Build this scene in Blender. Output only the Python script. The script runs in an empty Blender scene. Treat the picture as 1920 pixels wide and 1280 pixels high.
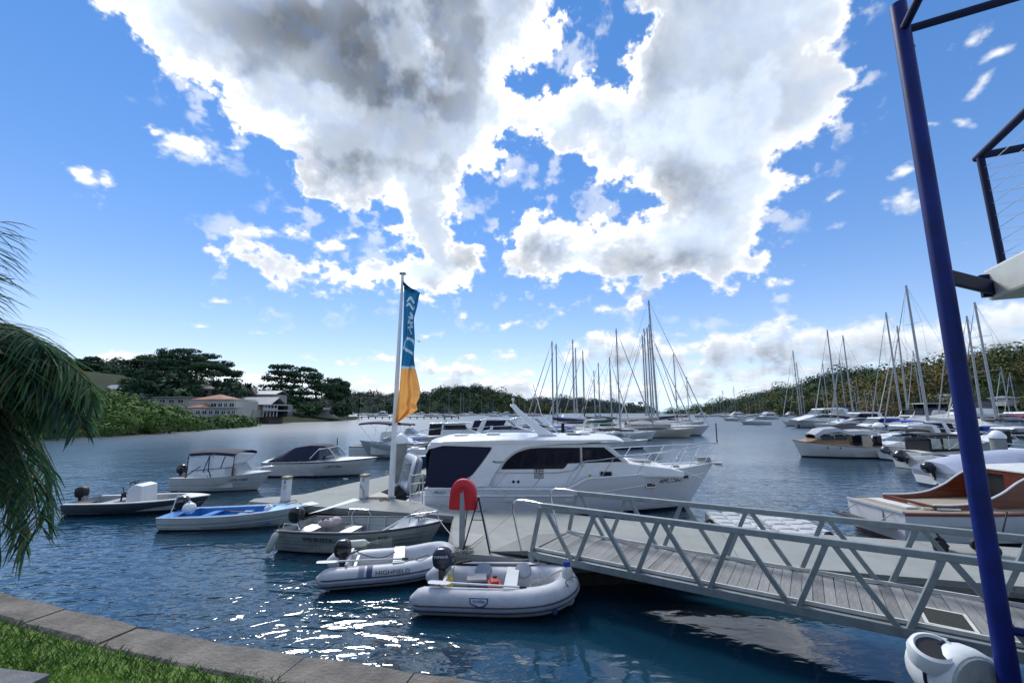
import bpy, bmesh, math, random
import numpy as np
from mathutils import Vector, Matrix
random.seed(7)
R = math.radians
SC = bpy.context.scene
COL = SC.collection
# ------------------------------------------------------------------ camera
F, EYE = 780.0, 3.6                      # focal length in pixels of a 1920 wide frame, eye height above the water
PITCH = math.atan(131 / F)
cam_d = bpy.data.cameras.new('camera')
cam = bpy.data.objects.new('camera', cam_d); COL.objects.link(cam)
cam_d.sensor_width = 36.0; cam_d.lens = F / 1920 * 36.0
cam_d.clip_start = 0.05; cam_d.clip_end = 20000
cam.location = (0, 0, EYE); cam.rotation_euler = (math.pi / 2 + PITCH, 0, 0)
SC.camera = cam
SC.view_settings.view_transform = 'Standard'; SC.view_settings.look = 'None'
SC.view_settings.gamma = 1; SC.view_settings.use_curve_mapping = False
SC.view_settings.exposure = 0.38
SC.cycles.max_bounces = 8; SC.cycles.transparent_max_bounces = 12
SC.cycles.sample_clamp_indirect = 6
try: SC.cycles.use_denoising = True
except Exception: pass

def ray(px, py):
    xc = (px - 960) / F; yc = (640 - py) / F
    return xc, math.cos(PITCH) - math.sin(PITCH) * yc, math.sin(PITCH) + math.cos(PITCH) * yc
def P(px, py, z=0.0):                    # where the line of sight meets the level z
    a, b, c = ray(px, py); t = (z - EYE) / c
    return Vector((a * t, b * t, z))
def D(px, py, Y):                        # where it meets the distance Y
    a, b, c = ray(px, py); t = Y / b
    return Vector((a * t, Y, EYE + c * t))

# ------------------------------------------------------------------ sky and clouds
SUN_AZ, SUN_EL = R(-22), R(46)           # azimuth from +Y towards +X
def value_noise(W, H, gx, gy, seed, wrapx=True):
    rng = np.random.RandomState(seed)
    g = rng.rand(gy + 4, gx).astype(np.float32)
    def wts(n, cells, wrap):
        pos = np.arange(n) / n * cells; i = np.floor(pos).astype(int); f = (pos - i).astype(np.float32)
        f = f * f * f * (f * (f * 6 - 15) + 10)
        return i, f
    xi, xf = wts(W, gx, True); yi, yf = wts(H, gy, False)
    gxw = g[:, xi % gx] * (1 - xf) + g[:, (xi + 1) % gx] * xf
    return gxw[yi] * (1 - yf)[:, None] + gxw[yi + 1] * yf[:, None]
def fbm(W, H, cx, cy, octv, seed, gain=.55, billow=False):
    out = np.zeros((H, W), np.float32); a = 1.0; tot = 0
    for o in range(octv):
        n = value_noise(W, H, int(cx * 2 ** o), int(cy * 2 ** o), seed + o * 17) * 2 - 1
        if billow: n = 1 - 2 * np.abs(n) ** .8
        out += a * n; tot += a; a *= gain
    return out / tot * 1.9
def smooth(a, b, x):
    t = np.clip((x - a) / (b - a), 0, 1); return t * t * (3 - 2 * t)
def poly_sdf(poly, X, Y):                # positive inside, in the units of X and Y
    d = np.full(X.shape, 1e9, np.float32); ins = np.zeros(X.shape, bool)
    n = len(poly)
    for i in range(n):
        ax, ay = poly[i]; bx, by = poly[(i + 1) % n]
        ex, ey = bx - ax, by - ay
        t = np.clip(((X - ax) * ex + (Y - ay) * ey) / (ex * ex + ey * ey + 1e-9), 0, 1)
        d = np.minimum(d, (X - ax - t * ex) ** 2 + (Y - ay - t * ey) ** 2)
        c = ((ay > Y) != (by > Y)) & (X < ex * (Y - ay) / (ey + 1e-9) + ax)
        ins ^= c
    return np.where(ins, np.sqrt(d), -np.sqrt(d))
CW, CH = 4320, 1110                      # 12 cells per degree; elevation -2.5 .. 90
def cloud_image():
    az = (np.arange(CW, dtype=np.float32) + .5) / CW * 360 - 180
    el = (np.arange(CH, dtype=np.float32) + .5) / CH * 92.5 - 2.5
    A, E = np.meshgrid(np.radians(az), np.radians(el))
    dx = np.cos(E) * np.sin(A); dy = np.cos(E) * np.cos(A); dz = np.sin(E)
    fw = dy * math.cos(PITCH) + dz * math.sin(PITCH); up = -dy * math.sin(PITCH) + dz * math.cos(PITCH)
    front = fw > .12; fw = np.where(front, fw, .12)
    X = 960 + F * dx / fw; Y = 640 - F * up / fw
    # broad clouds as outlines round the directions they fill (x to the right, y down, 780 to the radian)
    big = [(150,-60),(165,10),(235,60),(255,110),(330,130),(390,165),(405,200),(425,240),(470,258),(545,295),(560,330),
           (572,378),(640,395),(690,405),(705,385),(735,400),(722,430),(745,450),(775,470),(725,500),(660,500),(600,490),(540,478),(500,452),
           (440,452),(385,465),(410,492),(470,522),(520,545),(560,532),(650,545),(720,540),(790,560),(850,558),(890,530),
           (925,490),(910,458),(860,445),(870,420),(840,380),(870,335),(930,320),(945,290),(925,258),(960,268),(1000,272),(1050,288),(1092,296),(1120,340),
           (1190,368),(1235,385),(1180,412),(1085,430),(1050,402),(1000,388),(950,420),(925,480),(940,525),(985,533),(1040,520),
           (1100,530),(1180,540),(1185,568),(1235,548),(1300,530),(1330,560),(1400,530),(1450,535),(1462,490),(1425,470),
           (1430,410),(1500,370),(1515,332),(1470,310),(1520,280),(1580,210),(1612,150),(1590,105),(1545,100),(1590,60),(1600,-20),(1560,-120),(1200,-260),(700,-330),(300,-220)]
    hole = [(1035,-40),(1055,50),(1015,140),(965,160),(990,188),(1045,168),(1100,135),(1145,150),(1165,90),(1205,40),(1180,-40)]
    ell = [(350,285,52,27,.35),(265,240,13,4,0),(292,250,12,5,.2),(435,278,20,5,.2),(480,440,42,15,-.25),(545,435,26,14,.2),(655,443,15,10,0),
           (620,465,22,9,0),(735,470,18,8,0),(1045,342,18,8,-.2),(1468,530,20,7,-.2),(1695,378,40,19,-.15),(1698,322,17,8,-.5),(1568,427,17,9,-.4),(1815,80,46,13,-.55),
           (1838,160,22,7,-.9),(1800,228,20,7,.2),(1752,232,16,6,0),(1870,100,30,6,-.5),(1560,370,22,5,-.5),
           (1048,588,36,13,-.45),(1140,579,24,8,0),(885,615,34,20,.3),(872,596,10,12,0),(943,612,18,7,-.4),(800,630,24,7,-.1),(680,674,55,9,-.05),(720,672,22,14,0),
           (590,673,17,5,.2),(205,676,95,12,0),(935,670,58,13,0),(890,668,30,15,0),(830,690,62,11,0),(890,697,55,9,0),(970,700,70,10,0),(380,574,20,4,.2),(410,565,12,4,0),
           (380,612,14,3,0),(490,624,12,3,0),(1210,548,36,18,-.3),(450,692,34,5,0),
           (1090,665,70,24,-.15),(1165,655,70,34,-.1),(1215,655,40,30,0),(1255,660,60,22,0),(1350,670,55,34,-.2),(1440,630,60,30,-.2),(1400,655,120,28,-.1),
           (1330,700,60,14,0),(1560,650,90,26,-.15),(1640,632,90,30,-.1),(1720,635,60,34,-.2),(1660,668,100,16,0),(1785,612,42,32,0),(1880,600,75,45,0),(1900,640,90,40,0),
           (1640,703,70,10,0),(1535,720,60,12,0),(465,712,55,17,0),(420,722,40,10,0),(1780,655,70,24,0),(1470,700,80,9,0),
           (120,610,0,0,0)]
    Dm = poly_sdf(big, np.clip(X[::4, ::4], -4e3, 6e3), np.clip(Y[::4, ::4], -4e3, 4e3))
    Hm = poly_sdf(hole, np.clip(X[::4, ::4], -4e3, 6e3), np.clip(Y[::4, ::4], -4e3, 4e3))
    Dm = np.minimum(Dm, -Hm * .9)
    def up4(a):
        a = np.repeat(np.repeat(a, 4, 0), 4, 1)[:CH, :CW]
        k = 3
        for ax in (0, 1):
            b = a.copy()
            for s in (-2, -1, 1, 2): b += np.roll(a, s, ax)
            a = b / 5
        return a
    big_d = up4(np.pad(Dm, ((0, 1), (0, 0)), mode='edge'))
    big_d = np.where(front, big_d, -900)
    n1 = fbm(CW, CH, 60, 16, 7, 3, .56); n2 = fbm(CW, CH, 150, 60, 5, 50, .55); nb = fbm(CW, CH, 84, 24, 5, 90, .5, True)
    nl = fbm(CW, CH, 30, 8, 4, 200, .5)
    n4 = fbm(CW, CH, 330, 120, 4, 900, .6)
    nz = .6 * n1 + .3 * nb
    Db = np.clip(big_d, -400, 90) + 26 * nz + 14 * n2 + 8 * n4 - 6
    # small clouds
    Ds = np.full((CH, CW), -300, np.float32)
    for (cx, cy, rx, ry, th) in ell:
        if rx == 0: continue
        m = front & (np.abs(X - cx) < rx * 2.5 + 40) & (np.abs(Y - cy) < rx * 2.2 + 40)
        ys, xs = np.where(m)
        if len(ys) == 0: continue
        y0, y1, x0, x1 = ys.min(), ys.max() + 1, xs.min(), xs.max() + 1
        ux, uy = X[y0:y1, x0:x1] - cx, Y[y0:y1, x0:x1] - cy
        u = (ux * math.cos(th) + uy * math.sin(th)) / rx; v = (-ux * math.sin(th) + uy * math.cos(th)) / ry
        v = np.where(v > 0, v * 1.35, v)
        d = (1 - np.sqrt(u * u + v * v)) * (ry * .5 + 5)
        Ds[y0:y1, x0:x1] = np.maximum(Ds[y0:y1, x0:x1], d)
    amp = np.clip(9 + 0 * Ds, 0, 12)
    Ds = Ds + amp * (.9 * n2 + .7 * nz + .5 * n1 + .55 * n4) - 4.0
    # streaky low cumulus above the horizon, all round
    nh = fbm(CW, CH, 90, 74, 6, 400, .55); nh2 = fbm(CW, CH, 20, 10, 3, 450)
    Ed = np.degrees(E)
    cov = smooth(.2, 1.6, Ed) * (1 - smooth(2.8, 7.5, Ed))
    side = .55 + .45 * smooth(-62, -30, np.degrees(A)) 
    Dh = (nh * 1.0 + .3 * n4 + nh2 * .35 - .34 + .62 * cov * side - 1.5 * (1 - cov)) * 20
    # scattered cumulus outside the field above, thickened out of view to brighten the hulls
    outside = np.maximum(smooth(100, 500, np.maximum(-X, X - 1920)), smooth(300, 700, -Y)) * front + (~front)
    Do = (nl * 1.0 + .5 * n1 + .25 * n2 - .10) * 60 * smooth(3, 12, Ed) - 90 * (1 - outside)
    Dall = np.maximum(np.maximum(Db, Do), np.maximum(Ds, Dh))
    alpha = smooth(-8, 11, Dall) * np.clip(.94 + .1 * n2, 0, 1)
    wisp = smooth(.15, .75, n1 + .6 * n2) * smooth(-70, -8, Db) * .55       # shreds round the big cloud
    alpha = np.maximum(alpha, wisp)
    # light: bright rims, grey cores
    n5 = fbm(CW, CH, 26, 8, 4, 1200, .5)
    thick = smooth(0, 75, Db + 14 * n1 + 12 * n5)
    thick = np.maximum(thick, smooth(10, 80, Do) * .8)
    dark = np.zeros((CH, CW), np.float32)
    for (cx, cy, rx, ry, k) in [(730,110,170,190,1.0),(560,50,190,90,.75),(650,270,130,120,.7),(470,130,120,90,.55),(770,250,90,90,.7),(900,60,100,130,.6),(1010,470,60,48,.75),(1250,345,110,60,.6),(1240,490,130,34,.6),
                                (1200,120,90,120,.4),(1400,200,140,120,.28),(880,495,38,40,.6),(830,540,36,22,.4),(500,490,60,26,.3),(820,-60,400,120,.9)]:
        e = np.sqrt(((X - cx) / rx) ** 2 + ((Y - cy) / ry) ** 2)
        dark = np.maximum(dark, k * np.exp(-(e ** 2) * .9) * front)
    dark = np.clip(dark + .12 * outside, 0, 1)
    n3 = fbm(CW, CH, 46, 15, 5, 700, .6)
    core = smooth(-4, 34, Db + 12 * n3)
    L = 1.10 - .53 * thick * np.clip(dark * (.92 + .22 * n5 + .10 * n3) + .05, 0, 1) - core * np.clip(.35 + .95 * dark, 0, 1) * (.30 * smooth(-.40, .45, n3 + .5 * n5) + .10 * smooth(-.1, .5, n1))
    od = np.zeros((CH, CW), np.float32)     # how much of the same cloud lies above: bright tops, greyer bases
    for k in (4, 8, 13, 19, 26, 34):
        od += smooth(-3, 9, np.roll(Dall, -k, 0)) / 6
    low = (Dall > Db + 1) & (Ed < 30)
    L = L - low * (.40 * od ** 1.3 * np.clip(.75 + .45 * n2 + .25 * n1, 0, 1.3))
    sdx, sdy, sdz = math.cos(SUN_EL) * math.sin(SUN_AZ), math.cos(SUN_EL) * math.cos(SUN_AZ), math.sin(SUN_EL)
    cs = dx * sdx + dy * sdy + dz * sdz
    sunny = np.exp(-(1 - cs) / .22)          # thin parts near the sun shine far above white
    L = L * (1 + .5 * np.exp(-(1 - cs) / .045) * (1 - .9 * thick)) + 2.4 * sunny * smooth(.90, 1.10, L) * smooth(0, 14, Dall) * (1 - .85 * core)
    img = bpy.data.images.new('cloud_cover', CW, CH, alpha=True, float_buffer=True)
    img.colorspace_settings.name = 'Non-Color'
    img.alpha_mode = 'CHANNEL_PACKED'
    px = np.empty((CH, CW, 4), np.float32)
    px[..., 0] = L; px[..., 1] = np.maximum(thick, low * od); px[..., 2] = L; px[..., 3] = alpha
    img.pixels.foreach_set(px.ravel()); img.update()
    try: img.pack()
    except Exception: pass
    return img

SKY = 0.125
W = bpy.data.worlds.new('World'); SC.world = W; W.use_nodes = True
nt = W.node_tree; nt.nodes.clear()
def N(tree, kind, **kw):
    n = tree.nodes.new(kind)
    for k, v in kw.items():
        if k.startswith('_'): n.inputs[int(k[1:])].default_value = v
        else: setattr(n, k, v)
    return n
def math_node(tree, op, a, b=None):
    n = tree.nodes.new('ShaderNodeMath'); n.operation = op
    for i, v in enumerate((a, b)):
        if v is None: continue
        if isinstance(v, (int, float)): n.inputs[i].default_value = v
        else: tree.links.new(v, n.inputs[i])
    return n.outputs[0]
sky = N(nt, 'ShaderNodeTexSky', sky_type='NISHITA', sun_disc=False, sun_elevation=SUN_EL, sun_rotation=SUN_AZ,
        altitude=0, air_density=1.0, dust_density=0.0, ozone_density=3.5)
tc = N(nt, 'ShaderNodeTexCoord'); sx = N(nt, 'ShaderNodeSeparateXYZ')
nt.links.new(tc.outputs['Generated'], sx.inputs[0])
az = math_node(nt, 'ARCTAN2', sx.outputs[0], sx.outputs[1])
el = math_node(nt, 'ARCSINE', sx.outputs[2])
u = math_node(nt, 'ADD', math_node(nt, 'DIVIDE', az, 2 * math.pi), .5)
v = math_node(nt, 'DIVIDE', math_node(nt, 'ADD', el, R(2.5)), R(92.5))
cx = N(nt, 'ShaderNodeCombineXYZ'); nt.links.new(u, cx.inputs[0]); nt.links.new(v, cx.inputs[1])
im = N(nt, 'ShaderNodeTexImage', extension='EXTEND', interpolation='Linear'); im.image = cloud_image()
nt.links.new(cx.outputs[0], im.inputs[0])
gm = N(nt, 'ShaderNodeGamma'); gm.inputs[1].default_value = .62
nt.links.new(sky.outputs[0], gm.inputs[0])
hs = N(nt, 'ShaderNodeHueSaturation'); hs.inputs['Saturation'].default_value = 1.6; hs.inputs['Value'].default_value = 1.75
nt.links.new(gm.outputs[0], hs.inputs['Color'])
tn = N(nt, 'ShaderNodeMix', data_type='RGBA', blend_type='MULTIPLY'); tn.inputs[0].default_value = 1; tn.inputs[7].default_value = (1.16, .93, 1.06, 1)
nt.links.new(hs.outputs[0], tn.inputs[6])
hz = N(nt, 'ShaderNodeMix', data_type='RGBA'); hz.inputs[7].default_value = (4.9, 6.9, 8.3, 1)   # pale blue air towards the horizon
nt.links.new(math_node(nt, 'MULTIPLY', math_node(nt, 'EXPONENT', math_node(nt, 'MULTIPLY', math_node(nt, 'MAXIMUM', el, 0.0), -10.0)), .95), hz.inputs[0])
nt.links.new(tn.outputs[2], hz.inputs[6])
csep = N(nt, 'ShaderNodeSeparateColor'); nt.links.new(im.outputs[0], csep.inputs[0])
tint = N(nt, 'ShaderNodeMix', data_type='RGBA'); tint.inputs[6].default_value = (.955, .985, 1.035, 1); tint.inputs[7].default_value = (.83, .95, 1.13, 1)
nt.links.new(csep.outputs[1], tint.inputs[0])
cl = N(nt, 'ShaderNodeVectorMath', operation='SCALE'); nt.links.new(tint.outputs[2], cl.inputs[0])
nt.links.new(math_node(nt, 'MULTIPLY', csep.outputs[0], .70 / SKY), cl.inputs['Scale'])
mx = N(nt, 'ShaderNodeMix', data_type='RGBA')
nt.links.new(im.outputs[1], mx.inputs[0]); nt.links.new(hz.outputs[2], mx.inputs[6]); nt.links.new(cl.outputs[0], mx.inputs[7])
bg = N(nt, 'ShaderNodeBackground', _1=SKY); nt.links.new(mx.outputs[2], bg.inputs[0])
wo = N(nt, 'ShaderNodeOutputWorld'); nt.links.new(bg.outputs[0], wo.inputs[0])
# ------------------------------------------------------------------ sun, veiled by the large cloud
sl = bpy.data.lights.new('sun', 'SUN'); sl.energy = 2.6; sl.angle = R(16); sl.color = (1, .97, .93)
so = bpy.data.objects.new('sun', sl); COL.objects.link(so)
sdir = Vector((math.cos(SUN_EL) * math.sin(SUN_AZ), math.cos(SUN_EL) * math.cos(SUN_AZ), math.sin(SUN_EL)))
so.rotation_euler = sdir.to_track_quat('Z', 'Y').to_euler(); so.location = (-5, 10, 40)
# ------------------------------------------------------------------ materials
MATS = {}
def mat(name, col, rough=.5, metal=0.0, var=.12, scale=6.0, bump=0.0, bscale=60.0, spec=.5, col2=None, stretch=(1, 1, 1), coat=0.0, under=None, under_z=0.04, stripe=None):
    if name in MATS: return MATS[name]
    m = bpy.data.materials.new(name); m.use_nodes = True; t = m.node_tree
    b = t.nodes['Principled BSDF']; b.inputs['Roughness'].default_value = rough; b.inputs['Metallic'].default_value = metal
    b.inputs['Specular IOR Level'].default_value = spec; b.inputs['Coat Weight'].default_value = coat
    tcn = N(t, 'ShaderNodeTexCoord'); mp = N(t, 'ShaderNodeMapping'); mp.inputs['Scale'].default_value = stretch
    t.links.new(tcn.outputs['Object'], mp.inputs[0])
    nz = N(t, 'ShaderNodeTexNoise'); nz.inputs['Scale'].default_value = scale; nz.inputs['Detail'].default_value = 5; nz.inputs['Roughness'].default_value = .62
    t.links.new(mp.outputs[0], nz.inputs[0])
    mr = N(t, 'ShaderNodeMapRange'); mr.inputs[1].default_value = .3; mr.inputs[2].default_value = .7
    t.links.new(nz.outputs[0], mr.inputs[0])
    mxc = N(t, 'ShaderNodeMix', data_type='RGBA')
    c2 = col2 if col2 else tuple(min(1, c * (1 + var)) for c in col)
    c1 = col if col2 else tuple(c * (1 - var) for c in col)
    mxc.inputs[6].default_value = (*c1, 1); mxc.inputs[7].default_value = (*c2, 1)
    t.links.new(mr.outputs[0], mxc.inputs[0])
    out = mxc.outputs[2]
    if under or stripe:
        sp = N(t, 'ShaderNodeSeparateXYZ'); t.links.new(tcn.outputs['Object'], sp.inputs[0])
        for (c, z0, z1) in ([(under, -9, under_z)] if under else []) + (stripe or []):
            a = math_node(t, 'MULTIPLY', math_node(t, 'GREATER_THAN', sp.outputs[2], z0), math_node(t, 'LESS_THAN', sp.outputs[2], z1))
            q = N(t, 'ShaderNodeMix', data_type='RGBA'); q.inputs[7].default_value = (*c, 1)
            t.links.new(a, q.inputs[0]); t.links.new(out, q.inputs[6]); out = q.outputs[2]
    t.links.new(out, b.inputs['Base Color'])
    rr = N(t, 'ShaderNodeMapRange'); rr.inputs[3].default_value = max(0.02, rough - .06); rr.inputs[4].default_value = min(1, rough + .1)
    t.links.new(nz.outputs[0], rr.inputs[0]); t.links.new(rr.outputs[0], b.inputs['Roughness'])
    if bump:
        n2 = N(t, 'ShaderNodeTexNoise'); n2.inputs['Scale'].default_value = bscale; n2.inputs['Detail'].default_value = 4
        t.links.new(mp.outputs[0], n2.inputs[0])
        bp = N(t, 'ShaderNodeBump'); bp.inputs['Strength'].default_value = bump; bp.inputs['Distance'].default_value = .02
        t.links.new(n2.outputs[0], bp.inputs['Height']); t.links.new(bp.outputs[0], b.inputs['Normal'])
    MATS[name] = m
    return m
WHITE = mat('white_gelcoat', (.76, .77, .77), .25, var=.05, scale=1.5, coat=.3)
WHITE_H = mat('white_hull_paint', (.74, .75, .76), .22, var=.06, scale=1.2, coat=.3, under=(.02, .025, .05), under_z=.07)
CREAM = mat('aged_white_paint', (.62, .62, .58), .45, var=.12, scale=3)
STEEL = mat('stainless_steel', (.62, .64, .66), .22, 1.0, var=.08)
ALU = mat('aluminium', (.50, .53, .54), .42, .75, var=.14, scale=4, bump=.05)
ALUP = mat('painted_aluminium', (.36, .41, .42), .45, .35, var=.12, scale=5)
NAVY = mat('navy_canvas', (.005, .008, .034), .8, var=.25, scale=5, bump=.15, bscale=30)
GLASS = mat('tinted_glass', (.004, .006, .016), .05, var=.2, spec=.5)
BLACK = mat('black_rubber', (.012, .012, .014), .6, var=.3)
BLKGLOSS = mat('black_enamel', (.010, .011, .016), .2, var=.2, coat=.4)
GREYP = mat('grey_plastic', (.25, .26, .27), .5, var=.12)
LGREY = mat('light_grey_paint', (.5, .52, .53), .5, var=.1)
ROPE = mat('weathered_rope', (.36, .32, .26), .9, var=.25, scale=40)
BLUE_ROPE = mat('blue_cloth', (.02, .05, .32), .85, var=.2, scale=12)
def see_through(name, tintc=(.8, .85, .9), a=.45):
    if name in MATS: return MATS[name]
    m = bpy.data.materials.new(name); m.use_nodes = True; t = m.node_tree
    b = t.nodes['Principled BSDF']; b.inputs['Base Color'].default_value = (*tintc, 1); b.inputs['Roughness'].default_value = .12
    nz = N(t, 'ShaderNodeTexNoise'); nz.inputs['Scale'].default_value = 3
    mr = N(t, 'ShaderNodeMapRange'); mr.inputs[3].default_value = a - .12; mr.inputs[4].default_value = a + .12
    t.links.new(nz.outputs[0], mr.inputs[0]); t.links.new(mr.outputs[0], b.inputs['Alpha'])
    MATS[name] = m; return m
def cloth(name, col):
    m = bpy.data.materials.new(name); m.use_nodes = True; t = m.node_tree; b = t.nodes['Principled BSDF']; b.inputs['Roughness'].default_value = .85
    nz = N(t, 'ShaderNodeTexNoise'); nz.inputs['Scale'].default_value = 4; mr = N(t, 'ShaderNodeMix', data_type='RGBA'); mr.inputs[6].default_value = (*[c * .85 for c in col], 1); mr.inputs[7].default_value = (*[min(1, c * 1.12) for c in col], 1)
    t.links.new(nz.outputs[0], mr.inputs[0]); t.links.new(mr.outputs[2], b.inputs['Base Color'])
    tr = N(t, 'ShaderNodeBsdfTranslucent'); t.links.new(mr.outputs[2], tr.inputs[0]); ms = N(t, 'ShaderNodeMixShader'); ms.inputs[0].default_value = .5
    t.links.new(b.outputs[0], ms.inputs[1]); t.links.new(tr.outputs[0], ms.inputs[2]); t.links.new(ms.outputs[0], t.nodes['Material Output'].inputs[0]); return m
CLEAR = see_through('clear_plastic_sheet')
WSCREEN = see_through('windscreen_glass', (.10, .14, .18), .55)

# ------------------------------------------------------------------ mesh builder
class MB:
    def __init__(s): s.v = []; s.f = []; s.m = []; s.sm = []
    def add(s, vs, fs, mi=0, smooth=True):
        o = len(s.v); s.v += [tuple(q) for q in vs]
        for f in fs: s.f.append(tuple(i + o for i in f)); s.m.append(mi); s.sm.append(smooth)
        return s
    def box(s, c, d, rz=0, mi=0, ry=0, rx=0):
        hx, hy, hz = d[0] / 2, d[1] / 2, d[2] / 2
        M = Matrix.Translation(c) @ Matrix.Rotation(rz, 4, 'Z') @ Matrix.Rotation(ry, 4, 'Y') @ Matrix.Rotation(rx, 4, 'X')
        vs = [M @ Vector((x, y, z)) for x in (-hx, hx) for y in (-hy, hy) for z in (-hz, hz)]
        return s.add(vs, [(0, 1, 3, 2), (4, 6, 7, 5), (0, 4, 5, 1), (2, 3, 7, 6), (0, 2, 6, 4), (1, 5, 7, 3)], mi, False)
    def bar(s, a, b, w, h=None, mi=0, up=(0, 0, 1)):          # square bar from a to b
        h = h or w; a = Vector(a); b = Vector(b); d = (b - a); L = d.length
        if L < 1e-6: return s
        d.normalize(); u = Vector(up)
        if abs(d.dot(u)) > .98: u = Vector((1, 0, 0))
        sd = d.cross(u).normalized(); u2 = sd.cross(d)
        vs = []
        for q in (a, b):
            for i, j in ((-1, -1), (1, -1), (1, 1), (-1, 1)): vs.append(q + sd * i * w / 2 + u2 * j * h / 2)
        return s.add(vs, [(0, 3, 2, 1), (4, 5, 6, 7), (0, 1, 5, 4), (1, 2, 6, 5), (2, 3, 7, 6), (3, 0, 4, 7)], mi, False)
    def tube(s, pts, r, seg=8, mi=0, closed=False, caps=True):
        pts = [Vector(q) for q in pts]; n = len(pts)
        rs = r if isinstance(r, (list, tuple)) else [r] * n
        prev = None; rings = []
        for i, q in enumerate(pts):
            if closed: t = pts[(i + 1) % n] - pts[i - 1]
            else: t = pts[min(i + 1, n - 1)] - pts[max(i - 1, 0)]
            t.normalize()
            if prev is None:
                u = Vector((0, 0, 1)) if abs(t.z) < .9 else Vector((1, 0, 0))
                u = (u - t * u.dot(t)).normalized()
            else:
                u = prev - t * prev.dot(t)
                u = u.normalized() if u.length > 1e-6 else Vector((0, 0, 1))
            prev = u; w = t.cross(u)
            rings.append([q + (u * math.cos(k / seg * 2 * math.pi) + w * math.sin(k / seg * 2 * math.pi)) * rs[i] for k in range(seg)])
        return s.loft(rings, True, caps and not closed, mi, closed)
    def loft(s, rings, ringclosed=True, caps=False, mi=0, closed=False, smooth=True):
        n = len(rings); k = len(rings[0]); vs = [q for r in rings for q in r]; fs = []
        for i in range(n if closed else n - 1):
            j = (i + 1) % n
            for a in range(k if ringclosed else k - 1):
                b = (a + 1) % k
                fs.append((i * k + a, i * k + b, j * k + b, j * k + a))
        s.add(vs, fs, mi, smooth)
        if caps:
            o = len(s.v) - n * k
            s.f.append(tuple(o + q for q in reversed(range(k)))); s.m.append(mi); s.sm.append(False)
            s.f.append(tuple(o + (n - 1) * k + q for q in range(k))); s.m.append(mi); s.sm.append(False)
        return s
    def prism(s, poly, axis, a, b, mi=0):                       # polygon extruded along an axis
        def pt(q, w): return (w, q[0], q[1]) if axis == 'x' else (q[0], w, q[1]) if axis == 'y' else (q[0], q[1], w)
        n = len(poly); vs = [pt(q, a) for q in poly] + [pt(q, b) for q in poly]
        fs = [tuple(range(n)), tuple(range(2 * n - 1, n - 1, -1))] + [(i, i + n, (i + 1) % n + n, (i + 1) % n) for i in range(n)]
        return s.add(vs, fs, mi, False)
    def lathe(s, prof, c=(0, 0, 0), seg=16, mi=0):
        rings = [[(c[0] + r * math.cos(k / seg * 2 * math.pi), c[1] + r * math.sin(k / seg * 2 * math.pi), c[2] + z) for k in range(seg)] for r, z in prof]
        return s.loft(rings, True, True, mi)
    def ball(s, c, r, seg=12, mi=0):
        rx, ry, rz = r if isinstance(r, (tuple, list)) else (r, r, r)
        rings = []
        for i in range(1, 8):
            a = math.pi * i / 8
            rings.append([(c[0] + rx * math.sin(a) * math.cos(k / seg * 2 * math.pi), c[1] + ry * math.sin(a) * math.sin(k / seg * 2 * math.pi), c[2] - rz * math.cos(a)) for k in range(seg)])
        return s.loft(rings, True, True, mi)
    def mesh(s, name, mats):
        me = bpy.data.meshes.new(name); me.from_pydata(s.v, [], s.f)
        if not isinstance(mats, (list, tuple)): mats = [mats]
        for m in mats: me.materials.append(m)
        me.polygons.foreach_set('material_index', s.m); me.polygons.foreach_set('use_smooth', s.sm)
        bm = bmesh.new(); bm.from_mesh(me); bmesh.ops.recalc_face_normals(bm, faces=bm.faces); bm.to_mesh(me); bm.free()
        me.update(); return me
    def build(s, name, mats, parent=None, bevel=0, angle=40):
        o = bpy.data.objects.new(name, s.mesh(name, mats)); COL.objects.link(o)
        if parent is not None: o.parent = parent
        if bevel:
            md = o.modifiers.new('edge', 'BEVEL'); md.width = bevel; md.segments = 2; md.limit_method = 'ANGLE'; md.angle_limit = R(35)
        if any(s.sm):
            try: o.data.set_sharp_from_angle(angle=R(angle))
            except Exception: pass
        return o
def np_mesh(name, V, Fq, mats, mi=None, parent=None, smooth=False):
    me = bpy.data.meshes.new(name); V = np.asarray(V, np.float32); Fq = np.asarray(Fq, np.int32); k = Fq.shape[1]
    me.vertices.add(len(V)); me.vertices.foreach_set('co', V.ravel())
    me.loops.add(Fq.size); me.loops.foreach_set('vertex_index', Fq.ravel())
    me.polygons.add(len(Fq)); me.polygons.foreach_set('loop_start', np.arange(0, Fq.size, k, dtype=np.int32))
    try: me.polygons.foreach_set('loop_total', np.full(len(Fq), k, np.int32))
    except Exception: pass
    for m in (mats if isinstance(mats, (list, tuple)) else [mats]): me.materials.append(m)
    if mi is not None: me.polygons.foreach_set('material_index', np.asarray(mi, np.int32))
    me.polygons.foreach_set('use_smooth', np.full(len(Fq), smooth, bool))
    me.update(calc_edges=True); me.validate()
    o = bpy.data.objects.new(name, me); COL.objects.link(o)
    if parent is not None: o.parent = parent
    return o
def tag(o, label=None, cat=None, group=None, kind=None):
    if label: o['label'] = label
    if cat: o['category'] = cat
    if group: o['group'] = group
    if kind: o['kind'] = kind
    return o
def thing(name, label, cat, loc=(0, 0, 0), rz=0, group=None):
    o = bpy.data.objects.new(name, None); COL.objects.link(o); o.empty_display_size = .2
    o.location = loc; o.rotation_euler = (0, 0, rz)
    return tag(o, label, cat, group)
def copy_tree(o, parent=None):
    c = o.copy(); COL.objects.link(c)
    if parent is not None: c.parent = parent
    for ch in o.children: copy_tree(ch, c)
    return c
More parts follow.
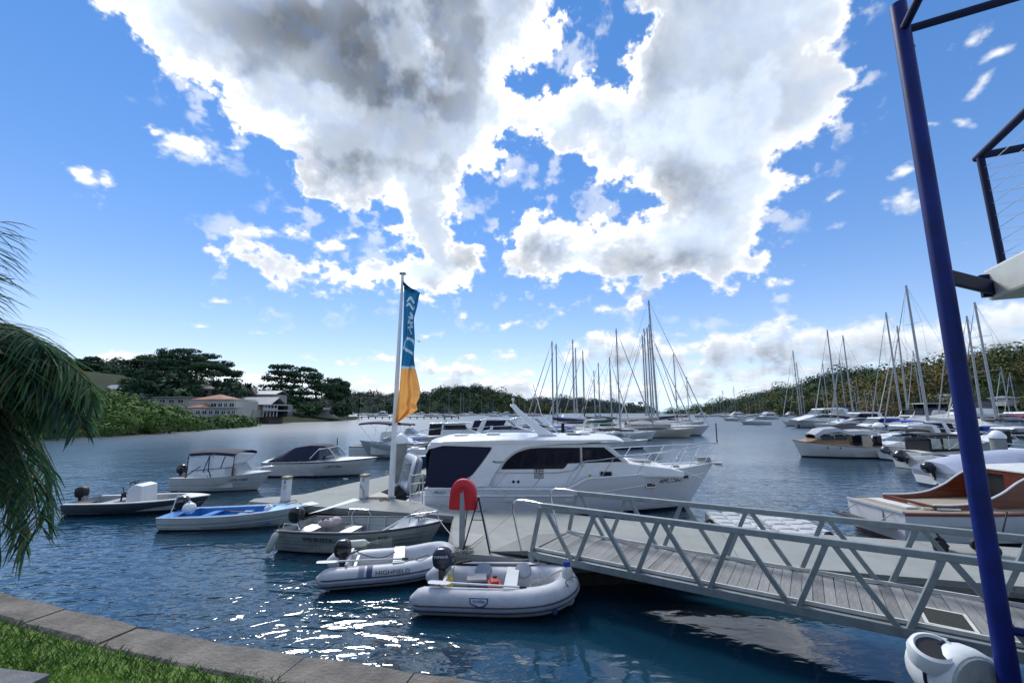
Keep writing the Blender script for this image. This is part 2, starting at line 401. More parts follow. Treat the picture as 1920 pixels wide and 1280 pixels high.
def lettering(txt, size, loc, rot, m, parent, name='lettering', align='CENTER', shear=0, xs=1.0):
    cu = bpy.data.curves.new(name, 'FONT'); cu.body = txt; cu.size = size; cu.align_x = align; cu.align_y = 'CENTER'; cu.extrude = .002; cu.shear = shear
    cu.resolution_u = 3
    tmp = bpy.data.objects.new(name, cu); COL.objects.link(tmp)
    dg = bpy.context.evaluated_depsgraph_get(); me = bpy.data.meshes.new_from_object(tmp.evaluated_get(dg))
    bpy.data.objects.remove(tmp); me.materials.clear(); me.materials.append(m)
    o = bpy.data.objects.new(name, me); COL.objects.link(o); o.parent = parent; o.location = loc; o.rotation_euler = rot; o.scale = (xs, 1, 1)
    return o
def catmull(pts, n=8):
    pts = [Vector(q) for q in pts]; out = []
    for i in range(len(pts) - 1):
        p0 = pts[max(i - 1, 0)]; p1 = pts[i]; p2 = pts[i + 1]; p3 = pts[min(i + 2, len(pts) - 1)]
        for k in range(n):
            t = k / n
            out.append(.5 * ((2 * p1) + (p2 - p0) * t + (2 * p0 - 5 * p1 + 4 * p2 - p3) * t * t + (3 * p1 - p0 - 3 * p2 + p3) * t ** 3))
    return out + [pts[-1]]
def sag(a, b, d, n=10):
    a = Vector(a); b = Vector(b)
    return [a.lerp(b, i / n) - Vector((0, 0, d * 4 * (i / n) * (1 - i / n))) for i in range(n + 1)]
# ------------------------------------------------------------------ water
def water_material():
    m = bpy.data.materials.new('harbour_water'); m.use_nodes = True; t = m.node_tree; b = t.nodes['Principled BSDF']
    b.inputs['Base Color'].default_value = (.006, .036, .062, 1); b.inputs['Roughness'].default_value = .035; b.inputs['IOR'].default_value = 1.6
    g = N(t, 'ShaderNodeNewGeometry')
    def noise(scale, detail, sy=1.0, rot=.25, dist=0.0):
        mp = N(t, 'ShaderNodeMapping'); mp.inputs['Scale'].default_value = (scale, scale * sy, scale); mp.inputs['Rotation'].default_value = (0, 0, rot)
        t.links.new(g.outputs['Position'], mp.inputs[0])
        n = N(t, 'ShaderNodeTexNoise'); n.inputs['Scale'].default_value = 1; n.inputs['Detail'].default_value = detail; n.inputs['Roughness'].default_value = .5
        n.inputs['Distortion'].default_value = dist
        t.links.new(mp.outputs[0], n.inputs[0]); return n.outputs[0]
    # calm in the lee of the landing and the gangway, rippled elsewhere
    dv = N(t, 'ShaderNodeVectorMath', operation='DISTANCE'); dv.inputs[1].default_value = (3.6, 6.2, 0)
    t.links.new(g.outputs['Position'], dv.inputs[0])
    calm = N(t, 'ShaderNodeMapRange'); calm.interpolation_type = 'SMOOTHSTEP'
    calm.inputs[1].default_value = 2.5; calm.inputs[2].default_value = 6.5; calm.inputs[3].default_value = .10; calm.inputs[4].default_value = 1
    t.links.new(dv.outputs['Value'], calm.inputs[0])
    dist_ = N(t, 'ShaderNodeVectorMath', operation='LENGTH'); t.links.new(g.outputs['Position'], dist_.inputs[0])
    fade = math_node(t, 'DIVIDE', 1.0, math_node(t, 'ADD', 1.0, math_node(t, 'MULTIPLY', dist_.outputs['Value'], .055)))   # ripples lie flatter out in the bay
    patch = N(t, 'ShaderNodeMapRange'); patch.inputs[1].default_value = .35; patch.inputs[2].default_value = .65; patch.inputs[3].default_value = .55; patch.inputs[4].default_value = 1.15
    t.links.new(noise(.09, 2, 1.8, .3, .5), patch.inputs[0])                                       # smoother and ruffled patches
    h = math_node(t, 'MULTIPLY', noise(1.25, 1.2, 2.0, .25, .7), .19)
    h = math_node(t, 'ADD', h, math_node(t, 'MULTIPLY', noise(2.9, 1.5, 1.7, .5, 1.0), .085))
    h = math_node(t, 'ADD', h, math_node(t, 'MULTIPLY', noise(9, 2, 1.6, .15, .4), .013))
    h = math_node(t, 'ADD', h, math_node(t, 'MULTIPLY', noise(.30, 2, 2.2, .1), .15))
    h = math_node(t, 'MULTIPLY', math_node(t, 'MULTIPLY', h, calm.outputs[0]), math_node(t, 'MULTIPLY', fade, patch.outputs[0]))
    bp = N(t, 'ShaderNodeBump'); bp.inputs['Strength'].default_value = .62; bp.inputs['Distance'].default_value = 1.0
    t.links.new(h, bp.inputs['Height']); t.links.new(bp.outputs[0], b.inputs['Normal'])
    ro = N(t, 'ShaderNodeMapRange'); ro.inputs[1].default_value = 5; ro.inputs[2].default_value = 90; ro.inputs[3].default_value = .045; ro.inputs[4].default_value = .34
    t.links.new(dist_.outputs['Value'], ro.inputs[0]); t.links.new(ro.outputs[0], b.inputs['Roughness'])
    return m
WATER = water_material()
mb = MB(); mb.add([(-7000, -60, 0), (7000, -60, 0), (7000, 9000, 0), (-7000, 9000, 0)], [(0, 1, 2, 3)], 0, False)
tag(mb.build('water', WATER), 'rippled blue harbour water reflecting sky and clouds', None, None, 'structure')
mb = MB(); mb.add([(-7000, -60, -6), (7000, -60, -6), (7000, 9000, -6), (-7000, 9000, -6)], [(0, 1, 2, 3)], 0, False)
tag(mb.build('seabed', mat('seabed_mud', (.03, .035, .03), .9)), None, None, None, 'structure')
# ------------------------------------------------------------------ sea wall, lawn, grass
GZ = 1.9
STONE = mat('concrete_coping', (.085, .078, .068), .9, var=.3, scale=5, bump=.9, bscale=38, col2=(.20, .182, .158))
WALLST = mat('damp_sandstone', (.08, .07, .06), .9, var=.4, scale=3, bump=.6, bscale=20)
outer = catmull([P(-1250, 790, GZ) if 0 else (-24, 9.6, GZ), (-9.4, 5.75, GZ), P(0, 1110, GZ), P(225, 1163, GZ), P(469, 1210, GZ), P(891, 1274, GZ), (1.6, 2.55, GZ), (4.2, 1.7, GZ), (9, 1.2, GZ), (20, 1.0, GZ)], 24)
def arclen(pts):
    s = [0]
    for a, b in zip(pts, pts[1:]): s.append(s[-1] + (b - a).length)
    return s
oS = arclen(outer)
def wall_at(s):
    s = max(0, min(oS[-1] - 1e-3, s)); i = max(0, min(len(outer) - 2, int(np.searchsorted(oS, s)) - 1))
    t = (s - oS[i]) / max(1e-6, oS[i + 1] - oS[i]); q = outer[i].lerp(outer[i + 1], t); d = (outer[i + 1] - outer[i]).normalized()
    return q, Vector((d.y, -d.x, 0))      # point on the water edge, direction inland
s0 = min(range(len(outer)), key=lambda i: (outer[i] - P(0, 1110, GZ)).length); s0 = oS[s0]
CWID = .30
wallm = MB(); rings = []
for k in range(0, 161):
    q, nrm = wall_at(oS[-1] * k / 160)
    rings.append([(q + nrm * .03) + Vector((0, 0, -.10)), (q - nrm * .12) + Vector((0, 0, -3.9))])
wallm.loft(rings, False, False, 0, False, False)
SEAWALL = tag(wallm.build('seawall', WALLST), 'curved stone sea wall edging the lawn', None, None, 'structure')
s = s0 - 7.2; random.seed(3)
while s < s0 + 12:
    L = random.uniform(.62, .98) if s > s0 - 1 else .95
    j = random.uniform(.003, .007)
    b = MB(); top = []; 
    nseg = 4; dz = random.uniform(-.008, .008); dw = random.uniform(-.015, .015)
    rings = []
    for k in range(nseg + 1):
        q, nrm = wall_at(s + j + (L - 2 * j) * k / nseg)
        e = .012 if k in (0, nseg) else 0
        p1 = q - nrm * .02 ; p2 = q + nrm * (CWID + dw)
        zt = dz + random.uniform(-.004, .004)
        rings.append([p1 + Vector((0, 0, -.16)), p1 + Vector((0, 0, zt - .03)), p1 + nrm * .03 + Vector((0, 0, zt - e)),
                      p2 - nrm * .03 + Vector((0, 0, zt - e)), p2 + Vector((0, 0, zt - .03)), p2 + Vector((0, 0, -.16))])
    b.loft(rings, True, True, 0, False, False)
    b.build('coping_stone', STONE, SEAWALL); s += L
SOIL = mat('lawn_soil', (.06, .11, .018), .95, var=.4, scale=14, bump=.8, bscale=60, col2=(.13, .22, .03))
lw = MB(); rings = []
for k in range(0, 121):
    q, nrm = wall_at(oS[-1] * k / 120)
    a = q + nrm * (CWID - .03); rings.append([a + Vector((0, 0, -.025)), a + nrm * 1.2 + Vector((0, 0, .0)), Vector((a.x * 1.02, -14, GZ - .02)), ])
lw.loft(rings, False, False, 0, False, True)
tag(lw.build('lawn_ground', SOIL), 'grassed bank behind the stone wall', None, None, 'structure')
# grass blades where the lawn is seen
rng = np.random.RandomState(5); NB = 110000
ss = s0 + rng.uniform(-3.2, 4.6, NB); dd = rng.uniform(0, 1, NB) ** .8 * 2.2 - .03
qs = []
tabs = np.linspace(s0 - 3.5, s0 + 5, 200); TQ = np.array([[*wall_at(t)[0][:2], *wall_at(t)[1][:2]] for t in tabs])
bx = np.interp(ss, tabs, TQ[:, 0]) + np.interp(ss, tabs, TQ[:, 2]) * (CWID + dd); by = np.interp(ss, tabs, TQ[:, 1]) + np.interp(ss, tabs, TQ[:, 3]) * (CWID + dd)
slabs = [((-3.62, 3.02), .62, .34, .32)]
ph = rng.uniform(0, 6.28, NB); hgt = rng.uniform(.014, .034, NB) * (1 + .9 * (dd < .35) * rng.rand(NB)); ln = rng.uniform(.3, 1.1, NB) * hgt; wd = rng.uniform(.0022, .0042, NB)
la = rng.uniform(0, 6.28, NB); z0 = GZ - .028 + .025 * np.clip(dd / 1.2, 0, 1)
V = np.empty((NB, 4, 3), np.float32)
V[:, 0] = np.stack([bx - np.cos(ph) * wd, by - np.sin(ph) * wd, z0], 1); V[:, 1] = np.stack([bx + np.cos(ph) * wd, by + np.sin(ph) * wd, z0], 1)
V[:, 2] = np.stack([bx + np.cos(ph) * wd * .6 + np.cos(la) * ln * .5, by + np.sin(ph) * wd * .6 + np.sin(la) * ln * .5, z0 + hgt * .7], 1)
V[:, 3] = np.stack([bx + np.cos(la) * ln, by + np.sin(la) * ln, z0 + hgt], 1)
gi = np.arange(NB)[:, None] * 4 + np.array([[0, 1, 2, 3]])
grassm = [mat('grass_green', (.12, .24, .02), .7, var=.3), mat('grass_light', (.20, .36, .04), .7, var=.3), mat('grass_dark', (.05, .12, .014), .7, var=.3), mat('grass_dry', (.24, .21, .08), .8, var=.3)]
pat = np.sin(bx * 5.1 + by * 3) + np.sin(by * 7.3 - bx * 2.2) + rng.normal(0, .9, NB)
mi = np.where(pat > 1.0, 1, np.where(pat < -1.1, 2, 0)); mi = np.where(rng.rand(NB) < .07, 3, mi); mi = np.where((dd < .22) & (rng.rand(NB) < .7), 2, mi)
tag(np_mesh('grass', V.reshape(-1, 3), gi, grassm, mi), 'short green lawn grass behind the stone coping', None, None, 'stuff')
# paving slabs in the corner of the lawn
PAVE = mat('bluestone_paver', (.12, .125, .135), .85, var=.25, scale=9, bump=.4, bscale=60)
for i, (a, b) in enumerate([((95, 1262), (-120, 1236)), ((205, 1282), (120, 1300))]):
    q = P(*a, GZ + .03); r = P(*b, GZ + .03); d = (r - q).normalized(); n_ = Vector((d.y, -d.x, 0))
    if n_.y > 0: n_ = -n_
    L = .62 if i == 0 else .5; c = q + d * L / 2 + n_ * .2
    pb = MB(); pb.box((c.x, c.y, GZ - .015), (L, .4, .09), math.atan2(d.y, d.x))
    tag(pb.build('paver', PAVE, bevel=.006), ['grey rectangular paving slab set in the grass, in the lower left corner of the lawn', 'grey paving slab at the lawn bottom edge, only its tip showing'][i], 'paving slab')

# ------------------------------------------------------------------ floating pontoon
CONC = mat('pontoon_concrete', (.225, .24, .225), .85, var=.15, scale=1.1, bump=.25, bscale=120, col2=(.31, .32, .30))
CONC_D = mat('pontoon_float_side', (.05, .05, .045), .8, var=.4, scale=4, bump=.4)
TIMBER_R = mat('dock_edge_timber', (.20, .19, .165), .8, var=.3, scale=5, stretch=(1, 1, 4))
PZ = .5
PONT = thing('floating_pontoon', 'grey concrete floating pontoon with white walkway strips, running from the gangway back past the flagpole', 'pontoon', (0, 0, 0))
ppoly = [(-1.45, 9.95), (1.2, 9.3), (2.5, 9.45), (5.2, 9.15), (8.6, 8.25), (20, 5.2), (20, 8.1), (11.6, 10.3), (7.8, 11.35), (5.4, 11.75), (1.3, 13.65), (-2.9, 14.85), (-4.3, 15.75),
         (-5.15, 16.9), (-4.9, 18.2), (-4.5, 20.5), (-4.0, 23.2), (-5.5, 23.6), (-6.2, 20.9), (-7.1, 18.9), (-7.9, 16.6), (-9.3, 15.75), (-9.2, 15.25), (-6.0, 14.35), (-1.75, 13.2), (-1.7, 12.6)]
bm = bmesh.new(); f = bm.faces.new([bm.verts.new((x, y, 0)) for x, y in ppoly])
for co, no in [((-.57, 11.4), (-1, .28)), ((-4.4, 15.7), (.35, 1)), ((5, 10), (1, -.3)), ((9.3, 9), (1, -.28)), ((13.5, 8), (1, -.28)), ((-5, 20), (.2, 1)), ((-3.6, 14.2), (.9, -.35))]:
    bmesh.ops.bisect_plane(bm, geom=bm.verts[:] + bm.edges[:] + bm.faces[:], plane_co=(*co, 0), plane_no=(*no, 0))
for f in bm.faces:
    c = f.calc_center_median(); poly = []
    vs = [v.co.copy() for v in f.verts]; n_ = len(vs)
    area = sum(vs[i].x * vs[(i + 1) % n_].y - vs[(i + 1) % n_].x * vs[i].y for i in range(n_))
    if abs(area) < .15: continue
    sg = 1 if area > 0 else -1
    for i in range(n_):
        a, b, d = vs[i - 1], vs[i], vs[(i + 1) % n_]
        e1 = (b - a).normalized(); e2 = (d - b).normalized(); nn = (Vector((-e1.y, e1.x, 0)) + Vector((-e2.y, e2.x, 0))) * sg
        nn.normalize(); poly.append(((b + nn * .008).x, (b + nn * .008).y))
    q = MB(); q.prism(poly, 'z', PZ - .10, PZ); q.build('deck_slab', CONC, PONT)
bm.free()
def inset(poly, d):
    n = len(poly); out = []
    for i in range(n):
        a, b, c = Vector((*poly[i - 1], 0)), Vector((*poly[i], 0)), Vector((*poly[(i + 1) % n], 0))
        e1 = (b - a).normalized(); e2 = (c - b).normalized(); nn = (Vector((-e1.y, e1.x, 0)) + Vector((-e2.y, e2.x, 0))).normalized()
        q = b + nn * d; out.append((q.x, q.y))
    return out
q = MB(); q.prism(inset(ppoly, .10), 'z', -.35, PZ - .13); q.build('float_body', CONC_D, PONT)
q = MB()
for i in range(len(ppoly)):
    a, b = ppoly[i], ppoly[(i + 1) % len(ppoly)]; q.bar((a[0], a[1], PZ - .14), (b[0], b[1], PZ - .14), .07, .10)
q.build('edge_timber', TIMBER_R, PONT)
STRIP = mat('white_walkway_strip', (.62, .66, .68), .7, var=.1, scale=6)
for pts in ([(578, 963), (664, 934), (676, 937), (600, 958)], [(566, 950), (566, 944), (585, 940), (600, 944)]):
    w = [P(x, y, PZ + .004) for x, y in pts]; q = MB(); q.prism([(v.x, v.y) for v in w], 'z', PZ + .004, PZ + .010); q.build('walkway_strip', STRIP, PONT)
q = MB(); w = [P(x, y, PZ) for x, y in [(846, 994), (850, 1026), (884, 1022), (908, 1003)]]; q.prism([(v.x, v.y) for v in w], 'z', PZ + .004, PZ + .012)
q.build('hatch_plate', mat('pale_plate', (.34, .34, .32), .8, var=.1), PONT)
q = MB(); w = [P(x, y, PZ) for x, y in [(688, 934), (712, 924), (738, 934)]]; q.prism([(v.x, v.y) for v in w], 'z', PZ + .004, PZ + .05); q.build('corner_gusset', mat('pale_timber', (.42, .40, .34), .8, var=.15), PONT)
for (px_, py_) in [(905, 958), (1130, 962), (648, 900)]:
    w = P(px_, py_, PZ); q = MB(); q.box((0, 0, .06), (.26, .05, .03)); q.box((-.06, 0, .03), (.04, .04, .06)); q.box((.06, 0, .03), (.04, .04, .06))
    c = q.build('mooring_cleat', ALUP, PONT); c.location = (w.x, w.y + .0, PZ); c.rotation_euler = (0, 0, -.3)

# ------------------------------------------------------------------ gangway
GA = R(-35.2); GW = 1.65; GSL = .018
G = thing('gangway', 'aluminium truss gangway with weathered timber planks leading down to the pontoon', 'gangway', (.4, 9.35, .62), GA)
def gp(s, w, z): return (s, w, z + GSL * s)
GL = 9.4
TRUSS = mat('galvanised_truss', (.235, .275, .285), .5, .35, var=.18, scale=7, bump=.1, bscale=90)
for w, nm in ((0, 0), (GW, 1)):
    q = MB(); q.bar(gp(-.05, w, .03), gp(GL, w, .03), .09, .13); q.build('bottom_chord', TRUSS, G, bevel=.008)
    q = MB(); q.bar(gp(.28, w, 1.03), gp(GL, w, 1.03), .10, .10); q.build('top_chord', TRUSS, G, bevel=.012)
    for k in range(8):
        b0 = -.2 + 1.2 * k; 
        t = .3 if k == 0 else b0 + .52
        q = MB(); q.bar(gp(max(b0 + .06, .02), w, .08), gp(t - .05, w, .99), .07, .08, up=(0, 1, 0)); q.build('diagonal_brace', TRUSS, G, bevel=.006)
        q = MB(); q.bar(gp(t + .05, w, .99), gp(b0 + 1.14, w, .08), .07, .08 if k else .06, up=(0, 1, 0)); q.build('diagonal_brace', TRUSS, G, bevel=.006)
    q = MB(); q.bar(gp(.0, w + (.065 if w == 0 else -.065), .135), gp(GL, w + (.065 if w == 0 else -.065), .135), .03, .05); q.build('kick_rail', mat('pale_kick_rail', (.55, .55, .52), .6, var=.12), G)
    q = MB(); q.tube(catmull([gp(.30, w, 1.055), gp(-.05, w, 1.08), gp(-.36, w, 1.06), gp(-.46, w, .93), gp(-.40, w, .6), gp(-.24, w, .06), gp(-.2, w, -.02)], 6), .022, 8); q.build('handrail_loop', STEEL, G)
PLANKS = [mat('grey_plank_%d' % i, c, .9, var=.25, scale=9, bump=.5, bscale=30, stretch=(6, .7, 1), col2=c2) for i, (c, c2) in enumerate([((.155, .158, .155), (.27, .272, .265)), ((.195, .195, .19), (.31, .312, .302)), ((.12, .12, .118), (.22, .222, .215)), ((.18, .183, .18), (.29, .292, .285))])]
pm = []
for i in range(4):
    q = MB(); q.box((0, 0, 0), (.137, GW - .2, .032)); pm.append(q.mesh('plank', PLANKS[i]))
random.seed(11)
for k in range(int((GL - .1) / .145)):
    o = bpy.data.objects.new('plank', random.choice(pm)); COL.objects.link(o); o.parent = G
    o.location = gp(.12 + .145 * k, GW / 2, .085 + random.uniform(-.003, .003)); o.rotation_euler = (random.uniform(-.006, .006), 0, random.uniform(-.006, .006))
q = MB()
for k in range(9): q.bar(gp(.1 + 1.16 * k, 0, .02), gp(.1 + 1.16 * k, GW, .02), .06, .06)
q.build('cross_bearer', ALUP, G)
q = MB(); q.bar(gp(.1, GW / 2, .050), gp(GL - .1, GW / 2, .050), GW - .1, .008); q.build('underside_sheet', BLACK, G)
q = MB(); q.add([(-1.05, -.02, -.10), (-1.05, GW - .1, -.10), (0, GW - .1, .10), (0, -.02, .10), (-1.05, -.02, -.115), (-1.05, GW - .1, -.115), (0, GW - .1, -.0), (0, -.02, -.0)], [(0, 1, 2, 3), (4, 7, 6, 5), (0, 3, 7, 4), (1, 5, 6, 2), (0, 4, 5, 1), (2, 6, 7, 3)], 0, False)
q.build('ramp_flap', mat('chequer_plate', (.13, .145, .145), .6, .3, var=.2), G)
q = MB(); q.lathe([(.06, -.05), (.06, .05)], (0, 0, 0)); o = q.build('roller', GREYP, G); o.location = (.05, -.03, -.05); o.rotation_euler = (R(90), 0, 0)
MATT = mat('open_weave_doormat', (.018, .02, .016), 1, var=.6, scale=60, bump=1, bscale=90, col2=(.05, .055, .045))
t = thing('doormat', 'dark rectangular doormat with pale border lying on the gangway planks', 'doormat', G.matrix_basis @ Vector(gp(6.3, .52, .105)), GA)
q = MB(); q.box((0, 0, .008), (.42, .56, .014)); q.build('mat_pile', MATT, t)
q = MB()
for c, d in (((0, .30, .008), (.50, .045, .016)), ((0, -.30, .008), (.50, .045, .016)), ((.232, 0, .008), (.04, .555, .016)), ((-.232, 0, .008), (.04, .555, .016))): q.box(c, d)
q.build('mat_border', mat('pale_kick_rail', (.5, .5, .5)), t)
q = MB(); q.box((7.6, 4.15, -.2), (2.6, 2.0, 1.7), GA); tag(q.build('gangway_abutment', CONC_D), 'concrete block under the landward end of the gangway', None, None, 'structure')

# ------------------------------------------------------------------ blue post and balcony
BLUEP = mat('royal_blue_paint', (.003, .013, .125), .5, var=.35, scale=3, coat=.0, spec=.25)
BLUED = mat('dark_blue_paint', (.003, .008, .045), .5, var=.2, scale=3, spec=.2)
ub = Vector((-.43, -.9, 0)).normalized(); vb = Vector((.9, -.43, 0)).normalized()
pbase = Vector((4.53, 4.3, -3)); ptop = Vector((4.68, 4.3, 8.45))
t = thing('balcony_post', 'tall royal blue round steel post at the right edge, rising past the balcony', 'post', pbase)
q = MB(); q.tube([Vector((0, 0, 0)), ptop - pbase], .080, 28); q.build('column', BLUEP, t)
q = MB(); q.tube([ptop - pbase + Vector((0, 0, -.36)), ptop - pbase + Vector((0, 0, -.36)) + vb * 5], .045, 14); q.build('roof_pipe', BLUED, t)
q = MB(); q.tube([ptop - pbase + Vector((0, 0, -.36)), ptop - pbase + Vector((0, 0, -.36)) + ub * 4], .045, 14); q.build('roof_pipe', BLUED, t)
zb = D(1885, 1178, 4.3).z; pc = Vector((4.58, 4.3, zb)) - pbase
q = MB(); q.tube([pc, pc + vb * 3], .038, 12); q.build('lower_rail', BLUEP, t)
q = MB(); ey = D(1706, 87, 4.3) - pbase; q.tube([ey + Vector((.03 + .03 * math.cos(a * .7), 0, .03 * math.sin(a * .7))) for a in range(9)], .006, 6, closed=True); q.build('eye_ring', BLUED, t)
corner = Vector((5.48, 4.65, 4.85))
bal = thing('balcony', 'balcony corner with pale slab edge and dark wire railing above the blue post', 'balcony', corner)
def bp2(a, b, z): return ub * a + vb * b + Vector((0, 0, z))
CREAMB = mat('balcony_cladding', (.52, .55, .53), .6, var=.08, scale=4)
q = MB(); pl = [bp2(0, 0, 0), bp2(4.5, 0, 0), bp2(4.5, 4.5, 0), bp2(0, 4.5, 0)]; q.prism([(v.x, v.y) for v in pl], 'z', .0, .36); q.build('slab_edge', CREAMB, bal, bevel=.03)
q = MB(); q.bar(bp2(-.02, .06, .05), bp2(4.4, .06, .05), .03, .08); q.build('edge_trim', mat('grey_trim', (.28, .3, .3), .6), bal)
q = MB(); q.tube([bp2(.12, .12, .3), bp2(.12, .12, 1.72)], .036, 12); q.build('rail_post', BLUED, bal)
q = MB(); q.tube([bp2(2.3, .12, .3), bp2(2.3, .12, 1.72)], .036, 12); q.build('rail_post', BLUED, bal)
q = MB(); q.tube([bp2(.12, 2.4, .3), bp2(.12, 2.4, 1.72)], .036, 12); q.build('rail_post', BLUED, bal)
q = MB(); q.tube([bp2(.05, .12, 1.73), bp2(4.4, .12, 1.73)], .042, 12); q.build('top_rail', BLUED, bal)
q = MB(); q.tube([bp2(.12, .12, 1.73), bp2(.12, 4.4, 1.73)], .042, 12); q.build('top_rail', BLUED, bal)
for k in range(8):
    z = .50 + .15 * k
    q = MB(); q.tube([bp2(.12, .12, z), bp2(4.4, .12, z)], .004, 6); q.build('rail_wire', STEEL, bal)
    q = MB(); q.tube([bp2(.12, .12, z), bp2(.12, 4.4, z)], .004, 6); q.build('rail_wire', STEEL, bal)
br = Vector((4.64, 4.3, 5.02)) - corner
q = MB(); q.bar(br + Vector((.08, .0, .0)), bp2(.12, .02, .12), .05, .16); q.build('post_bracket', BLUED, bal, bevel=.01)
q = MB(); q.box(bp2(.1, .0, .16), (.05, .16, .26), math.atan2(ub.y, ub.x)); q.build('bracket_plate', BLUED, bal)

# ------------------------------------------------------------------ pieces on the pontoon
def standing(px_, py_, z=PZ): return P(px_, py_, z)
GALV = mat('galvanised_steel', (.33, .36, .37), .5, .5, var=.15)
RED = mat('red_vinyl', (.52, .012, .02), .45, var=.12, scale=4, bump=.2, bscale=14)
w = standing(866, 1029)
t = thing('lifebuoy_post', 'galvanised steel post on the pontoon holding the red horseshoe lifebuoy', 'post', w)
q = MB(); q.box((0, 0, .62), (.13, .10, 1.24)); q.build('upright', GALV, t, bevel=.01)
q = MB(); q.bar((0, 0, 1.24), (.06, .03, 1.34), .13, .09); q.build('angled_cap', GALV, t)
q = MB(); q.box((.08, .02, .92), (.16, .03, .05)); q.build('bracket', GALV, t)
q = MB(); q.box((0, 0, .012), (.26, .24, .024)); q.build('foot_plate', GALV, t)
t = thing('horseshoe_lifebuoy', 'red vinyl covered horseshoe lifebuoy hanging on the galvanised pontoon post', 'lifebuoy', (w.x, w.y, 0), R(-8))
arc = []
for k in range(15):
    a = math.pi * (1.0 - k / 14); arc.append((.160 * math.cos(a), .055, 1.70 + .19 * math.sin(a)))
arc = [(-.18, .055, 1.36), (-.175, .055, 1.52)] + arc + [(.18, .055, 1.52), (.19, .055, 1.36)]
q = MB(); rings = []
apt = [Vector(a) for a in arc]
for i, c in enumerate(apt):
    tg = (apt[min(i + 1, len(apt) - 1)] - apt[max(i - 1, 0)]).normalized(); sd = Vector((tg.z, 0, -tg.x))
    rg = []
    for k in range(12):
        a = k / 12 * 2 * math.pi; ca, sa = math.cos(a), math.sin(a)
        rg.append(c + sd * .155 * math.copysign(abs(ca) ** .6, ca) + Vector((0, 1, 0)) * .13 * math.copysign(abs(sa) ** .6, sa))
    rings.append(rg)
q.loft(rings, True, True); q.build('red_cover', RED, t)
q = MB(); q.tube(catmull([(.06, .0, 2.02), (.2, .1, 2.09), (.29, .1, 1.98), (.27, .08, 1.85)], 5), .008, 6); q.build('grab_cord', mat('white_cord', (.6, .6, .58), .8), t)
w2 = (standing(870, 1033) + standing(917, 1033)) / 2
t = thing('folding_stand', 'thin folding A shaped stand with black and white legs beside the lifebuoy post', 'stand', (w2.x, w2.y, PZ), R(-6))
q = MB(); q.bar((-.30, -.10, 0), (0.03, 0, 1.16), .028); q.build('leg', BLACK, t)
q = MB(); q.bar((.32, -.10, 0), (0.03, 0, 1.16), .028); q.build('leg', BLACK, t)
q = MB(); q.bar((.30, .12, 0.05), (.02, .02, 1.18), .05, .03); q.build('leg', WHITE, t)
q = MB(); q.bar((-.34, .16, .15), (-.22, .1, 1.12), .02); q.build('leg', BLACK, t)
for z in (.68, .86): 
    q = MB(); q.bar((-.30 + .33 * z / 1.16, -.05, z), (.32 - .29 * z / 1.16, -.05, z), .014); q.build('spreader', BLACK, t)
def pedestal(px_, py_, lab, sticker):
    w = standing(px_, py_); t = thing('power_pedestal', lab, 'pedestal', w, R(-20), 'white service pedestals on the pontoon')
    PEDW = mat('pedestal_white', (.58, .61, .64), .5, var=.08)
    q = MB(); q.box((0, 0, .36), (.24, .24, .72)); q.build('cabinet', PEDW, t, bevel=.012)
    q = MB(); q.box((0, 0, .77), (.25, .25, .06)); q.box((0, 0, .80), (.27, .27, .05), 0); q.build('lamp_cap', mat('tan_cap', (.30, .25, .17), .6), t, bevel=.01)
    q = MB(); q.box((.04, -.124, .64), (.09, .012, .12)); q.build('socket_panel', GREYP, t)
    if sticker: q = MB(); q.box((.05, -.124, .48), (.10, .008, .15)); q.build('orange_notice', mat('orange_print', (.65, .38, .22), .6, var=.4, scale=30), t)
    else: q = MB(); q.tube(catmull([(-.1, -.13, .45), (.02, -.17, .38), (.08, -.14, .25), (.1, -.16, .12), (.3, -.2, .02), (.55, -.15, .02), (.8, -.05, .02)], 5), .012, 6); q.build('power_lead', mat('brown_lead', (.2, .1, .06), .6), t)
pedestal(535, 938, 'white service pedestal with orange notice at the outer tip of the pontoon', True)
pedestal(682, 933, 'white service pedestal with coiled lead, standing left of the flagpole', False)
# flagpole and banner
fb = standing(733, 933); ft = D(755, 514, 15.9)
t = thing('flagpole', 'tall white tapering flagpole standing on the pontoon', 'flagpole', fb)
q = MB(); q.tube([Vector((0, 0, 0)), (ft - fb) * .5, ft - fb], [.115, .085, .05], 16); q.build('pole', WHITE, t)
q = MB(); q.lathe([(.13, 0), (.13, .04), (.09, .07)], tuple(ft - fb + Vector((0, 0, 0)))); q.build('finial', GREYP, t)
q = MB(); q.lathe([(.17, 0), (.17, .03), (.125, .06)]); q.build('base_collar', GREYP, t)
FLAGB = cloth('banner_blue', (.016, .15, .31)); FLAGO = cloth('banner_orange', (.75, .38, .11)); FLAGW = cloth('banner_white', (.42, .56, .68))
NU, NV = 36, 230
outl = [(0, 764, 768), (.03, 757, 777), (.08, 757, 783), (.16, 757, 778), (.27, 756, 772), (.42, 755, 772), (.55, 753, 771), (.62, 752, 771), (.68, 751, 774), (.77, 749, 779), (.82, 747, 778), (.87, 745, 772), (.905, 744, 775), (.94, 743, 764), (.97, 742, 754), (1.0, 741, 744)]
ys = [524 + 268 * v / NV for v in range(NV + 1)]
Vf = []; 
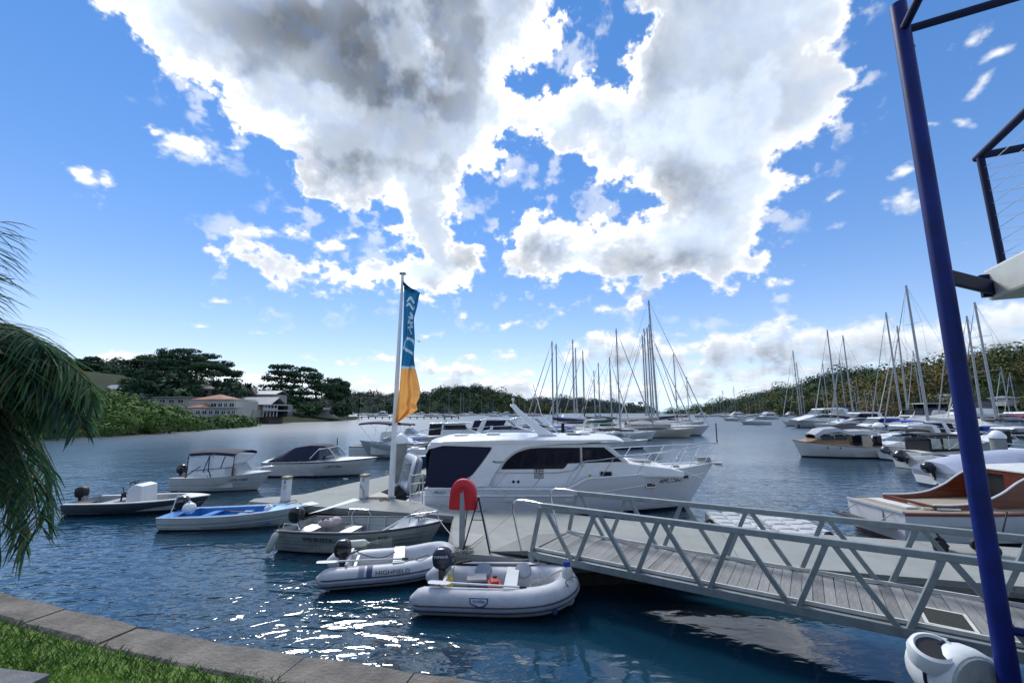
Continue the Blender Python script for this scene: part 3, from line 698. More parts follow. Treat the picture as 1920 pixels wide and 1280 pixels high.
for v_ in range(NV + 1):
    tv = v_ / NV; xl = np.interp(tv, [o[0] for o in outl], [max(o[1], 0) for o in outl]); xr = np.interp(tv, [o[0] for o in outl], [o[2] for o in outl]) + 7 * min(1, tv * 14) * min(1, (1 - tv) * 12)
    if tv < .03: xl = 755 + 2 * tv
    if v_ == 0: xr = 757
    for u_ in range(NU + 1):
        tu = u_ / NU; q = D(xl + (xr - xl) * tu, ys[v_] + 14 * tu * (tv < .12) * (1 - tv / .12) + (1 - tv) * 2 * tu, 15.72)
        amp = .02 + .16 * min(1, tu * 1.4)
        q.y += amp * math.sin(tu * 9.5 + tv * 5.0 + 1.2 * math.sin(tv * 11)) + .05 * math.sin(tv * 23 + tu * 4) * tu
        Vf.append(q)
Ff = []; Mf = []
def banner_mark(tu, tv):
    # white ring arc and tall script running up the banner
    if .605 < tv < .62: return True
    a, b = (tu - .52) / .42, (tv - .455) / .052
    r = math.hypot(a, b)
    if .62 < r < 1.0 and not (a > .1 and b > .15): return True
    if .42 < tv < .53 and .05 < tu < .95 and abs((tv - .47) - .055 * tu) < .010 and tv > .46: return True
    # broken strokes of script lost in the folds
    for (u0, v0, u1, v1, w_) in ((.25, .155, .45, .125, .05), (.45, .125, .60, .150, .05), (.22, .185, .42, .170, .05), (.42, .170, .58, .195, .05), (.52, .23, .60, .245, .06), (.50, .262, .62, .258, .07), (.46, .300, .66, .292, .05), (.50, .285, .64, .318, .05), (.48, .335, .68, .322, .045), (.56, .345, .64, .372, .03), (.68, .18, .80, .21, .03)):
        dx_, dv_ = u1 - u0, (v1 - v0) * 6; L2 = dx_ * dx_ + dv_ * dv_; q_ = max(0, min(1, ((tu - u0) * dx_ + (tv - v0) * 6 * dv_) / L2))
        if math.hypot(tu - u0 - q_ * dx_, (tv - v0) * 6 - q_ * dv_) < w_: return True
    return False
for v_ in range(NV):
    for u_ in range(NU):
        i = v_ * (NU + 1) + u_; Ff.append((i, i + 1, i + NU + 2, i + NU + 1)); tv = (v_ + .5) / NV
        Mf.append(2 if banner_mark((u_ + .5) / NU, tv) else (0 if tv < .612 else 1))
flag = np_mesh('banner_flag', [tuple(q) for q in Vf], Ff, [FLAGB, FLAGO, FLAGW], Mf, smooth=True)
tag(flag, 'long blue and orange banner flag with white emblem, hanging from the flagpole', 'flag')
# piles with white cones
def pile(x, y, top, r, lab, dark=False):
    t = thing('mooring_pile', lab, 'pile', (x, y, 0), 0, 'mooring piles'); 
    q = MB(); q.tube([(0, 0, -5), (0, 0, top - .42)], r, 18); q.build('shaft', mat('pile_concrete', (.24, .25, .235), .85, var=.25, scale=2, bump=.3) if not dark else mat('tarred_timber', (.02, .022, .028), .8, var=.4), t)
    if not dark: q = MB(); q.lathe([(r * 1.12, top - .44), (r * 1.12, top - .30), (r * .55, top - .06), (.03, top)], seg=18); q.build('cone_cap', WHITE, t)
c = D(752, 812, 19.5); pile(c.x, c.y, c.z, .30, 'grey concrete mooring pile with white cone cap directly behind the flagpole')
c = D(1867, 806, 24); pile(c.x, c.y, c.z, .33, 'grey concrete mooring pile with white cone cap right of the blue post')
c = D(1646, 791, 40); pile(c.x, c.y, c.z, .42, 'white cone capped pile between the moored yachts at right')
for i, (x_, y_, Y_) in enumerate([(1885, 797, 34), (1497, 792, 92), (1055, 786, 50)]):
    c = D(x_, y_, Y_); pile(c.x, c.y, c.z, .2, ['dark timber pile beside the white hull at the right edge', 'dark timber pile at the bow of the white sports cruiser', 'dark timber pile in front of the blue covered boat'][i], True)
# ropes coiled at the lifebuoy post
random.seed(4)
def coil(x, y, z, r, n, lab, m=ROPE):
    pts = []
    for k in range(n * 14): a = k / 14 * 2 * math.pi; rr = r * (.55 + .5 * random.random()); pts.append((x + rr * math.cos(a), y + rr * .8 * math.sin(a), z + .012 + .05 * random.random() + .02 * (k / (n * 14))))
    q = MB(); q.tube(catmull(pts, 2), .011, 5); tag(q.build('rope_coil', m), lab, 'rope')
w = standing(866, 1031)
coil(w.x + .05, w.y - .08, PZ, .22, 7, 'tangle of weathered mooring rope at the foot of the lifebuoy post')
w = standing(722, 937); coil(w.x, w.y - .1, PZ, .18, 4, 'small coil of brown rope beside the flagpole base', mat('brown_rope', (.25, .17, .11), .9))
# jet ski dock of plastic cubes
t = thing('jetski_dock', 'low floating dock of pale grey plastic cubes beyond the gangway', 'floating dock', (7.0, 13.2, 0), R(-4))
CUBE = mat('grey_float_plastic', (.46, .47, .48), .55, var=.1, scale=3); q = MB()
cs = .5
rings = []
for z, e in ((-.2, .03), (-.16, .0), (.2, .0), (.25, .04), (.26, .07)):
    h = cs / 2 - .012 - e; c_ = .06; rings.append([(-h + c_, -h, z), (h - c_, -h, z), (h, -h + c_, z), (h, h - c_, z), (h - c_, h, z), (-h + c_, h, z), (-h, h - c_, z), (-h, -h + c_, z)])
q.loft(rings, True, True, 0, False, False); cm = q.mesh('float_cube', CUBE); random.seed(9)
for i in range(6):
    for j in range(5):
        o = bpy.data.objects.new('float_cube', cm); COL.objects.link(o); o.parent = t
        dip = -.10 * (i in (2,)) - .08 * (i == 5); o.location = (-.75 + i * cs + .06 * j, -1.0 + j * cs, .10 + dip + random.uniform(-.012, .012)); o.rotation_euler = (random.uniform(-.03, .03), (.22 if i in (2,) else 0) + random.uniform(-.03, .03), 0)
for (x_, y_) in ((-1.05, -.6), (-1.02, .1), (1.7, -1.05)):
    q = MB(); q.tube([(x_ + .12 * math.cos(a / 10 * 6.283), y_ + .02 * math.sin(a), .22 + .12 * math.sin(a / 10 * 6.283)) for a in range(10)], .045, 8, closed=True); q.build('rubber_bumper', BLACK, t)
# hand trolley
t = thing('dock_trolley', 'flat black dock trolley with small wheels parked on the pontoon behind the gangway', 'trolley', (9.95, 9.95, PZ), R(-14))
q = MB(); q.box((.1, 0, .46), (1.25, .62, .05)); q.build('tray', BLACK, t, bevel=.01)
q = MB(); q.bar((-.45, -.2, .42), (-.25, -.2, .15), .03); q.bar((.5, -.2, .42), (.5, -.2, .15), .03); q.bar((-.45, .2, .42), (-.25, .2, .15), .03); q.bar((.5, .2, .42), (.5, .2, .15), .03); q.build('undercarriage', BLACK, t)
for (x_, y_) in ((-.42, -.22), (-.2, .2), (.52, -.22), (.52, .2)):
    q = MB(); q.tube([(0, -.035, 0), (0, .035, 0)], .13, 16); o = q.build('wheel', BLACK, t); o.location = (x_, y_, .13)
q = MB(); q.tube([(.7, -.25, .48), (.86, -.25, .95), (.86, .25, .95), (.7, .25, .48)], .016, 8); q.build('push_handle', BLACK, t)
# white tub by the post
tub = thing('moulded_tub', 'white rounded moulded tub with dark oval mouth and navy strap below the gangway', 'tub', D(1797, 1272, 4.6), R(0)); tub.scale = (1.02, 1.02, 1.02)
TUBW = mat('white_moulded_plastic', (.66, .70, .70), .45, var=.1, scale=5); TUBG = mat('canvas_end', (.40, .43, .40), .8, var=.15, scale=8, bump=.3)
q = MB(); rings = []
ax = Vector((.06, -.95, .02)).normalized(); side = ax.cross(Vector((0, 0, 1))).normalized(); upv = side.cross(ax)
for s_, r_ in ((-.34, .17), (-.30, .235), (-.2, .29), (-.05, .315), (.08, .325), (.16, .315), (.19, .29)):
    rings.append([ax * s_ + side * r_ * 1.0 * math.cos(k / 28 * 6.2832) + upv * r_ * math.sin(k / 28 * 6.2832) for k in range(28)])
q.loft(rings, True, True); q.build('body', TUBW, tub)
q = MB(); q.lathe([(.285, 0), (.27, .02), (.12, .035), (.10, .022), (.02, .03)], seg=28); o = q.build('end_disc', TUBG, tub); o.location = ax * .19; o.rotation_euler = ax.to_track_quat('Z', 'Y').to_euler()
q = MB(); q.box((0, .02, .03), (.11, .022, .02)); q.box((.01, -.03, .03), (.07, .045, .02)); o = q.build('hub_slot', BLACK, tub); o.location = ax * .195 + side * -.02 - upv * .03; o.rotation_euler = ax.to_track_quat('Z', 'Y').to_euler()
q = MB(); q.tube([ax * -.02 + (side * math.cos(k / 28 * 6.2832) + upv * math.sin(k / 28 * 6.2832)) * .322 for k in range(28)], .016, 6, closed=True); q.build('navy_strap', NAVY, tub)
mc = Vector((-.215, -.02, .27)); rings = []
for s_, a_, b_ in ((-.14, .20, .17), (-.04, .215, .185), (.02, .20, .165), (.035, .17, .135), (.01, .155, .12), (-.08, .14, .10)):
    n3_ = Vector((-.1, -.35, .93)).normalized(); e1 = Vector((.93, .2, .18)).normalized(); e1 = (e1 - n3_ * e1.dot(n3_)).normalized(); e2 = n3_.cross(e1)
    rings.append([mc + n3_ * s_ + e1 * a_ * math.cos(k / 24 * 6.2832) + e2 * b_ * math.sin(k / 24 * 6.2832) for k in range(24)])
q = MB(); q.loft(rings[:5], True, False); q.build('mouth_rim', TUBW, tub)
q = MB(); q.loft(rings[4:], True, True); q.build('mouth_shade', BLACK, tub)  # black plug painted for the shade down the hollow mouth
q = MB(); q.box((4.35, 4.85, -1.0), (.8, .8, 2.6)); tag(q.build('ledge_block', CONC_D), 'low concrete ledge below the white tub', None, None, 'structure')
# ------------------------------------------------------------------ drooping palm on the left bank
LEAF = [cloth('palm_leaf_%d' % i, c) for i, c in enumerate([(.045, .115, .06), (.07, .15, .06), (.03, .08, .055), (.15, .13, .055)])]
RACH = mat('palm_rachis', (.07, .075, .03), .6, var=.3)
PALM = thing('drooping_palm', 'dense palm with long drooping fronds hanging over the water at the left edge', 'palm tree', (-7.12, 4.8, GZ - .40))
rg = random.Random(21)
q = MB(); q.tube(catmull([(0, 0, -.4), (.05, .05, 1.2), (.1, .1, 2.2), (.15, .1, 2.85)], 5), .2, 14); q.build('trunk', mat('palm_trunk', (.13, .105, .075), .9, var=.35, scale=8, bump=.8, bscale=14, stretch=(1, 1, 6)), PALM)
def frond(az, rise, length, droop, seed, dead=False, start=(0.15, .1, 2.75)):
    r = random.Random(seed); V = []; Fq = []; mi = []
    pts = []; p = Vector(start); d = Vector((math.cos(az) * math.cos(rise), math.sin(az) * math.cos(rise), math.sin(rise))); n = 26; st = length / n
    for k in range(n + 1):
        pts.append(p.copy()); p = p + d * st
        d = (d + Vector((0, 0, -1)) * droop * st * (.5 + 1.3 * k / n)).normalized()
    mb_ = MB(); mb_.tube(pts, [.03 * (1 - k / n) + .006 for k in range(n + 1)], 5, 0)
    m0 = len(mb_.f)
    base = 3 if dead else r.choice((0, 0, 1, 2))
    for k in range(3, n + 1):
        for sub in range(3):
            t = (k - 1 + sub / 3); i = min(int(t), n - 1); q = pts[i].lerp(pts[i + 1], t - i); tg = (pts[i + 1] - pts[i]).normalized()
            sd = tg.cross(Vector((0, 0, 1))); sd = sd.normalized() if sd.length > .05 else Vector((1, 0, 0))
            for sgn in (-1, 1):
                f = t / n; L = (.36 + .40 * math.sin(math.pi * min(1, f * .85 + .12))) * r.uniform(.7, 1.15)
                dr = (sd * sgn * r.uniform(.7, 1.1) + tg * r.uniform(.35, .75) + Vector((0, 0, r.uniform(-.35, .25)))).normalized()
                w = .0105 * r.uniform(.7, 1.25); a = q.copy(); wv = dr.cross(Vector((r.uniform(-.5, .5), r.uniform(-.5, .5), 1))).normalized() * w
                vs = [a - wv * .5, a + wv * .5]; 
                for s_ in range(1, 4):
                    dr = (dr + Vector((r.uniform(-.12, .12), r.uniform(-.12, .12), -r.uniform(.2, .6) * (1.2 if dead else .8)))).normalized(); a = a + dr * L / 3
                    ww = wv * (1 if s_ < 3 else .15); vs += [a - ww, a + ww]
                o = len(mb_.v); mb_.v += [tuple(v_) for v_ in vs]; mm = 1 + (base if r.random() < .72 else r.choice((0, 1, 2, 3)))
                for s_ in range(3): mb_.f.append((o + 2 * s_, o + 2 * s_ + 1, o + 2 * s_ + 3, o + 2 * s_ + 2)); mb_.m.append(mm); mb_.sm.append(True)
    me = bpy.data.meshes.new('frond'); me.from_pydata(mb_.v, [], mb_.f)
    for m in [RACH] + LEAF: me.materials.append(m)
    me.polygons.foreach_set('material_index', mb_.m); me.update()
    o = bpy.data.objects.new('frond', me); COL.objects.link(o); o.parent = PALM; return o
r5 = random.Random(8)
spec = [(.12, 1.40, 2.25, .32), (2.6, 1.3, 2.2, .4), (.1, .72, 1.7, 1.0), (.45, .66, 1.7, 1.0), (-.2, .6, 1.7, 1.0), (.0, .45, 1.8, .95), (.3, .35, 1.9, .9), (.7, .45, 1.8, .9), (-.6, .5, 1.8, .9)]
for i in range(12): spec.append((r5.uniform(-.7, 1.0), r5.uniform(-.2, .5), r5.uniform(1.6, 2.3), r5.uniform(.9, 1.3)))
for i in range(17): spec.append((r5.uniform(-1.1, 1.3), r5.uniform(-1.2, -.2), r5.uniform(2.2, 3.3), r5.uniform(.5, 1.0)))
for i in range(12): spec.append((r5.uniform(1.5, 5.0), r5.uniform(-.3, .9), r5.uniform(1.8, 2.6), r5.uniform(.7, 1.1)))
spec += [(.35, .45, 2.35, .85), (.5, .35, 2.3, .85), (.28, .2, 2.5, .8)]
for k, (az, rise, L, dr) in enumerate(spec): frond(az, rise, L * .80, dr * 1.12, 100 + k, rise < -.5 and k % 3 == 0)
# ------------------------------------------------------------------ boats: shared pieces (x forward, y to port, z up from the waterline)
def lerp(a, b, t): return a + (b - a) * t
class Hull:
    def __init__(s, L, B, zs, zb, draft=.3, rake=.5, stern=.85, full=2.4, flare=.12, chine=.75, sheer=None, n=26, bow_w=.02, maxat=.42):
        s.__dict__.update(locals())
    def half(s, t):
        if t < s.maxat: return s.B / 2 * (s.stern + (1 - s.stern) * math.sin(t / s.maxat * math.pi / 2))
        return max(s.bow_w, s.B / 2 * (1 - ((t - s.maxat) / (1 - s.maxat)) ** s.full))
    def top(s, t): return s.sheer(t) if s.sheer else s.zs + (s.zb - s.zs) * t ** 2
    def ring(s, t, f=None):
        hb = s.half(t); zt = s.top(t); zk = -s.draft + (s.draft + .02) * t ** 6; zc = .02 + zt * .45 * t ** 3 + .06 * zt * (1 - t); hc = hb * (s.chine + .12 * (1 - t) - (.30) * t ** 2)
        def x(z): return t * s.L - s.rake * (1 - (z - zk) / (zt - zk)) * t ** 4
        pts = []
        for y, z in ((hb, zt), (hb * .992 - .25 * s.flare * hb * t, lerp(zc, zt, .72)), (lerp(hc, hb, .5) - .5 * s.flare * hb * t, lerp(zc, zt, .4)), (hc, zc), (hc * .55, lerp(zk, zc, .45)), (0.0, zk)): pts.append((x(z), y, z))
        return [(a, -b, c) for a, b, c in pts] + pts[-2::-1]
    def outer(s, mb, mi=0):
        rings = [s.ring(i / s.n) for i in range(s.n + 1)]
        mb.loft(rings, False, False, mi); k = len(rings[0]); o = len(mb.v) - len(rings) * k
        mb.f.append(tuple(o + i for i in range(k))); mb.m.append(mi); mb.sm.append(False)
        mb.f.append(tuple(o + (len(rings) - 1) * k + i for i in range(k))); mb.m.append(mi); mb.sm.append(False)
        return mb
    def deck(s, mb, t0=0, t1=1, camber=.05, mi=0, dz=0.0, inset_=0.0):
        rings = []
        for i in range(s.n + 1):
            t = lerp(t0, t1, i / s.n); hb = max(.01, s.half(t) - inset_); z = s.top(t) + dz
            rings.append([(t * s.L, -hb, z), (t * s.L, -hb * .5, z + camber * .75 * hb), (t * s.L, 0, z + camber * hb), (t * s.L, hb * .5, z + camber * .75 * hb), (t * s.L, hb, z)])
        return mb.loft(rings, False, False, mi)
    def well(s, mb, t0, t1, gw, zf, mi=0, mg=0, lip=.0):
        """open cockpit: gunwale of width gw and a liner down to the floor zf"""
        rings = []
        for i in range(s.n + 1):
            t = lerp(t0, t1, i / s.n); hb = s.half(t); z = s.top(t); hi = max(.02, hb - gw); fl = max(.015, hi * .9)
            rings.append([(t * s.L, y, zz) for y, zz in ((-hb, z), (-hb, z + lip), (-hi, z + lip), (-hi, z + lip - .02), (-fl, zf), (fl, zf), (hi, z + lip - .02), (hi, z + lip), (hb, z + lip), (hb, z))])
        k = 10; o = len(mb.v); mb.v += [q for r in rings for q in r]
        for i in range(s.n):
            for a in range(k - 1): mb.f.append((o + i * k + a, o + i * k + a + 1, o + (i + 1) * k + a + 1, o + (i + 1) * k + a)); mb.m.append(mg if a in (0, 1, 2, 6, 7, 8) else mi); mb.sm.append(False)
        for q in (0, s.n):
            mb.f.append(tuple(o + q * k + a for a in (3, 4, 5, 6))); mb.m.append(mi); mb.sm.append(False)
        return mb
    def side(s, t, zz, out=.01):
        """point on the starboard side and the heading of the plating there"""
        def pt(t_):
            r = s.ring(t_); zs_ = [q[2] for q in r[:4]]
            for a in range(3):
                if r[a + 1][2] <= zz <= r[a][2]:
                    u = (zz - r[a][2]) / (r[a + 1][2] - r[a][2]); return Vector(r[a]).lerp(Vector(r[a + 1]), u), Vector(r[a]) - Vector(r[a + 1])
            return Vector(r[0]), Vector(r[0]) - Vector(r[1])
        p, upd = pt(t); p2, _ = pt(min(1, t + .02)); d = (p2 - p).normalized(); nrm = d.cross(upd.normalized()).normalized()
        if nrm.y > 0: nrm = -nrm
        return p + nrm * out, d, nrm
    def strake(s, mb, t0, t1, zf, r=.02, mi=0, out=.0, sides=(-1, 1), n=24):
        for sg in sides:
            pts = []
            for i in range(n + 1):
                t = lerp(t0, t1, i / n); p, d, nr = s.side(t, zf(t), out); pts.append((p.x, p.y * (1 if sg < 0 else -1), p.z))
            mb.tube(pts, r, 6, mi)
        return mb
    def text(s, txt, t, z, size, m, parent, name='lettering', xs=1.0, port=False):
        p, d, nr = s.side(t, z, .012)
        zx = d; zy = nr.cross(zx); M = Matrix((zx, zy, nr)).transposed()
        if zy.z < 0: M = Matrix((-zx, -zy, nr)).transposed()
        return lettering(txt, size, p, M.to_euler(), m, parent, name, xs=xs)
def outboard(parent, loc, rz=0, s=1.0, tilt=0.0, colour=None, text=None, tiller=True, tcol=None):
    """an outboard motor hung on a transom: the boat's part with its own sub-parts; x aft is negative"""
    colour = colour or BLKGLOSS
    q = MB(); q.box((.02, 0, -.05), (.09, .20, .28)); q.box((-.06, 0, -.02), (.10, .10, .10))
    e = q.build('outboard_motor', GREYP, parent); e.location = loc; e.rotation_euler = (0, -tilt, rz); e.scale = (s, s, s)
    q = MB(); rings = []
    for z, x0, x1, w in ((.02, -.26, .05, .11), (.08, -.31, .09, .145), (.22, -.33, .10, .155), (.33, -.31, .08, .15), (.39, -.26, .02, .125), (.42, -.2, -.05, .08)):
        rings.append([(lerp(x0, x1, .5) + (x1 - x0) / 2 * math.copysign(abs(math.cos(a)) ** .55, math.cos(a)), w * math.copysign(abs(math.sin(a)) ** .55, math.sin(a)), z) for a in [k / 20 * 2 * math.pi for k in range(20)]])
    q.loft(rings, True, True); c = q.build('cowl', colour, e)
    q = MB(); q.bar((-.12, 0, .03), (-.10, 0, -.62), .10, .16); q.box((-.14, 0, -.42), (.36, .18, .02)); q.lathe([(.10, -.02), (.13, .02)], (-.11, 0, 0)); q.build('leg', BLKGLOSS if colour is not LGREY else LGREY, e)
    q = MB(); q.tube([(.08, 0, -.62), (0, 0, -.62), (-.28, 0, -.62), (-.36, 0, -.62)], [.015, .055, .06, .03], 10)
    for k in range(3):
        a = k * 2.094; q.add([(-.30, .03 * math.cos(a), -.62 + .03 * math.sin(a)), (-.27, .14 * math.cos(a + .35), -.62 + .14 * math.sin(a + .35)), (-.31, .15 * math.cos(a), -.62 + .15 * math.sin(a)), (-.34, .13 * math.cos(a - .35), -.62 + .13 * math.sin(a - .35))], [(0, 1, 2, 3)], 0, False)
    q.add([(-.05, 0, -.66), (-.24, 0, -.66), (-.20, 0, -.84), (-.12, 0, -.82)], [(0, 1, 2, 3)], 0, False); q.build('propeller', GREYP, e)
    if tiller: q = MB(); q.tube([(.08, .02, .05), (.3, .02, .10), (.52, .02, .13)], [.022, .02, .028], 8); q.build('tiller_handle', BLACK, e)
    if text: lettering(text, .085, (-.11, -.158, .27), (R(90), 0, 0), tcol or WHITE, e, 'cowl_lettering', xs=.9)
    return e
def sit(o, a, b):                            # set the boat's stern centre at a, its bow pointing at b
    d = Vector(b) - Vector(a); o.location = (*a, 0); o.rotation_euler = (0, 0, math.atan2(d.y, d.x)); return d.length
TXT = mat('black_vinyl_lettering', (.015, .015, .02), .5, var=.1)
GREYD = mat('dark_grey_hull_paint', (.055, .075, .09), .35, var=.15, scale=3, coat=.2)
# --- open skiff with a white console
t = thing('console_skiff', 'low dark grey open skiff with white steering console, leftmost of the moored boats', 'skiff', (-15.75, 16.0, 0), R(4))
h = Hull(4.45, 1.75, .40, .52, .2, .35, .92, 2.6, .08)
q = MB(); h.outer(q); q.build('hull', GREYD, t)
q = MB(); h.well(q, .015, .80, .13, .12, 0, 1, .02); q.build('cockpit', [mat('grey_deck_paint', (.30, .32, .32), .6, var=.12), CREAM], t)
q = MB(); h.deck(q, .80, 1, .10, 0, .02); q.build('foredeck', CREAM, t)
q = MB(); h.strake(q, 0, 1, lambda u: h.top(u) + .0, .022, 0, .0); q.build('gunwale_rub', CREAM, t)
c = MB(); c.prism([(1.75, .12), (2.35, .12), (2.28, .92), (2.0, .98), (1.80, .80)], 'y', -.38, .38); con = c.build('steering_console', WHITE, t, bevel=.03)
q = MB(); q.tube([(1.72 + .17 * .55 * math.cos(a / 18 * 6.2832), .17 * math.sin(a / 18 * 6.2832), 1.0 + .17 * .5 * math.cos(a / 18 * 6.2832)) for a in range(18)], .016, 6, closed=True); q.tube([(1.72, 0, 1.0), (1.84, 0, .88)], .02, 6)
for a in range(3): q.tube([(1.72, 0, 1.0), (1.72 + .095 * math.cos(a * 2.1), .17 * math.sin(a * 2.1), 1.0 + .085 * math.cos(a * 2.1))], .01, 5)
q.build('steering_wheel', BLACK, con)
q = MB(); q.tube([(1.72, -.34, .72), (1.62, -.34, .6), (1.60, -.34, .4)], .03, 6); q.box((1.70, -.38, .62), (.12, .08, .16)); q.tube([(1.70, -.38, .7), (1.64, -.38, .9)], .015, 6); q.build('throttle', BLACK, con)
q = MB(); q.box((1.15, 0, .34), (.36, 1.1, .05)); q.box((1.15, 0, .23), (.3, .9, .2)); q.build('thwart', GREYP, t)
q = MB(); q.box((.55, -.5, .3), (.5, .3, .25)); q.build('battery_box', BLACK, t)
outboard(t, (.06, 0, .50), 0, .92, R(4), BLACK, None, False)
# --- blue and white dinghy
t = thing('blue_dinghy', 'open fibreglass dinghy, white outside and bright blue inside, with oars and white buoys', 'dinghy', (-10.85, 14.05, 0), R(2))
BLU = mat('bright_blue_gelcoat', (.03, .19, .50), .3, var=.1, scale=3, coat=.3); LBLU = mat('pale_blue_gelcoat', (.20, .48, .70), .3, var=.1, scale=3, coat=.3)
h = Hull(4.15, 1.55, .40, .60, .2, .30, .88, 2.5, .10)
CLINK = mat('white_dinghy_hull', (.52, .57, .56), .35, var=.1, scale=2.5, coat=.2, under=(.25, .22, .15), under_z=.05)
q = MB(); h.outer(q); q.build('hull', CLINK, t)
q = MB(); h.strake(q, 0, .98, lambda u: h.top(u) - .15, .012); h.strake(q, 0, .97, lambda u: h.top(u) - .28, .012); q.build('plank_edge', CLINK, t)
q = MB(); h.well(q, .12, .78, .20, .10, 0, 0, .01); q.build('blue_liner', BLU, t)
q = MB(); h.deck(q, 0, .12, .03, 0, .01); q.build('stern_deck', BLU, t)
q = MB(); h.deck(q, .78, 1, .12, 0, .01); q.build('foredeck', LBLU, t)
q = MB(); h.strake(q, 0, 1, lambda u: h.top(u) + .005, .02); q.build('gunwale_rub', WHITE, t)
for x_ in (1.15, 2.15):
    q = MB(); q.box((x_, 0, .34), (.26, 1.12, .03)); q.build('thwart', LBLU if x_ > 2 else BLU, t)
def oar(parent_label, loc, rz, pitch, L, shaft, bl):
    t = thing('oar', parent_label, 'oar', loc, rz, None); t.rotation_euler = (0, pitch, rz)
    q = MB(); q.tube([(0, 0, 0), (L, 0, 0)], .019, 8); q.build('shaft', shaft, t)
    q = MB(); q.tube([(L * .0, 0, 0), (L * .09, 0, 0)], .024, 8); q.build('grip', BLACK, t)
    q = MB(); rings = []
    for u, w_ in ((0, .03), (.15, .075), (.6, .085), (.95, .075), (1, .05)): rings.append([(L * .98 + u * .42, -w_, .0), (L * .98 + u * .42, 0, .012), (L * .98 + u * .42, w_, 0), (L * .98 + u * .42, 0, -.012)])
    q.loft(rings, True, True); q.build('blade', bl, t); return t
VARN = mat('varnished_timber', (.30, .13, .05), .35, var=.3, scale=5, stretch=(.6, 5, 5), coat=.3)
M0 = t.matrix_basis.copy()
p_ = M0 @ Vector((1.5, .25, .38)); oar('varnished timber oar lying across the thwarts of the blue dinghy', p_, R(-4), R(1), 1.5, VARN, VARN)
def buoy(lab, loc, r, m=None):
    t = thing('buoy', lab, 'buoy', loc); q = MB(); q.ball((0, 0, 0), (r, r, r * .95), 16); q.build('float', m or WHITE, t); q = MB(); q.lathe([(.035, r * .9), (.045, r * 1.08), (.02, r * 1.12)], (0, 0, 0), 8); q.build('eye', m or WHITE, t)
buoy('round white buoy resting on the stern of the blue dinghy', M0 @ Vector((.62, -.2, .58)), .19)
buoy('small white buoy inside the bow end of the blue dinghy', M0 @ Vector((2.95, .1, .46)), .15)
q = MB(); q.tube([(.30, -.55, .45), (.42, -.45, 1.12)], .016, 6); q.build('pole', WHITE, t)
outboard(t, (.10, .42, .44), 0, 1.0, R(10), BLKGLOSS, 'SUZUKI', True, LGREY)
q = MB(); q.tube(catmull([(3.5, 0, .68), (3.7, .2, .72), (3.85, 0, .70), (3.6, -.2, .66)], 5), .01, 5); q.build('bow_line', BLACK, t)
# --- aluminium dinghy
TIN = mat('pressed_aluminium', (.30, .35, .335), .45, .45, var=.16, scale=3, bump=.1, bscale=30)
t = thing('aluminium_dinghy', 'dented aluminium dinghy with black lettering and two fenders, moored left of the lifebuoy', 'dinghy', (-6.05, 12.25, 0), R(-10))
h = Hull(4.3, 1.72, .55, .78, .2, .45, .90, 2.5, .14)
q = MB(); h.outer(q); q.build('hull', TIN, t)
q = MB()
for f_ in (.2, .36, .52, .68): h.strake(q, 0, .96, lambda u, f_=f_: h.top(u) * (1 - f_), .008)
q.build('pressed_rib', TIN, t)
q = MB(); h.well(q, .012, .74, .055, .08, 0, 1, .01); q.build('interior', [mat('bare_aluminium', (.36, .39, .37), .5, .4, var=.15), mat('navy_gunwale', (.02, .022, .05), .5)], t)
q = MB(); h.strake(q, 0, 1, lambda u: h.top(u) - .02, .026); q.build('gunwale_rub', mat('navy_gunwale', (.02, .022, .05), .5), t)
q = MB(); h.deck(q, .74, 1, .10, 0, .015); q.build('foredeck', WHITE, t)
for k in range(5):
    t_ = .18 + .12 * k
    for sg in (-1, 1):
        hb = h.half(t_) - .06; q = MB(); q.bar((t_ * h.L, sg * hb, h.top(t_)), (t_ * h.L, sg * hb * .9, .1), .05, .03); q.build('side_frame', ALU, t)
for z_ in (.42, .30):
    q = MB(); q.tube([(lerp(.03, .72, i / 12) * h.L, h.half(lerp(.03, .72, i / 12)) * .965 - .06, z_ + .0) for i in range(13)], .010, 5); q.build('inner_rib', ALU, t)
for x_, w_ in ((.35, .5), (1.55, .32), (2.75, .3)):
    q = MB(); q.box((x_, 0, .36), (w_, 1.42, .035)); q.box((x_, 0, .22), (w_ * .8, 1.3, .24)); q.build('bench_seat', ALU, t)
q = MB(); q.tube([(.08, -.55, .56), (.10, -.55, .66), (.55, -.62, .68), (.62, -.64, .58)], .016, 8); q.build('grab_rail', STEEL, t)
q = MB(); q.tube([(1.15, .80, .60), (1.18, .80, .78), (1.75, .82, .78), (1.85, .82, .62)], .016, 8); q.build('grab_rail', STEEL, t)
q = MB(); q.tube(catmull([(1.35, .79, .78), (1.3, .7, .6), (1.4, .6, .42), (1.3, .4, .38)], 5), .012, 5); q.build('cable', LGREY, t)
q = MB(); q.add([(3.05, -.68, .66), (3.05, .70, .66), (3.45, .52, .92), (3.45, -.50, .92)], [(0, 1, 2, 3)], 0, False); q.build('low_screen', WSCREEN, t)
q = MB(); q.bar((2.95, -.72, .64), (3.5, -.46, .96), .04, .025); q.bar((2.95, .74, .64), (3.5, .48, .96), .04, .025); q.build('screen_frame', WHITE, t)
q = MB(); q.box((3.72, .0, .90), (.22, .5, .05)); q.bar((3.72, -.2, .78), (3.72, -.2, .9), .03); q.bar((3.72, .2, .78), (3.72, .2, .9), .03); q.build('bow_roller', GREYP, t)
q = MB(); q.tube([(3.55, -.42, .80), (3.6, -.4, 1.0), (4.15, -.05, 1.02), (4.2, 0, .82)], .014, 8); q.tube([(3.55, .42, .80), (3.6, .4, 1.0), (4.15, .05, 1.02)], .014, 8); q.build('bow_rail', STEEL, t)
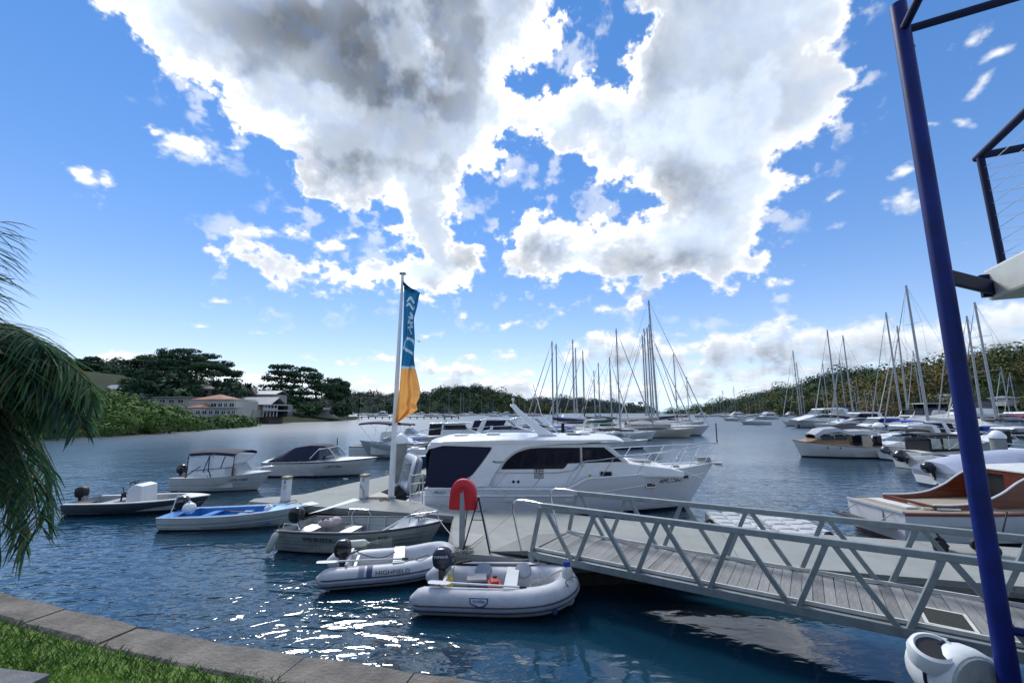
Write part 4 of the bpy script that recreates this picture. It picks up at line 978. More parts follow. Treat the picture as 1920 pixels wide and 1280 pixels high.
h.text('470 BUSTA', .30, .40, .155, TXT, t, xs=1.15); h.text('31C', .70, .50, .15, TXT, t, xs=1.0)
outboard(t, (.06, .15, .54), 0, .95, R(6), BLKGLOSS, None, True)
M1 = t.matrix_basis.copy(); PALEF = mat('cream_fender_plastic', (.50, .53, .47), .5, var=.12, scale=5)
def fender(lab, a, b, r, m, endm=None):
    a = Vector(a); b = Vector(b); d = (b - a).normalized(); L = (b - a).length
    t = thing('boat_fender', lab, 'fender', a)
    q = MB(); q.tube([Vector((0, 0, 0)), d * .04, d * .10, d * (L - .10), d * (L - .04), d * L], [.02, r * .75, r, r, r * .75, .02], 14); q.build('body', m, t)
    q = MB(); q.tube([d * -.05, d * .07], r * .62 if endm else .028, 10); q.build('end_cap', endm or m, t)
    q = MB(); q.tube([d * -.03, d * -.3 + Vector((0, 0, .04))], .008, 5); q.build('lanyard', ROPE, t)
    return t
fender('cream cylinder fender hanging at the stern of the aluminium dinghy', M1 @ Vector((.18, -.90, .55)), M1 @ Vector((.02, -.98, .06)), .085, PALEF)
fender('cream cylinder fender lying against the side of the aluminium dinghy near its bow', M1 @ Vector((2.75, -.98, .44)), M1 @ Vector((2.12, -1.02, .38)), .095, PALEF)
w = M1 @ Vector((.85, .35, .50)); bag = thing('gear_bag', 'pale bundled gear bag lying in the stern of the aluminium dinghy', 'bag', w, R(10))
q = MB(); q.ball((0, 0, 0), (.32, .2, .12), 14); q.ball((.15, .02, .05), (.16, .16, .1), 12); q.build('fabric', mat('pale_pink_cloth', (.42, .34, .36), .8, var=.25, scale=6, bump=.6, bscale=9), bag)
q = MB(); q.tube([(-.2, -.05, .1), (-.1, -.1, .15), (.0, -.12, .13)], .02, 6); q.build('strap', BLACK, bag)
# --- inflatables
def rib(name, lab, loc, rz, L, B, r, tubem, bandm, kind):
    t = thing(name, lab, 'inflatable boat', loc, rz)
    def path(off=0.0, n=10):
        c = B / 2 - r; pts = []
        x1 = L - r - c * 1.15
        for k in range(n): pts.append((lerp(-.02, x1, k / n), -(c + off)))
        m = 18
        for k in range(m + 1):
            a = -math.pi / 2 + math.pi * k / m; pts.append((x1 + (c * 1.15 + off) * math.copysign(abs(math.cos(a)) ** .85, math.cos(a)), (c + off) * math.copysign(abs(math.sin(a)) ** .9, math.sin(a))))
        for k in range(n): pts.append((lerp(x1, -.02, (k + 1) / n), c + off))
        return pts
    def zof(x): return r * .78 + .06 + .20 * max(0, x / L - .45) ** 2 * 3.3
    pp = path(); P3 = [(x, y, zof(x)) for x, y in pp]
    ends = [(-.26, P3[0][1], P3[0][2] + .015), (-.14, P3[0][1], P3[0][2] + .005)]; ende = [(-.14, P3[-1][1], P3[-1][2] + .005), (-.26, P3[-1][1], P3[-1][2] + .015)]
    pts = ends + P3 + ende; rr = [.05, r * .82] + [r * (.98 if i % 9 else .985) for i in range(len(P3))] + [r * .82, .05]
    q = MB(); q.tube(pts, rr, 18); q.build('air_tube', tubem, t)
    for dz, rad, bm_ in bandm:
        pb = path(math.sqrt(max(0, r * r - dz * dz)) - .004); q = MB(); q.tube([(-.14, pb[0][1] + r * .15, zof(0) + dz)] + [(x, y, zof(x) + dz) for x, y in pb] + [(-.14, pb[-1][1] - r * .15, zof(0) + dz)], rad, 6); q.build('rubbing_strake', bm_, t)
    hh = Hull(L - r * 1.2, B - 2 * r + .12, .16, .30, .16, .3, .95, 2.4); q = MB(); hh.outer(q); hh.deck(q, 0, 1, -.02, 0, -.03); q.build('hull_bottom', CREAM, t)
    q = MB(); q.box((.30, 0, .28), (.05, B - 2 * r, .40)); q.build('transom', CREAM if kind else LGREY, t)
    return t, zof, path
PVC = mat('light_grey_hypalon', (.50, .52, .55), .5, var=.07, scale=3, bump=.1, bscale=12); PVC2 = mat('faded_grey_hypalon', (.46, .475, .505), .6, var=.14, scale=5, bump=.2, bscale=10)
BAND = mat('mid_grey_band', (.20, .23, .28), .6); DBAND = mat('charcoal_band', (.05, .055, .07), .6)
t, zof, path = rib('inflatable_dinghy', 'pale grey inflatable dinghy with grey side band and paddle, left of the other inflatable', (-3.85, 9.72, 0), R(13), 2.62, 1.48, .205, PVC, [(-.03, .052, BAND), (.035, .012, DBAND), (-.10, .012, DBAND)], 0)
q = MB(); q.box((1.35, 0, .43), (.24, 1.1, .03)); q.build('bench_seat', ALU, t)
for x_, m_ in ((.62, BAND), (.78, mat('navy_patch', (.03, .04, .12), .6))):
    q = MB(); c = 1.48 / 2 - .205; pts = [(x_, -c - .208 * math.cos(a), zof(x_) + .208 * math.sin(a)) for a in [R(5 + 10 * k) for k in range(9)]]
    q.loft([[(p[0] - .055, p[1], p[2]), (p[0] + .055, p[1], p[2])] for p in pts], False, False); q.build('side_patch', m_, t)
a_ = R(28); lettering('HIGHFIELD', .115, (1.25, -(1.48 / 2 - .205) - .214 * math.cos(a_), zof(1.25) + .214 * math.sin(a_)), (R(90) - a_, 0, 0), TXT, t, xs=1.25)
q = MB(); q.tube(catmull([(1.7, -.5, zof(1.7) + .20), (1.78, -.53, zof(1.7) + .26), (1.92, -.48, zof(1.8) + .27), (2.0, -.42, zof(1.9) + .2)], 4), .016, 6); q.build('grab_handle', BAND, t)
q = MB(); q.tube(catmull([(.4, .2, .5), (.7, .1, .40), (1.0, .15, .35), (1.25, .1, .46)], 5), .010, 5); q.build('fuel_hose', BLACK, t)
q = MB(); q.bar((.45, .33, .35), (.45, -.33, .35), .05); q.build('floor_bar', ALU, t)
outboard(t, (.24, .08, .45), 0, .86, R(4), BLKGLOSS, None, True)
M2 = t.matrix_basis.copy()
oar('grey paddle lying along the near tube of the banded inflatable', M2 @ Vector((1.55, -.44, zof(1.5) + .24)), R(13 + 180), R(-2), 1.45, LGREY, mat('pale_blade', (.50, .53, .55), .5))
t, zof, path = rib('inflatable_dinghy', 'worn grey inflatable dinghy with blue shield emblem and red fuel tank, nearest the gangway', (-1.55, 8.72, 0), R(-4), 2.82, 1.52, .225, PVC2, [(-.05, .030, BAND), (.0, .012, DBAND), (-.10, .012, DBAND)], 1)
q = MB(); q.box((1.55, 0, .45), (.24, 1.15, .03)); q.build('bench_seat', LGREY, t)
c = 1.52 / 2 - .225; a_ = R(20)
def on_tube(x_, a, e=.006): return Vector((x_, -c - (.225 + e) * math.cos(a), zof(x_) + (.225 + e) * math.sin(a)))
SHB = mat('emblem_navy', (.03, .045, .16), .6)
q = MB(); sh = [(-.17, .07), (.17, .07), (.16, -.01), (.10, -.06), (.02, -.08), (-.04, -.06), (-.15, -.02)]
rows = [[on_tube(1.02 + x_, a_ + y_ / .225) for x_, y_ in sh], [on_tube(1.02 + x_, a_ + y_ / .225, .002) for x_, y_ in sh]]
q.add(rows[0], [tuple(range(len(sh)))], 0, False); q.build('shield_emblem', SHB, t)
q = MB(); sh2 = [(x_ * .85, y_ * .72 + .004) for x_, y_ in sh]; q.add([on_tube(1.02 + x_, a_ + y_ / .225, .009) for x_, y_ in sh2], [tuple(range(len(sh2)))], 0, False); q.build('shield_field', mat('emblem_pale', (.50, .55, .62), .6), t)
p_ = on_tube(1.02, a_ + .09, .013); lettering('Achilles', .075, p_, (R(90) - a_, 0, 0), SHB, t, shear=.2)
for x_ in (.95, 1.75):
    q = MB(); q.lathe([(.17, 0), (.16, .012), (.10, .018)], seg=16); o = q.build('oarlock_pad', BAND, t); o.location = (x_, c - .12, zof(x_) + .20); o.rotation_euler = (R(35), 0, 0)
q = MB(); q.tube(catmull([(1.9, -.38, zof(1.9) + .20), (2.0, -.36, zof(2) + .27), (2.12, -.3, zof(2.1) + .25), (2.4, -.0, zof(2.4) + .23), (2.5, .1, zof(2.5) + .22)], 5), .012, 6); q.build('painter', ROPE, t)
q = MB(); q.tube(catmull([(2.75, -.35, .62), (2.66, -.42, .66), (2.55, -.5, .6), (2.6, -.45, .5)], 4), .012, 6); q.build('bow_handle', BAND, t)
q = MB(); q.lathe([(.06, 0), (.05, .02), (.02, .03)], seg=12); o = q.build('drain_valve', SHB, t); o.location = (2.35, -.66, .18); o.rotation_euler = (R(90), 0, R(38))
outboard(t, (.24, .30, .50), 0, .92, R(3), mat('navy_cowl', (.012, .016, .045), .3, coat=.3), 'YAMAHA', True, WHITE)
M3 = t.matrix_basis.copy()
oar('white shafted oar with black grips on the near tube of the worn grey inflatable', M3 @ Vector((1.85, -.50, zof(1) + .255)), R(-4 + 180), R(-1.5), 1.40, WHITE, mat('pale_blade', (.5, .53, .55)))
oar('long white shafted oar lying along the far tube of the worn grey inflatable', M3 @ Vector((.35, .62, zof(1) + .26)), R(-4), R(-1), 1.5, WHITE, mat('pale_blade', (.5, .53, .55)))
tk = thing('fuel_tank', 'red portable fuel tank on the floor of the worn grey inflatable', 'fuel tank', M3 @ Vector((1.22, -.05, .30)), R(10))
q = MB(); q.box((0, 0, 0), (.26, .34, .18)); q.box((0, 0, .12), (.16, .24, .06)); q.build('tank_body', mat('red_plastic', (.42, .03, .02), .4), tk, bevel=.035); q = MB(); q.lathe([(.04, 0), (.04, .05)], (.02, .08, .13), 10); q.build('filler_cap', BLACK, tk)
tk = thing('battery_case', 'dark grey case on the floor of the worn grey inflatable', 'case', M3 @ Vector((.86, .1, .30)), R(4))
q = MB(); q.box((0, 0, 0), (.36, .30, .20)); q.build('case_body', DBAND, tk, bevel=.02); q = MB(); q.box((0, 0, .11), (.38, .32, .04)); q.build('case_lid', GREYP, tk, bevel=.01)
tk = thing('fuel_can', 'yellow jerry can standing at the stern of the worn grey inflatable', 'fuel can', M3 @ Vector((.32, .0, .32)), R(20))
q = MB(); q.box((0, 0, 0), (.16, .22, .26)); q.build('can_body', mat('yellow_plastic', (.55, .42, .06), .4), tk, bevel=.03); q = MB(); q.tube([(0, -.07, .13), (0, -.07, .19), (0, .05, .19), (0, .07, .13)], .014, 6); q.build('can_handle', mat('yellow_plastic', (.55, .42, .06)), tk)
fender('blue topped white fender hanging from the gangway over the bow of the worn grey inflatable', (1.02, 8.35, .78), (1.04, 8.25, .12), .105, PALEF, BLUE_ROPE)
# mooring lines (each is its own thing)
def line(lab, a, b, d=.1, m=ROPE, r=.011):
    q = MB(); q.tube(sag(a, b, d), r, 5); tag(q.build('mooring_line', m), lab, 'mooring line')
w = standing(866, 1029)
line('mooring line from the aluminium dinghy bow down to the lifebuoy post', M1 @ Vector((4.2, 0, .82)), (w.x, w.y - .05, PZ + .12), .05, LGREY)
line('slack pale line from the gangway foot down into the worn grey inflatable', (.55, 9.25, .62), M3 @ Vector((2.05, .1, .35)), .05)
line('pale line from the gangway foot back to the pontoon edge', (.45, 9.28, .60), (.05, 9.42, PZ + .02), .02)
line('slack line from the bow of the banded inflatable to the pontoon', M2 @ Vector((2.5, .0, .45)), (-1.2, 9.92, PZ), .08)
line('line from the blue dinghy bow to the pontoon tip', M0 @ Vector((3.9, .05, .66)), (-6.6, 14.6, PZ), .03)
# --- the small cuddy boats with canopies
def bimini_frame(parent, x0, x1, hw, z0, z1, canvas, arch=.10, n=8, curtains=False):
    q = MB(); rings = []
    for i in range(n + 1):
        x = lerp(x0, x1, i / n); zz = z1 + arch * math.sin(math.pi * i / n) * .8
        rings.append([(x, -hw, zz - .13), (x, -hw * .96, zz - .03), (x, -hw * .6, zz + .04), (x, 0, zz + .07), (x, hw * .6, zz + .04), (x, hw * .96, zz - .03), (x, hw, zz - .13)])
    q.loft(rings, False, False); q.loft([[(a, b, c - .02) for a, b, c in rg] for rg in rings], False, False); q.build('canopy', canvas, parent)
    for sg in (-1, 1):
        q = MB(); q.tube([(lerp(x0, x1, .5), sg * hw, z0), (x0 + .03, sg * hw, z1 - .1)], .014, 6); q.tube([(lerp(x0, x1, .5), sg * hw, z0), (lerp(x0, x1, .5) + .1, sg * hw, z1)], .014, 6); q.tube([(lerp(x0, x1, .5), sg * hw, z0), (x1 - .03, sg * hw, z1 - .1)], .014, 6); q.build('canopy_bow', STEEL if not curtains else NAVY, parent)
t = thing('runabout', 'small white cuddy runabout under a navy bimini with clear side curtains, beyond the skiff', 'runabout', (-15.5, 20.4, 0), R(-2))
HULLG = mat('chalky_white_hull', (.50, .52, .50), .4, var=.1, scale=2, under=(.03, .04, .06), under_z=.03)
h = Hull(4.25, 1.75, .62, .86, .25, .6, .9, 2.3, .15)
q = MB(); h.outer(q); q.build('hull', HULLG, t)
q = MB(); h.strake(q, 0, .97, lambda u: h.top(u) * .55, .012); h.strake(q, 0, .95, lambda u: h.top(u) * .32, .012); h.strake(q, 0, 1, lambda u: h.top(u) - .02, .025); q.build('plank_edge', HULLG, t)
q = MB(); h.well(q, .02, .66, .12, .2, 0, 0, .01); q.build('cockpit', CREAM, t)
q = MB(); h.deck(q, .66, 1, .14, 0, .01); q.build('foredeck', WHITE, t)
bimini_frame(t, .75, 2.95, .78, .62, 1.72, NAVY, .08)
for nm, pl in (('side_curtain', [(.85, .66), (1.75, .66), (1.75, 1.55), (.80, 1.50)]), ('side_curtain', [(1.80, .66), (2.85, .72), (2.9, 1.52), (1.80, 1.55)])):
    for y_ in (-.80, .80): q = MB(); q.prism(pl, 'y', y_ - .004, y_ + .004); q.build(nm, CLEAR, t)
for pl in ([(.78, .64), (.80, 1.6)], [(1.55, .90), (1.78, 1.62)], [(1.78, .9), (1.78, 1.62)], [(1.95, .64), (1.78, 1.0)], [(2.92, .72), (2.94, 1.6)], [(1.0, .95), (2.92, 1.12)], [(.8, .75), (1.4, 1.15)], [(2.35, 1.1), (2.5, 1.58)]):
    q = MB(); q.bar((pl[0][0], -.81, pl[0][1]), (pl[1][0], -.81, pl[1][1]), .035, .02); q.build('curtain_seam', NAVY, t)
q = MB(); q.add([(2.85, -.72, .80), (2.85, .72, .80), (2.55, .62, 1.2), (2.55, -.62, 1.2)], [(0, 1, 2, 3)], 0, False); q.build('windscreen', WSCREEN, t)
q = MB(); q.box((2.75, -.70, .92), (.5, .12, .34)); q.build('folded_cover', mat('tan_cover', (.40, .34, .27), .8), t, bevel=.03)
q = MB(); q.tube(catmull([(3.2, -.6, .82), (3.5, -.55, .98), (4.2, -.1, 1.08), (4.3, 0, 1.06), (4.2, .1, 1.08), (3.5, .55, .98), (3.2, .6, .82)], 5), .014, 6); q.build('bow_rail', STEEL, t)
h.text('UYB 166N', .74, .55, .16, TXT, t)
outboard(t, (.02, 0, .72), 0, 1.0, R(4), BLKGLOSS, None, False)
t = thing('bowrider', 'white bowrider with navy cockpit cover and registration UE719N, moored behind the service pedestals', 'motorboat', (-13.9, 25.0, 0), R(-3))
h = Hull(6.2, 2.3, .78, 1.02, .3, .9, .92, 2.3, .16)
BOWH = mat('bowrider_hull', (.60, .61, .59), .25, var=.05, scale=2, coat=.3, under=(.10, .11, .12), under_z=.08)
q = MB(); h.outer(q); q.build('hull', BOWH, t)
q = MB(); h.deck(q, 0, 1, .12, 0, .005); q.build('deck', WHITE, t)
q = MB(); h.strake(q, 0, 1, lambda u: h.top(u) - .03, .030); q.build('rub_rail', BLACK, t)
q = MB(); q.prism([(-.55, .12), (.05, .12), (.4, .70), (.1, .72)], 'y', -.95, .95); q.build('swim_platform', BOWH, t, bevel=.04)
q = MB(); pr = [(.3, .85, .85), (1.1, 1.30, .80), (1.65, 1.60, .72), (2.5, 1.72, .70), (3.3, 1.70, .68), (3.55, 1.55, .66)]
rings = [[(x, -1.02, .84 + .02 * x), (x, -w_ - .08, lerp(.84, z, .55)), (x, -w_ * .85, z - .03), (x, 0, z + .05), (x, w_ * .85, z - .03), (x, w_ + .08, lerp(.84, z, .55)), (x, 1.02, .84 + .02 * x)] for x, z, w_ in pr]
rings[4] = [(a, b * .82, max(c, 1.1)) if abs(b) > .9 else (a, b, c) for a, b, c in rings[4]]
q.loft(rings, False, False); q.build('cockpit_cover', NAVY, t)
q = MB(); q.add([(3.2, -.95, 1.0), (4.05, -.70, 1.05), (3.55, -.62, 1.52), (3.15, -.85, 1.50)], [(0, 1, 2, 3)], 0, False); q.add([(4.05, -.70, 1.05), (4.2, 0, 1.08), (3.6, 0, 1.56), (3.55, -.62, 1.52)], [(0, 1, 2, 3)], 0, False)
q.add([(3.2, .95, 1.0), (4.05, .70, 1.05), (3.55, .62, 1.52), (3.15, .85, 1.50)], [(0, 1, 2, 3)], 0, False); q.add([(4.05, .70, 1.05), (4.2, 0, 1.08), (3.6, 0, 1.56), (3.55, .62, 1.52)], [(0, 1, 2, 3)], 0, False); q.build('windscreen', WSCREEN, t)
q = MB()
for sg in (-1, 1): q.tube([(2.7, sg * .98, 1.0), (3.15, sg * .88, 1.52), (3.57, sg * .62, 1.55), (3.62, 0, 1.58)], .022, 6); q.tube([(3.57, sg * .62, 1.55), (4.08, sg * .70, 1.06)], .025, 6)
q.build('windscreen_frame', WHITE, t)
q = MB(); q.tube([(3.62, .3, 1.6), (3.60, .3, 2.05)], .03, 6); q.build('light_mast', NAVY, t)
q = MB(); q.tube(sag((2.2, -1.12, .9), (4.5, -1.0, .55), .18), .012, 5); q.build('side_line', ROPE, t)
h.text('UE719N', .66, .58, .24, TXT, t)
t = thing('bimini_boat', 'white half cabin boat with navy bimini top and dark windscreen, behind the covered bowrider', 'motorboat', (-12.9, 35.2, 0), R(-8))
h = Hull(6.4, 2.3, .85, 1.15, .3, .8, .92, 2.3, .15)
q = MB(); h.outer(q); q.build('hull', BOWH, t)
q = MB(); h.well(q, .03, .50, .16, .3, 0, 0, .01); q.build('cockpit', CREAM, t); q = MB(); h.deck(q, .50, 1, .14, 0, .01); q.build('foredeck', WHITE, t)
q = MB(); q.prism([(2.6, .95), (5.3, 1.08), (4.4, 1.48), (3.0, 1.55)], 'y', -.75, .75); q.build('cuddy', WHITE, t, bevel=.08)
q = MB(); q.add([(2.5, -.95, 1.1), (3.9, -.85, 1.35), (3.2, -.72, 2.0), (2.6, -.85, 1.98)], [(0, 1, 2, 3)], 0, False); q.add([(3.9, -.85, 1.35), (4.2, 0, 1.45), (3.3, 0, 2.05), (3.2, -.72, 2.0)], [(0, 1, 2, 3)], 0, False); q.add([(3.9, .85, 1.35), (4.2, 0, 1.45), (3.3, 0, 2.05), (3.2, .72, 2.0)], [(0, 1, 2, 3)], 0, False); q.build('windscreen', WSCREEN, t)
bimini_frame(t, .7, 3.5, 1.0, 1.1, 2.65, NAVY, .12); q = MB(); h.strake(q, 0, 1, lambda u: h.top(u) - .03, .03); q.build('rub_rail', BLACK, t)
q = MB(); q.tube(catmull([(4.0, -.9, 1.2), (4.3, -.85, 1.55), (5.8, -.3, 1.65), (6.3, 0, 1.62), (5.8, .3, 1.65), (4.3, .85, 1.55), (4.0, .9, 1.2)], 5), .018, 6); q.build('bow_rail', STEEL, t)
q = MB(); q.box((5.2, .1, 1.35), (.5, .5, .12)); q.build('deck_hatch', BLUE_ROPE, t, bevel=.03)
h.text('OZ470NA', .78, .75, .2, TXT, t)
# ------------------------------------------------------------------ the white cruiser
CR = thing('white_cruiser', 'large white hardtop cruiser with navy stern curtain and tinted windows, alongside the pontoon', 'cruiser', (-3.0, 16.55, 0), R(0))
def sheer_c(t):
    x = t * 10.75
    a = .99; b = 1.34 + .34 * max(0, (x - 5.4) / 5.35) ** 1.6
    return lerp(a, b, float(smooth(4.75, 5.75, np.float32(x))))
CHULL = mat('cruiser_hull', (.70, .71, .72), .28, var=.04, scale=1, coat=.3, under=(.012, .014, .022), under_z=.10, stripe=[((.70, .71, .72), .10, 9)])
h = Hull(10.75, 3.5, .99, 1.6, .55, 1.15, .93, 2.15, .22, .86, sheer_c, 60, maxat=.36)
q = MB(); h.outer(q); q.build('hull', CHULL, CR, angle=60)
q = MB(); h.deck(q, .0, 1, .04, 0, -.03, .03); q.build('deck', mat('grey_deck', (.52, .54, .55), .5), CR)
q = MB(); h.strake(q, 0, 1, lambda u: h.top(u) - .005, .036, 0, 0, (-1, 1), 60); q.build('gunwale', WHITE, CR)
q = MB(); h.strake(q, 0, .62, lambda u: .76, .028, 0, .005, (-1, 1), 40); h.strake(q, .52, .985, lambda u: lerp(.78, 1.30, (u - .52) / .465), .02, 0, .0, (-1, 1), 30); q.build('rub_rail', WHITE, CR)
q = MB()
for z_ in (.28, .42, .56): h.strake(q, 0, .97, lambda u, z_=z_: z_ + .25 * max(0, u - .5), .004, 0, 0, (-1, 1), 40)
q.build('plank_groove', LGREY, CR)
q = MB(); q.box((-.45, 0, .30), (1.0, 3.0, .09)); q.build('swim_platform', CREAM, CR, bevel=.03)
q = MB(); q.box((-.45, -.95, .352), (.5, .5, .01)); q.build('platform_grating', LGREY, CR)
# cabin: side profile swept across, narrower than the hull
cabp = [(2.05, .96), (2.15, 1.25), (2.95, 2.30), (3.1, 2.46), (6.35, 2.46), (6.50, 2.40), (7.15, 1.78), (8.6, 1.62), (9.1, 1.50), (9.1, 1.30), (5.8, 1.30), (5.2, .96)]
q = MB(); q.prism(cabp, 'y', -1.28, 1.28); cab = q.build('cabin', WHITE, CR, bevel=.05)
# roof: cambered slab with soft edges and a turned down brow
rp = [(-.05, 2.34), (.05, 2.52), (.6, 2.66), (3, 2.72), (5.2, 2.70), (6.6, 2.68), (6.95, 2.62)]; rings = []
for x, z in rp:
    w_ = 1.50 if x > .3 else 1.42
    th = .24 if x < 4.6 else (.20 if x < 6.5 else .12)
    rings.append([(x, -w_, z - th), (x, -w_ - .02, z - th * .5), (x, -w_ + .08, z - .05), (x, -w_ * .6, z + .03), (x, 0, z + .06), (x, w_ * .6, z + .03), (x, w_ - .08, z - .05), (x, w_ + .02, z - th * .5), (x, w_, z - th), (x, 0, z - th - .01)])
q = MB(); q.loft(rings, True, True); roof = q.build('roof', WHITE, CR, angle=50)
# swept side panels from the roof down to the coaming, one each side, with the arch behind
for sg in (-1, 1):
    y0, y1 = sg * 1.40, sg * 1.47
    q = MB(); arcpts = [Vector((a, 0, b)) for a, b in [(2.20, 1.02), (2.30, 1.30), (2.62, 1.78), (3.0, 2.14), (3.55, 2.36), (4.6, 2.46), (5.6, 2.49)]]
    arc = [(v.x, v.z) for v in catmull(arcpts, 5)]
    poly = [(1.40, .98), (1.72, 1.35), (2.15, 1.95), (2.42, 2.32), (2.30, 2.44), (.2, 2.44), (.15, 2.50), (5.6, 2.50)] 
    lowr = [(1.25, .98), (1.45, 1.20), (1.95, 1.82), (2.28, 2.28), (2.30, 2.36), (.12, 2.42), (.12, 2.52)]
    q.prism(lowr + [(5.7, 2.54)] + arc[::-1], 'y', min(y0, y1), max(y0, y1)); q.build('side_wing', WHITE, CR)
    q = MB(); q.prism([(.16, 2.40), (2.24, 2.34), (2.24, 2.26), (1.90, 1.80), (1.40, 1.18), (1.20, .99), (-.05, 1.02)], 'y', sg * 1.425 - .012, sg * 1.425 + .012); q.build('stern_curtain', NAVY, CR)
    wp = [Vector((a, 0, b)) for a, b in [(2.62, 1.58), (2.72, 1.76), (2.95, 2.0), (3.25, 2.18), (3.65, 2.29), (4.1, 2.325)]]
    q = MB(); q.prism([(v.x, v.z) for v in catmull(wp, 4)] + [(5.42, 2.33), (5.42, 1.80), (4.98, 1.78), (4.86, 1.63), (4.78, 1.60)], 'y', sg * 1.28 - .012, sg * 1.28 + .012); q.build('saloon_window', GLASS, CR)
    q = MB(); q.prism([(5.50, 2.34), (6.28, 2.34), (6.92, 1.84), (5.50, 1.80)], 'y', sg * 1.28 - .012, sg * 1.28 + .012); q.build('forward_window', GLASS, CR)
    q = MB(); q.tube([(5.46, sg * 1.31, 1.66), (5.46, sg * 1.31, 2.34)], .02, 8); q.build('door_rail', STEEL, CR)
    q = MB(); q.prism([(6.38, 2.36), (6.52, 2.36), (7.14, 1.82), (7.0, 1.82)], 'y', sg * 1.30 - .02, sg * 1.30 + .02); q.build('window_pillar', WHITE, CR)
q = MB(); q.box((-.02, 0, 1.72), (.025, 2.75, 1.38), 0, 0, R(-4)); q.build('transom_curtain', NAVY, CR)
q = MB(); d_ = Vector((.65, 0, -.62)); nrm = Vector((.62, 0, .65)) * .03
for y0, y1 in ((-1.22, -.44), (-.40, .40), (.44, 1.22)):
    a = Vector((6.50, 0, 2.36)) + nrm; b = Vector((7.12, 0, 1.80)) + nrm
    q.add([(a.x, y0, a.z), (a.x, y1, a.z), (b.x, y1, b.z), (b.x, y0, b.z)], [(0, 1, 2, 3)], 0, False)
q.build('windscreen', GLASS, CR)
# mullions inside the saloon window and pale blinds behind it
q = MB()
for x_ in (3.95, 4.55): q.box((x_, -1.297, 1.95), (.012, .012, .66))
q.build('window_mullion', BLACK, CR)
# portholes, vents, lettering
def port(x, z, w_, hh, nm='porthole'):
    p, d, nr = h.side(x / 10.75, z, .006); q = MB(); q.box((0, 0, 0), (w_, .02, hh)); o = q.build(nm + '_frame', STEEL if nm == 'porthole' else WHITE, CR, bevel=.012); o.location = p; o.rotation_euler = (0, 0, math.atan2(d.y, d.x))
    q = MB(); q.box((0, -.012, 0), (w_ - .07, .01, hh - .07)); o2 = q.build('pane', GLASS if nm == 'porthole' else LGREY, o, bevel=.01)
port(8.05, 1.03, .44, .22); port(9.55, 1.22, .36, .18)
q = MB(); q.box((6.32, -1.285, 1.40), (.46, .02, .26)); c = q.build('porthole_frame', STEEL, CR, bevel=.015); q = MB(); q.box((6.32, -1.298, 1.40), (.38, .012, .19)); q.build('pane', GLASS, c, bevel=.01)
port(2.9, .62, .34, .11, 'vent'); port(5.0, .60, .34, .11, 'vent'); port(6.7, .62, .34, .11, 'vent')
h.text('AML178N', .83, 1.10, .26, TXT, CR, shear_ if False else 'lettering') if False else h.text('AML178N', .825, 1.12, .24, TXT, CR)
for x_, y_, z_ in ((2.52, -1.476, 1.86), (.55, -1.72, .88)):
    q = MB(); q.box((x_, y_, z_), (.42, .012, .035)); q.box((x_, y_, z_ - .035), (.22, .012, .018)); q.box((x_ - .14, y_, z_ + .012), (.08, .012, .05)); q.build('name_plate', GREYP, CR)
q = MB()
for dx in (0, .16): q.lathe([(.05, -.006), (.05, .006)], (0, 0, 0), 12)
for i_, dx in enumerate((3.05, 3.22)):
    q = MB(); q.lathe([(.052, 0), (.045, .012)], seg=14); o = q.build('exhaust_vent', BLACK, CR); o.location = (dx, -1.287, 1.16); o.rotation_euler = (R(90), 0, 0)
q = MB()
for ex, ez, w_, hh in ((0, .19, .40, .03), (0, -.19, .40, .03), (-.19, 0, .03, .40), (.19, 0, .03, .40), (0, 0, .03, .38), (0, 0, .38, .03), (-.1, .1, .05, .13), (.09, .1, .12, .04), (.09, -.09, .05, .12), (-.1, -.1, .1, .04)): q.box((3.95 + ex * .78, -1.29, 1.44 + ez * .78), (w_ * .78, .012, hh * .78))
q.build('square_emblem', TXT, CR)
q = MB(); q.lathe([(.06, 0), (.03, .03)], seg=12); o = q.build('shore_inlet', mat('brass', (.6, .42, .12), .35, .8), CR); o.location = (5.75, -1.29, 1.36); o.rotation_euler = (R(90), 0, 0)
q = MB(); q.tube([(2.3, -1.3, 1.47), (4.6, -1.3, 1.47), (5.0, -1.3, 1.52), (5.35, -1.3, 1.62)], .012, 5); q.build('side_moulding', LGREY, CR)
# radar arch leaning aft, antenna dome, horn
q = MB(); rings = []
for x0, x1, z, y_ in ((3.95, 4.65, 2.74, 1.0), (3.82, 4.28, 2.90, .96), (3.40, 3.72, 3.32, .88), (3.08, 3.30, 3.66, .80), (2.92, 3.14, 3.84, .76)):
    rings.append([(x0, -y_ - .06, z), (x1, -y_ - .06, z), (x1, -y_ + .10, z), (x0, -y_ + .10, z)])
q.loft(rings, True, True, 0, False, False); q.loft([[(a, -b, c) for a, b, c in rg] for rg in rings], True, True, 0, False, False); q.box((3.04, 0, 3.82), (.22, 1.65, .08)); q.build('radar_arch', WHITE, CR, bevel=.03)
q = MB(); q.tube([(3.04, -.2, 3.86), (3.04, -.2, 4.02)], .02, 6); q.ball((3.04, -.2, 4.06), .06, 10); q.build('masthead_light', LGREY, CR)
q = MB(); q.lathe([(.26, 0), (.30, .05), (.22, .12), (.05, .15)], (5.7, -.3, 2.75), 16); q.build('antenna_dome', WHITE, CR)
q = MB(); q.tube([(4.75, -.6, 2.76), (4.1, -.7, 3.5), (3.8, -.75, 4.6)], .014, 6); q.build('whip_aerial', WHITE, CR)
for x_, z_ in ((1.1, 2.72), (2.3, 2.76), (5.3, 2.76)):
    q = MB(); q.box((x_, -.5, z_ + .02), (.5, .5, .05)); q.build('roof_hatch', GREYP if x_ > 5 else WHITE, CR, bevel=.02)
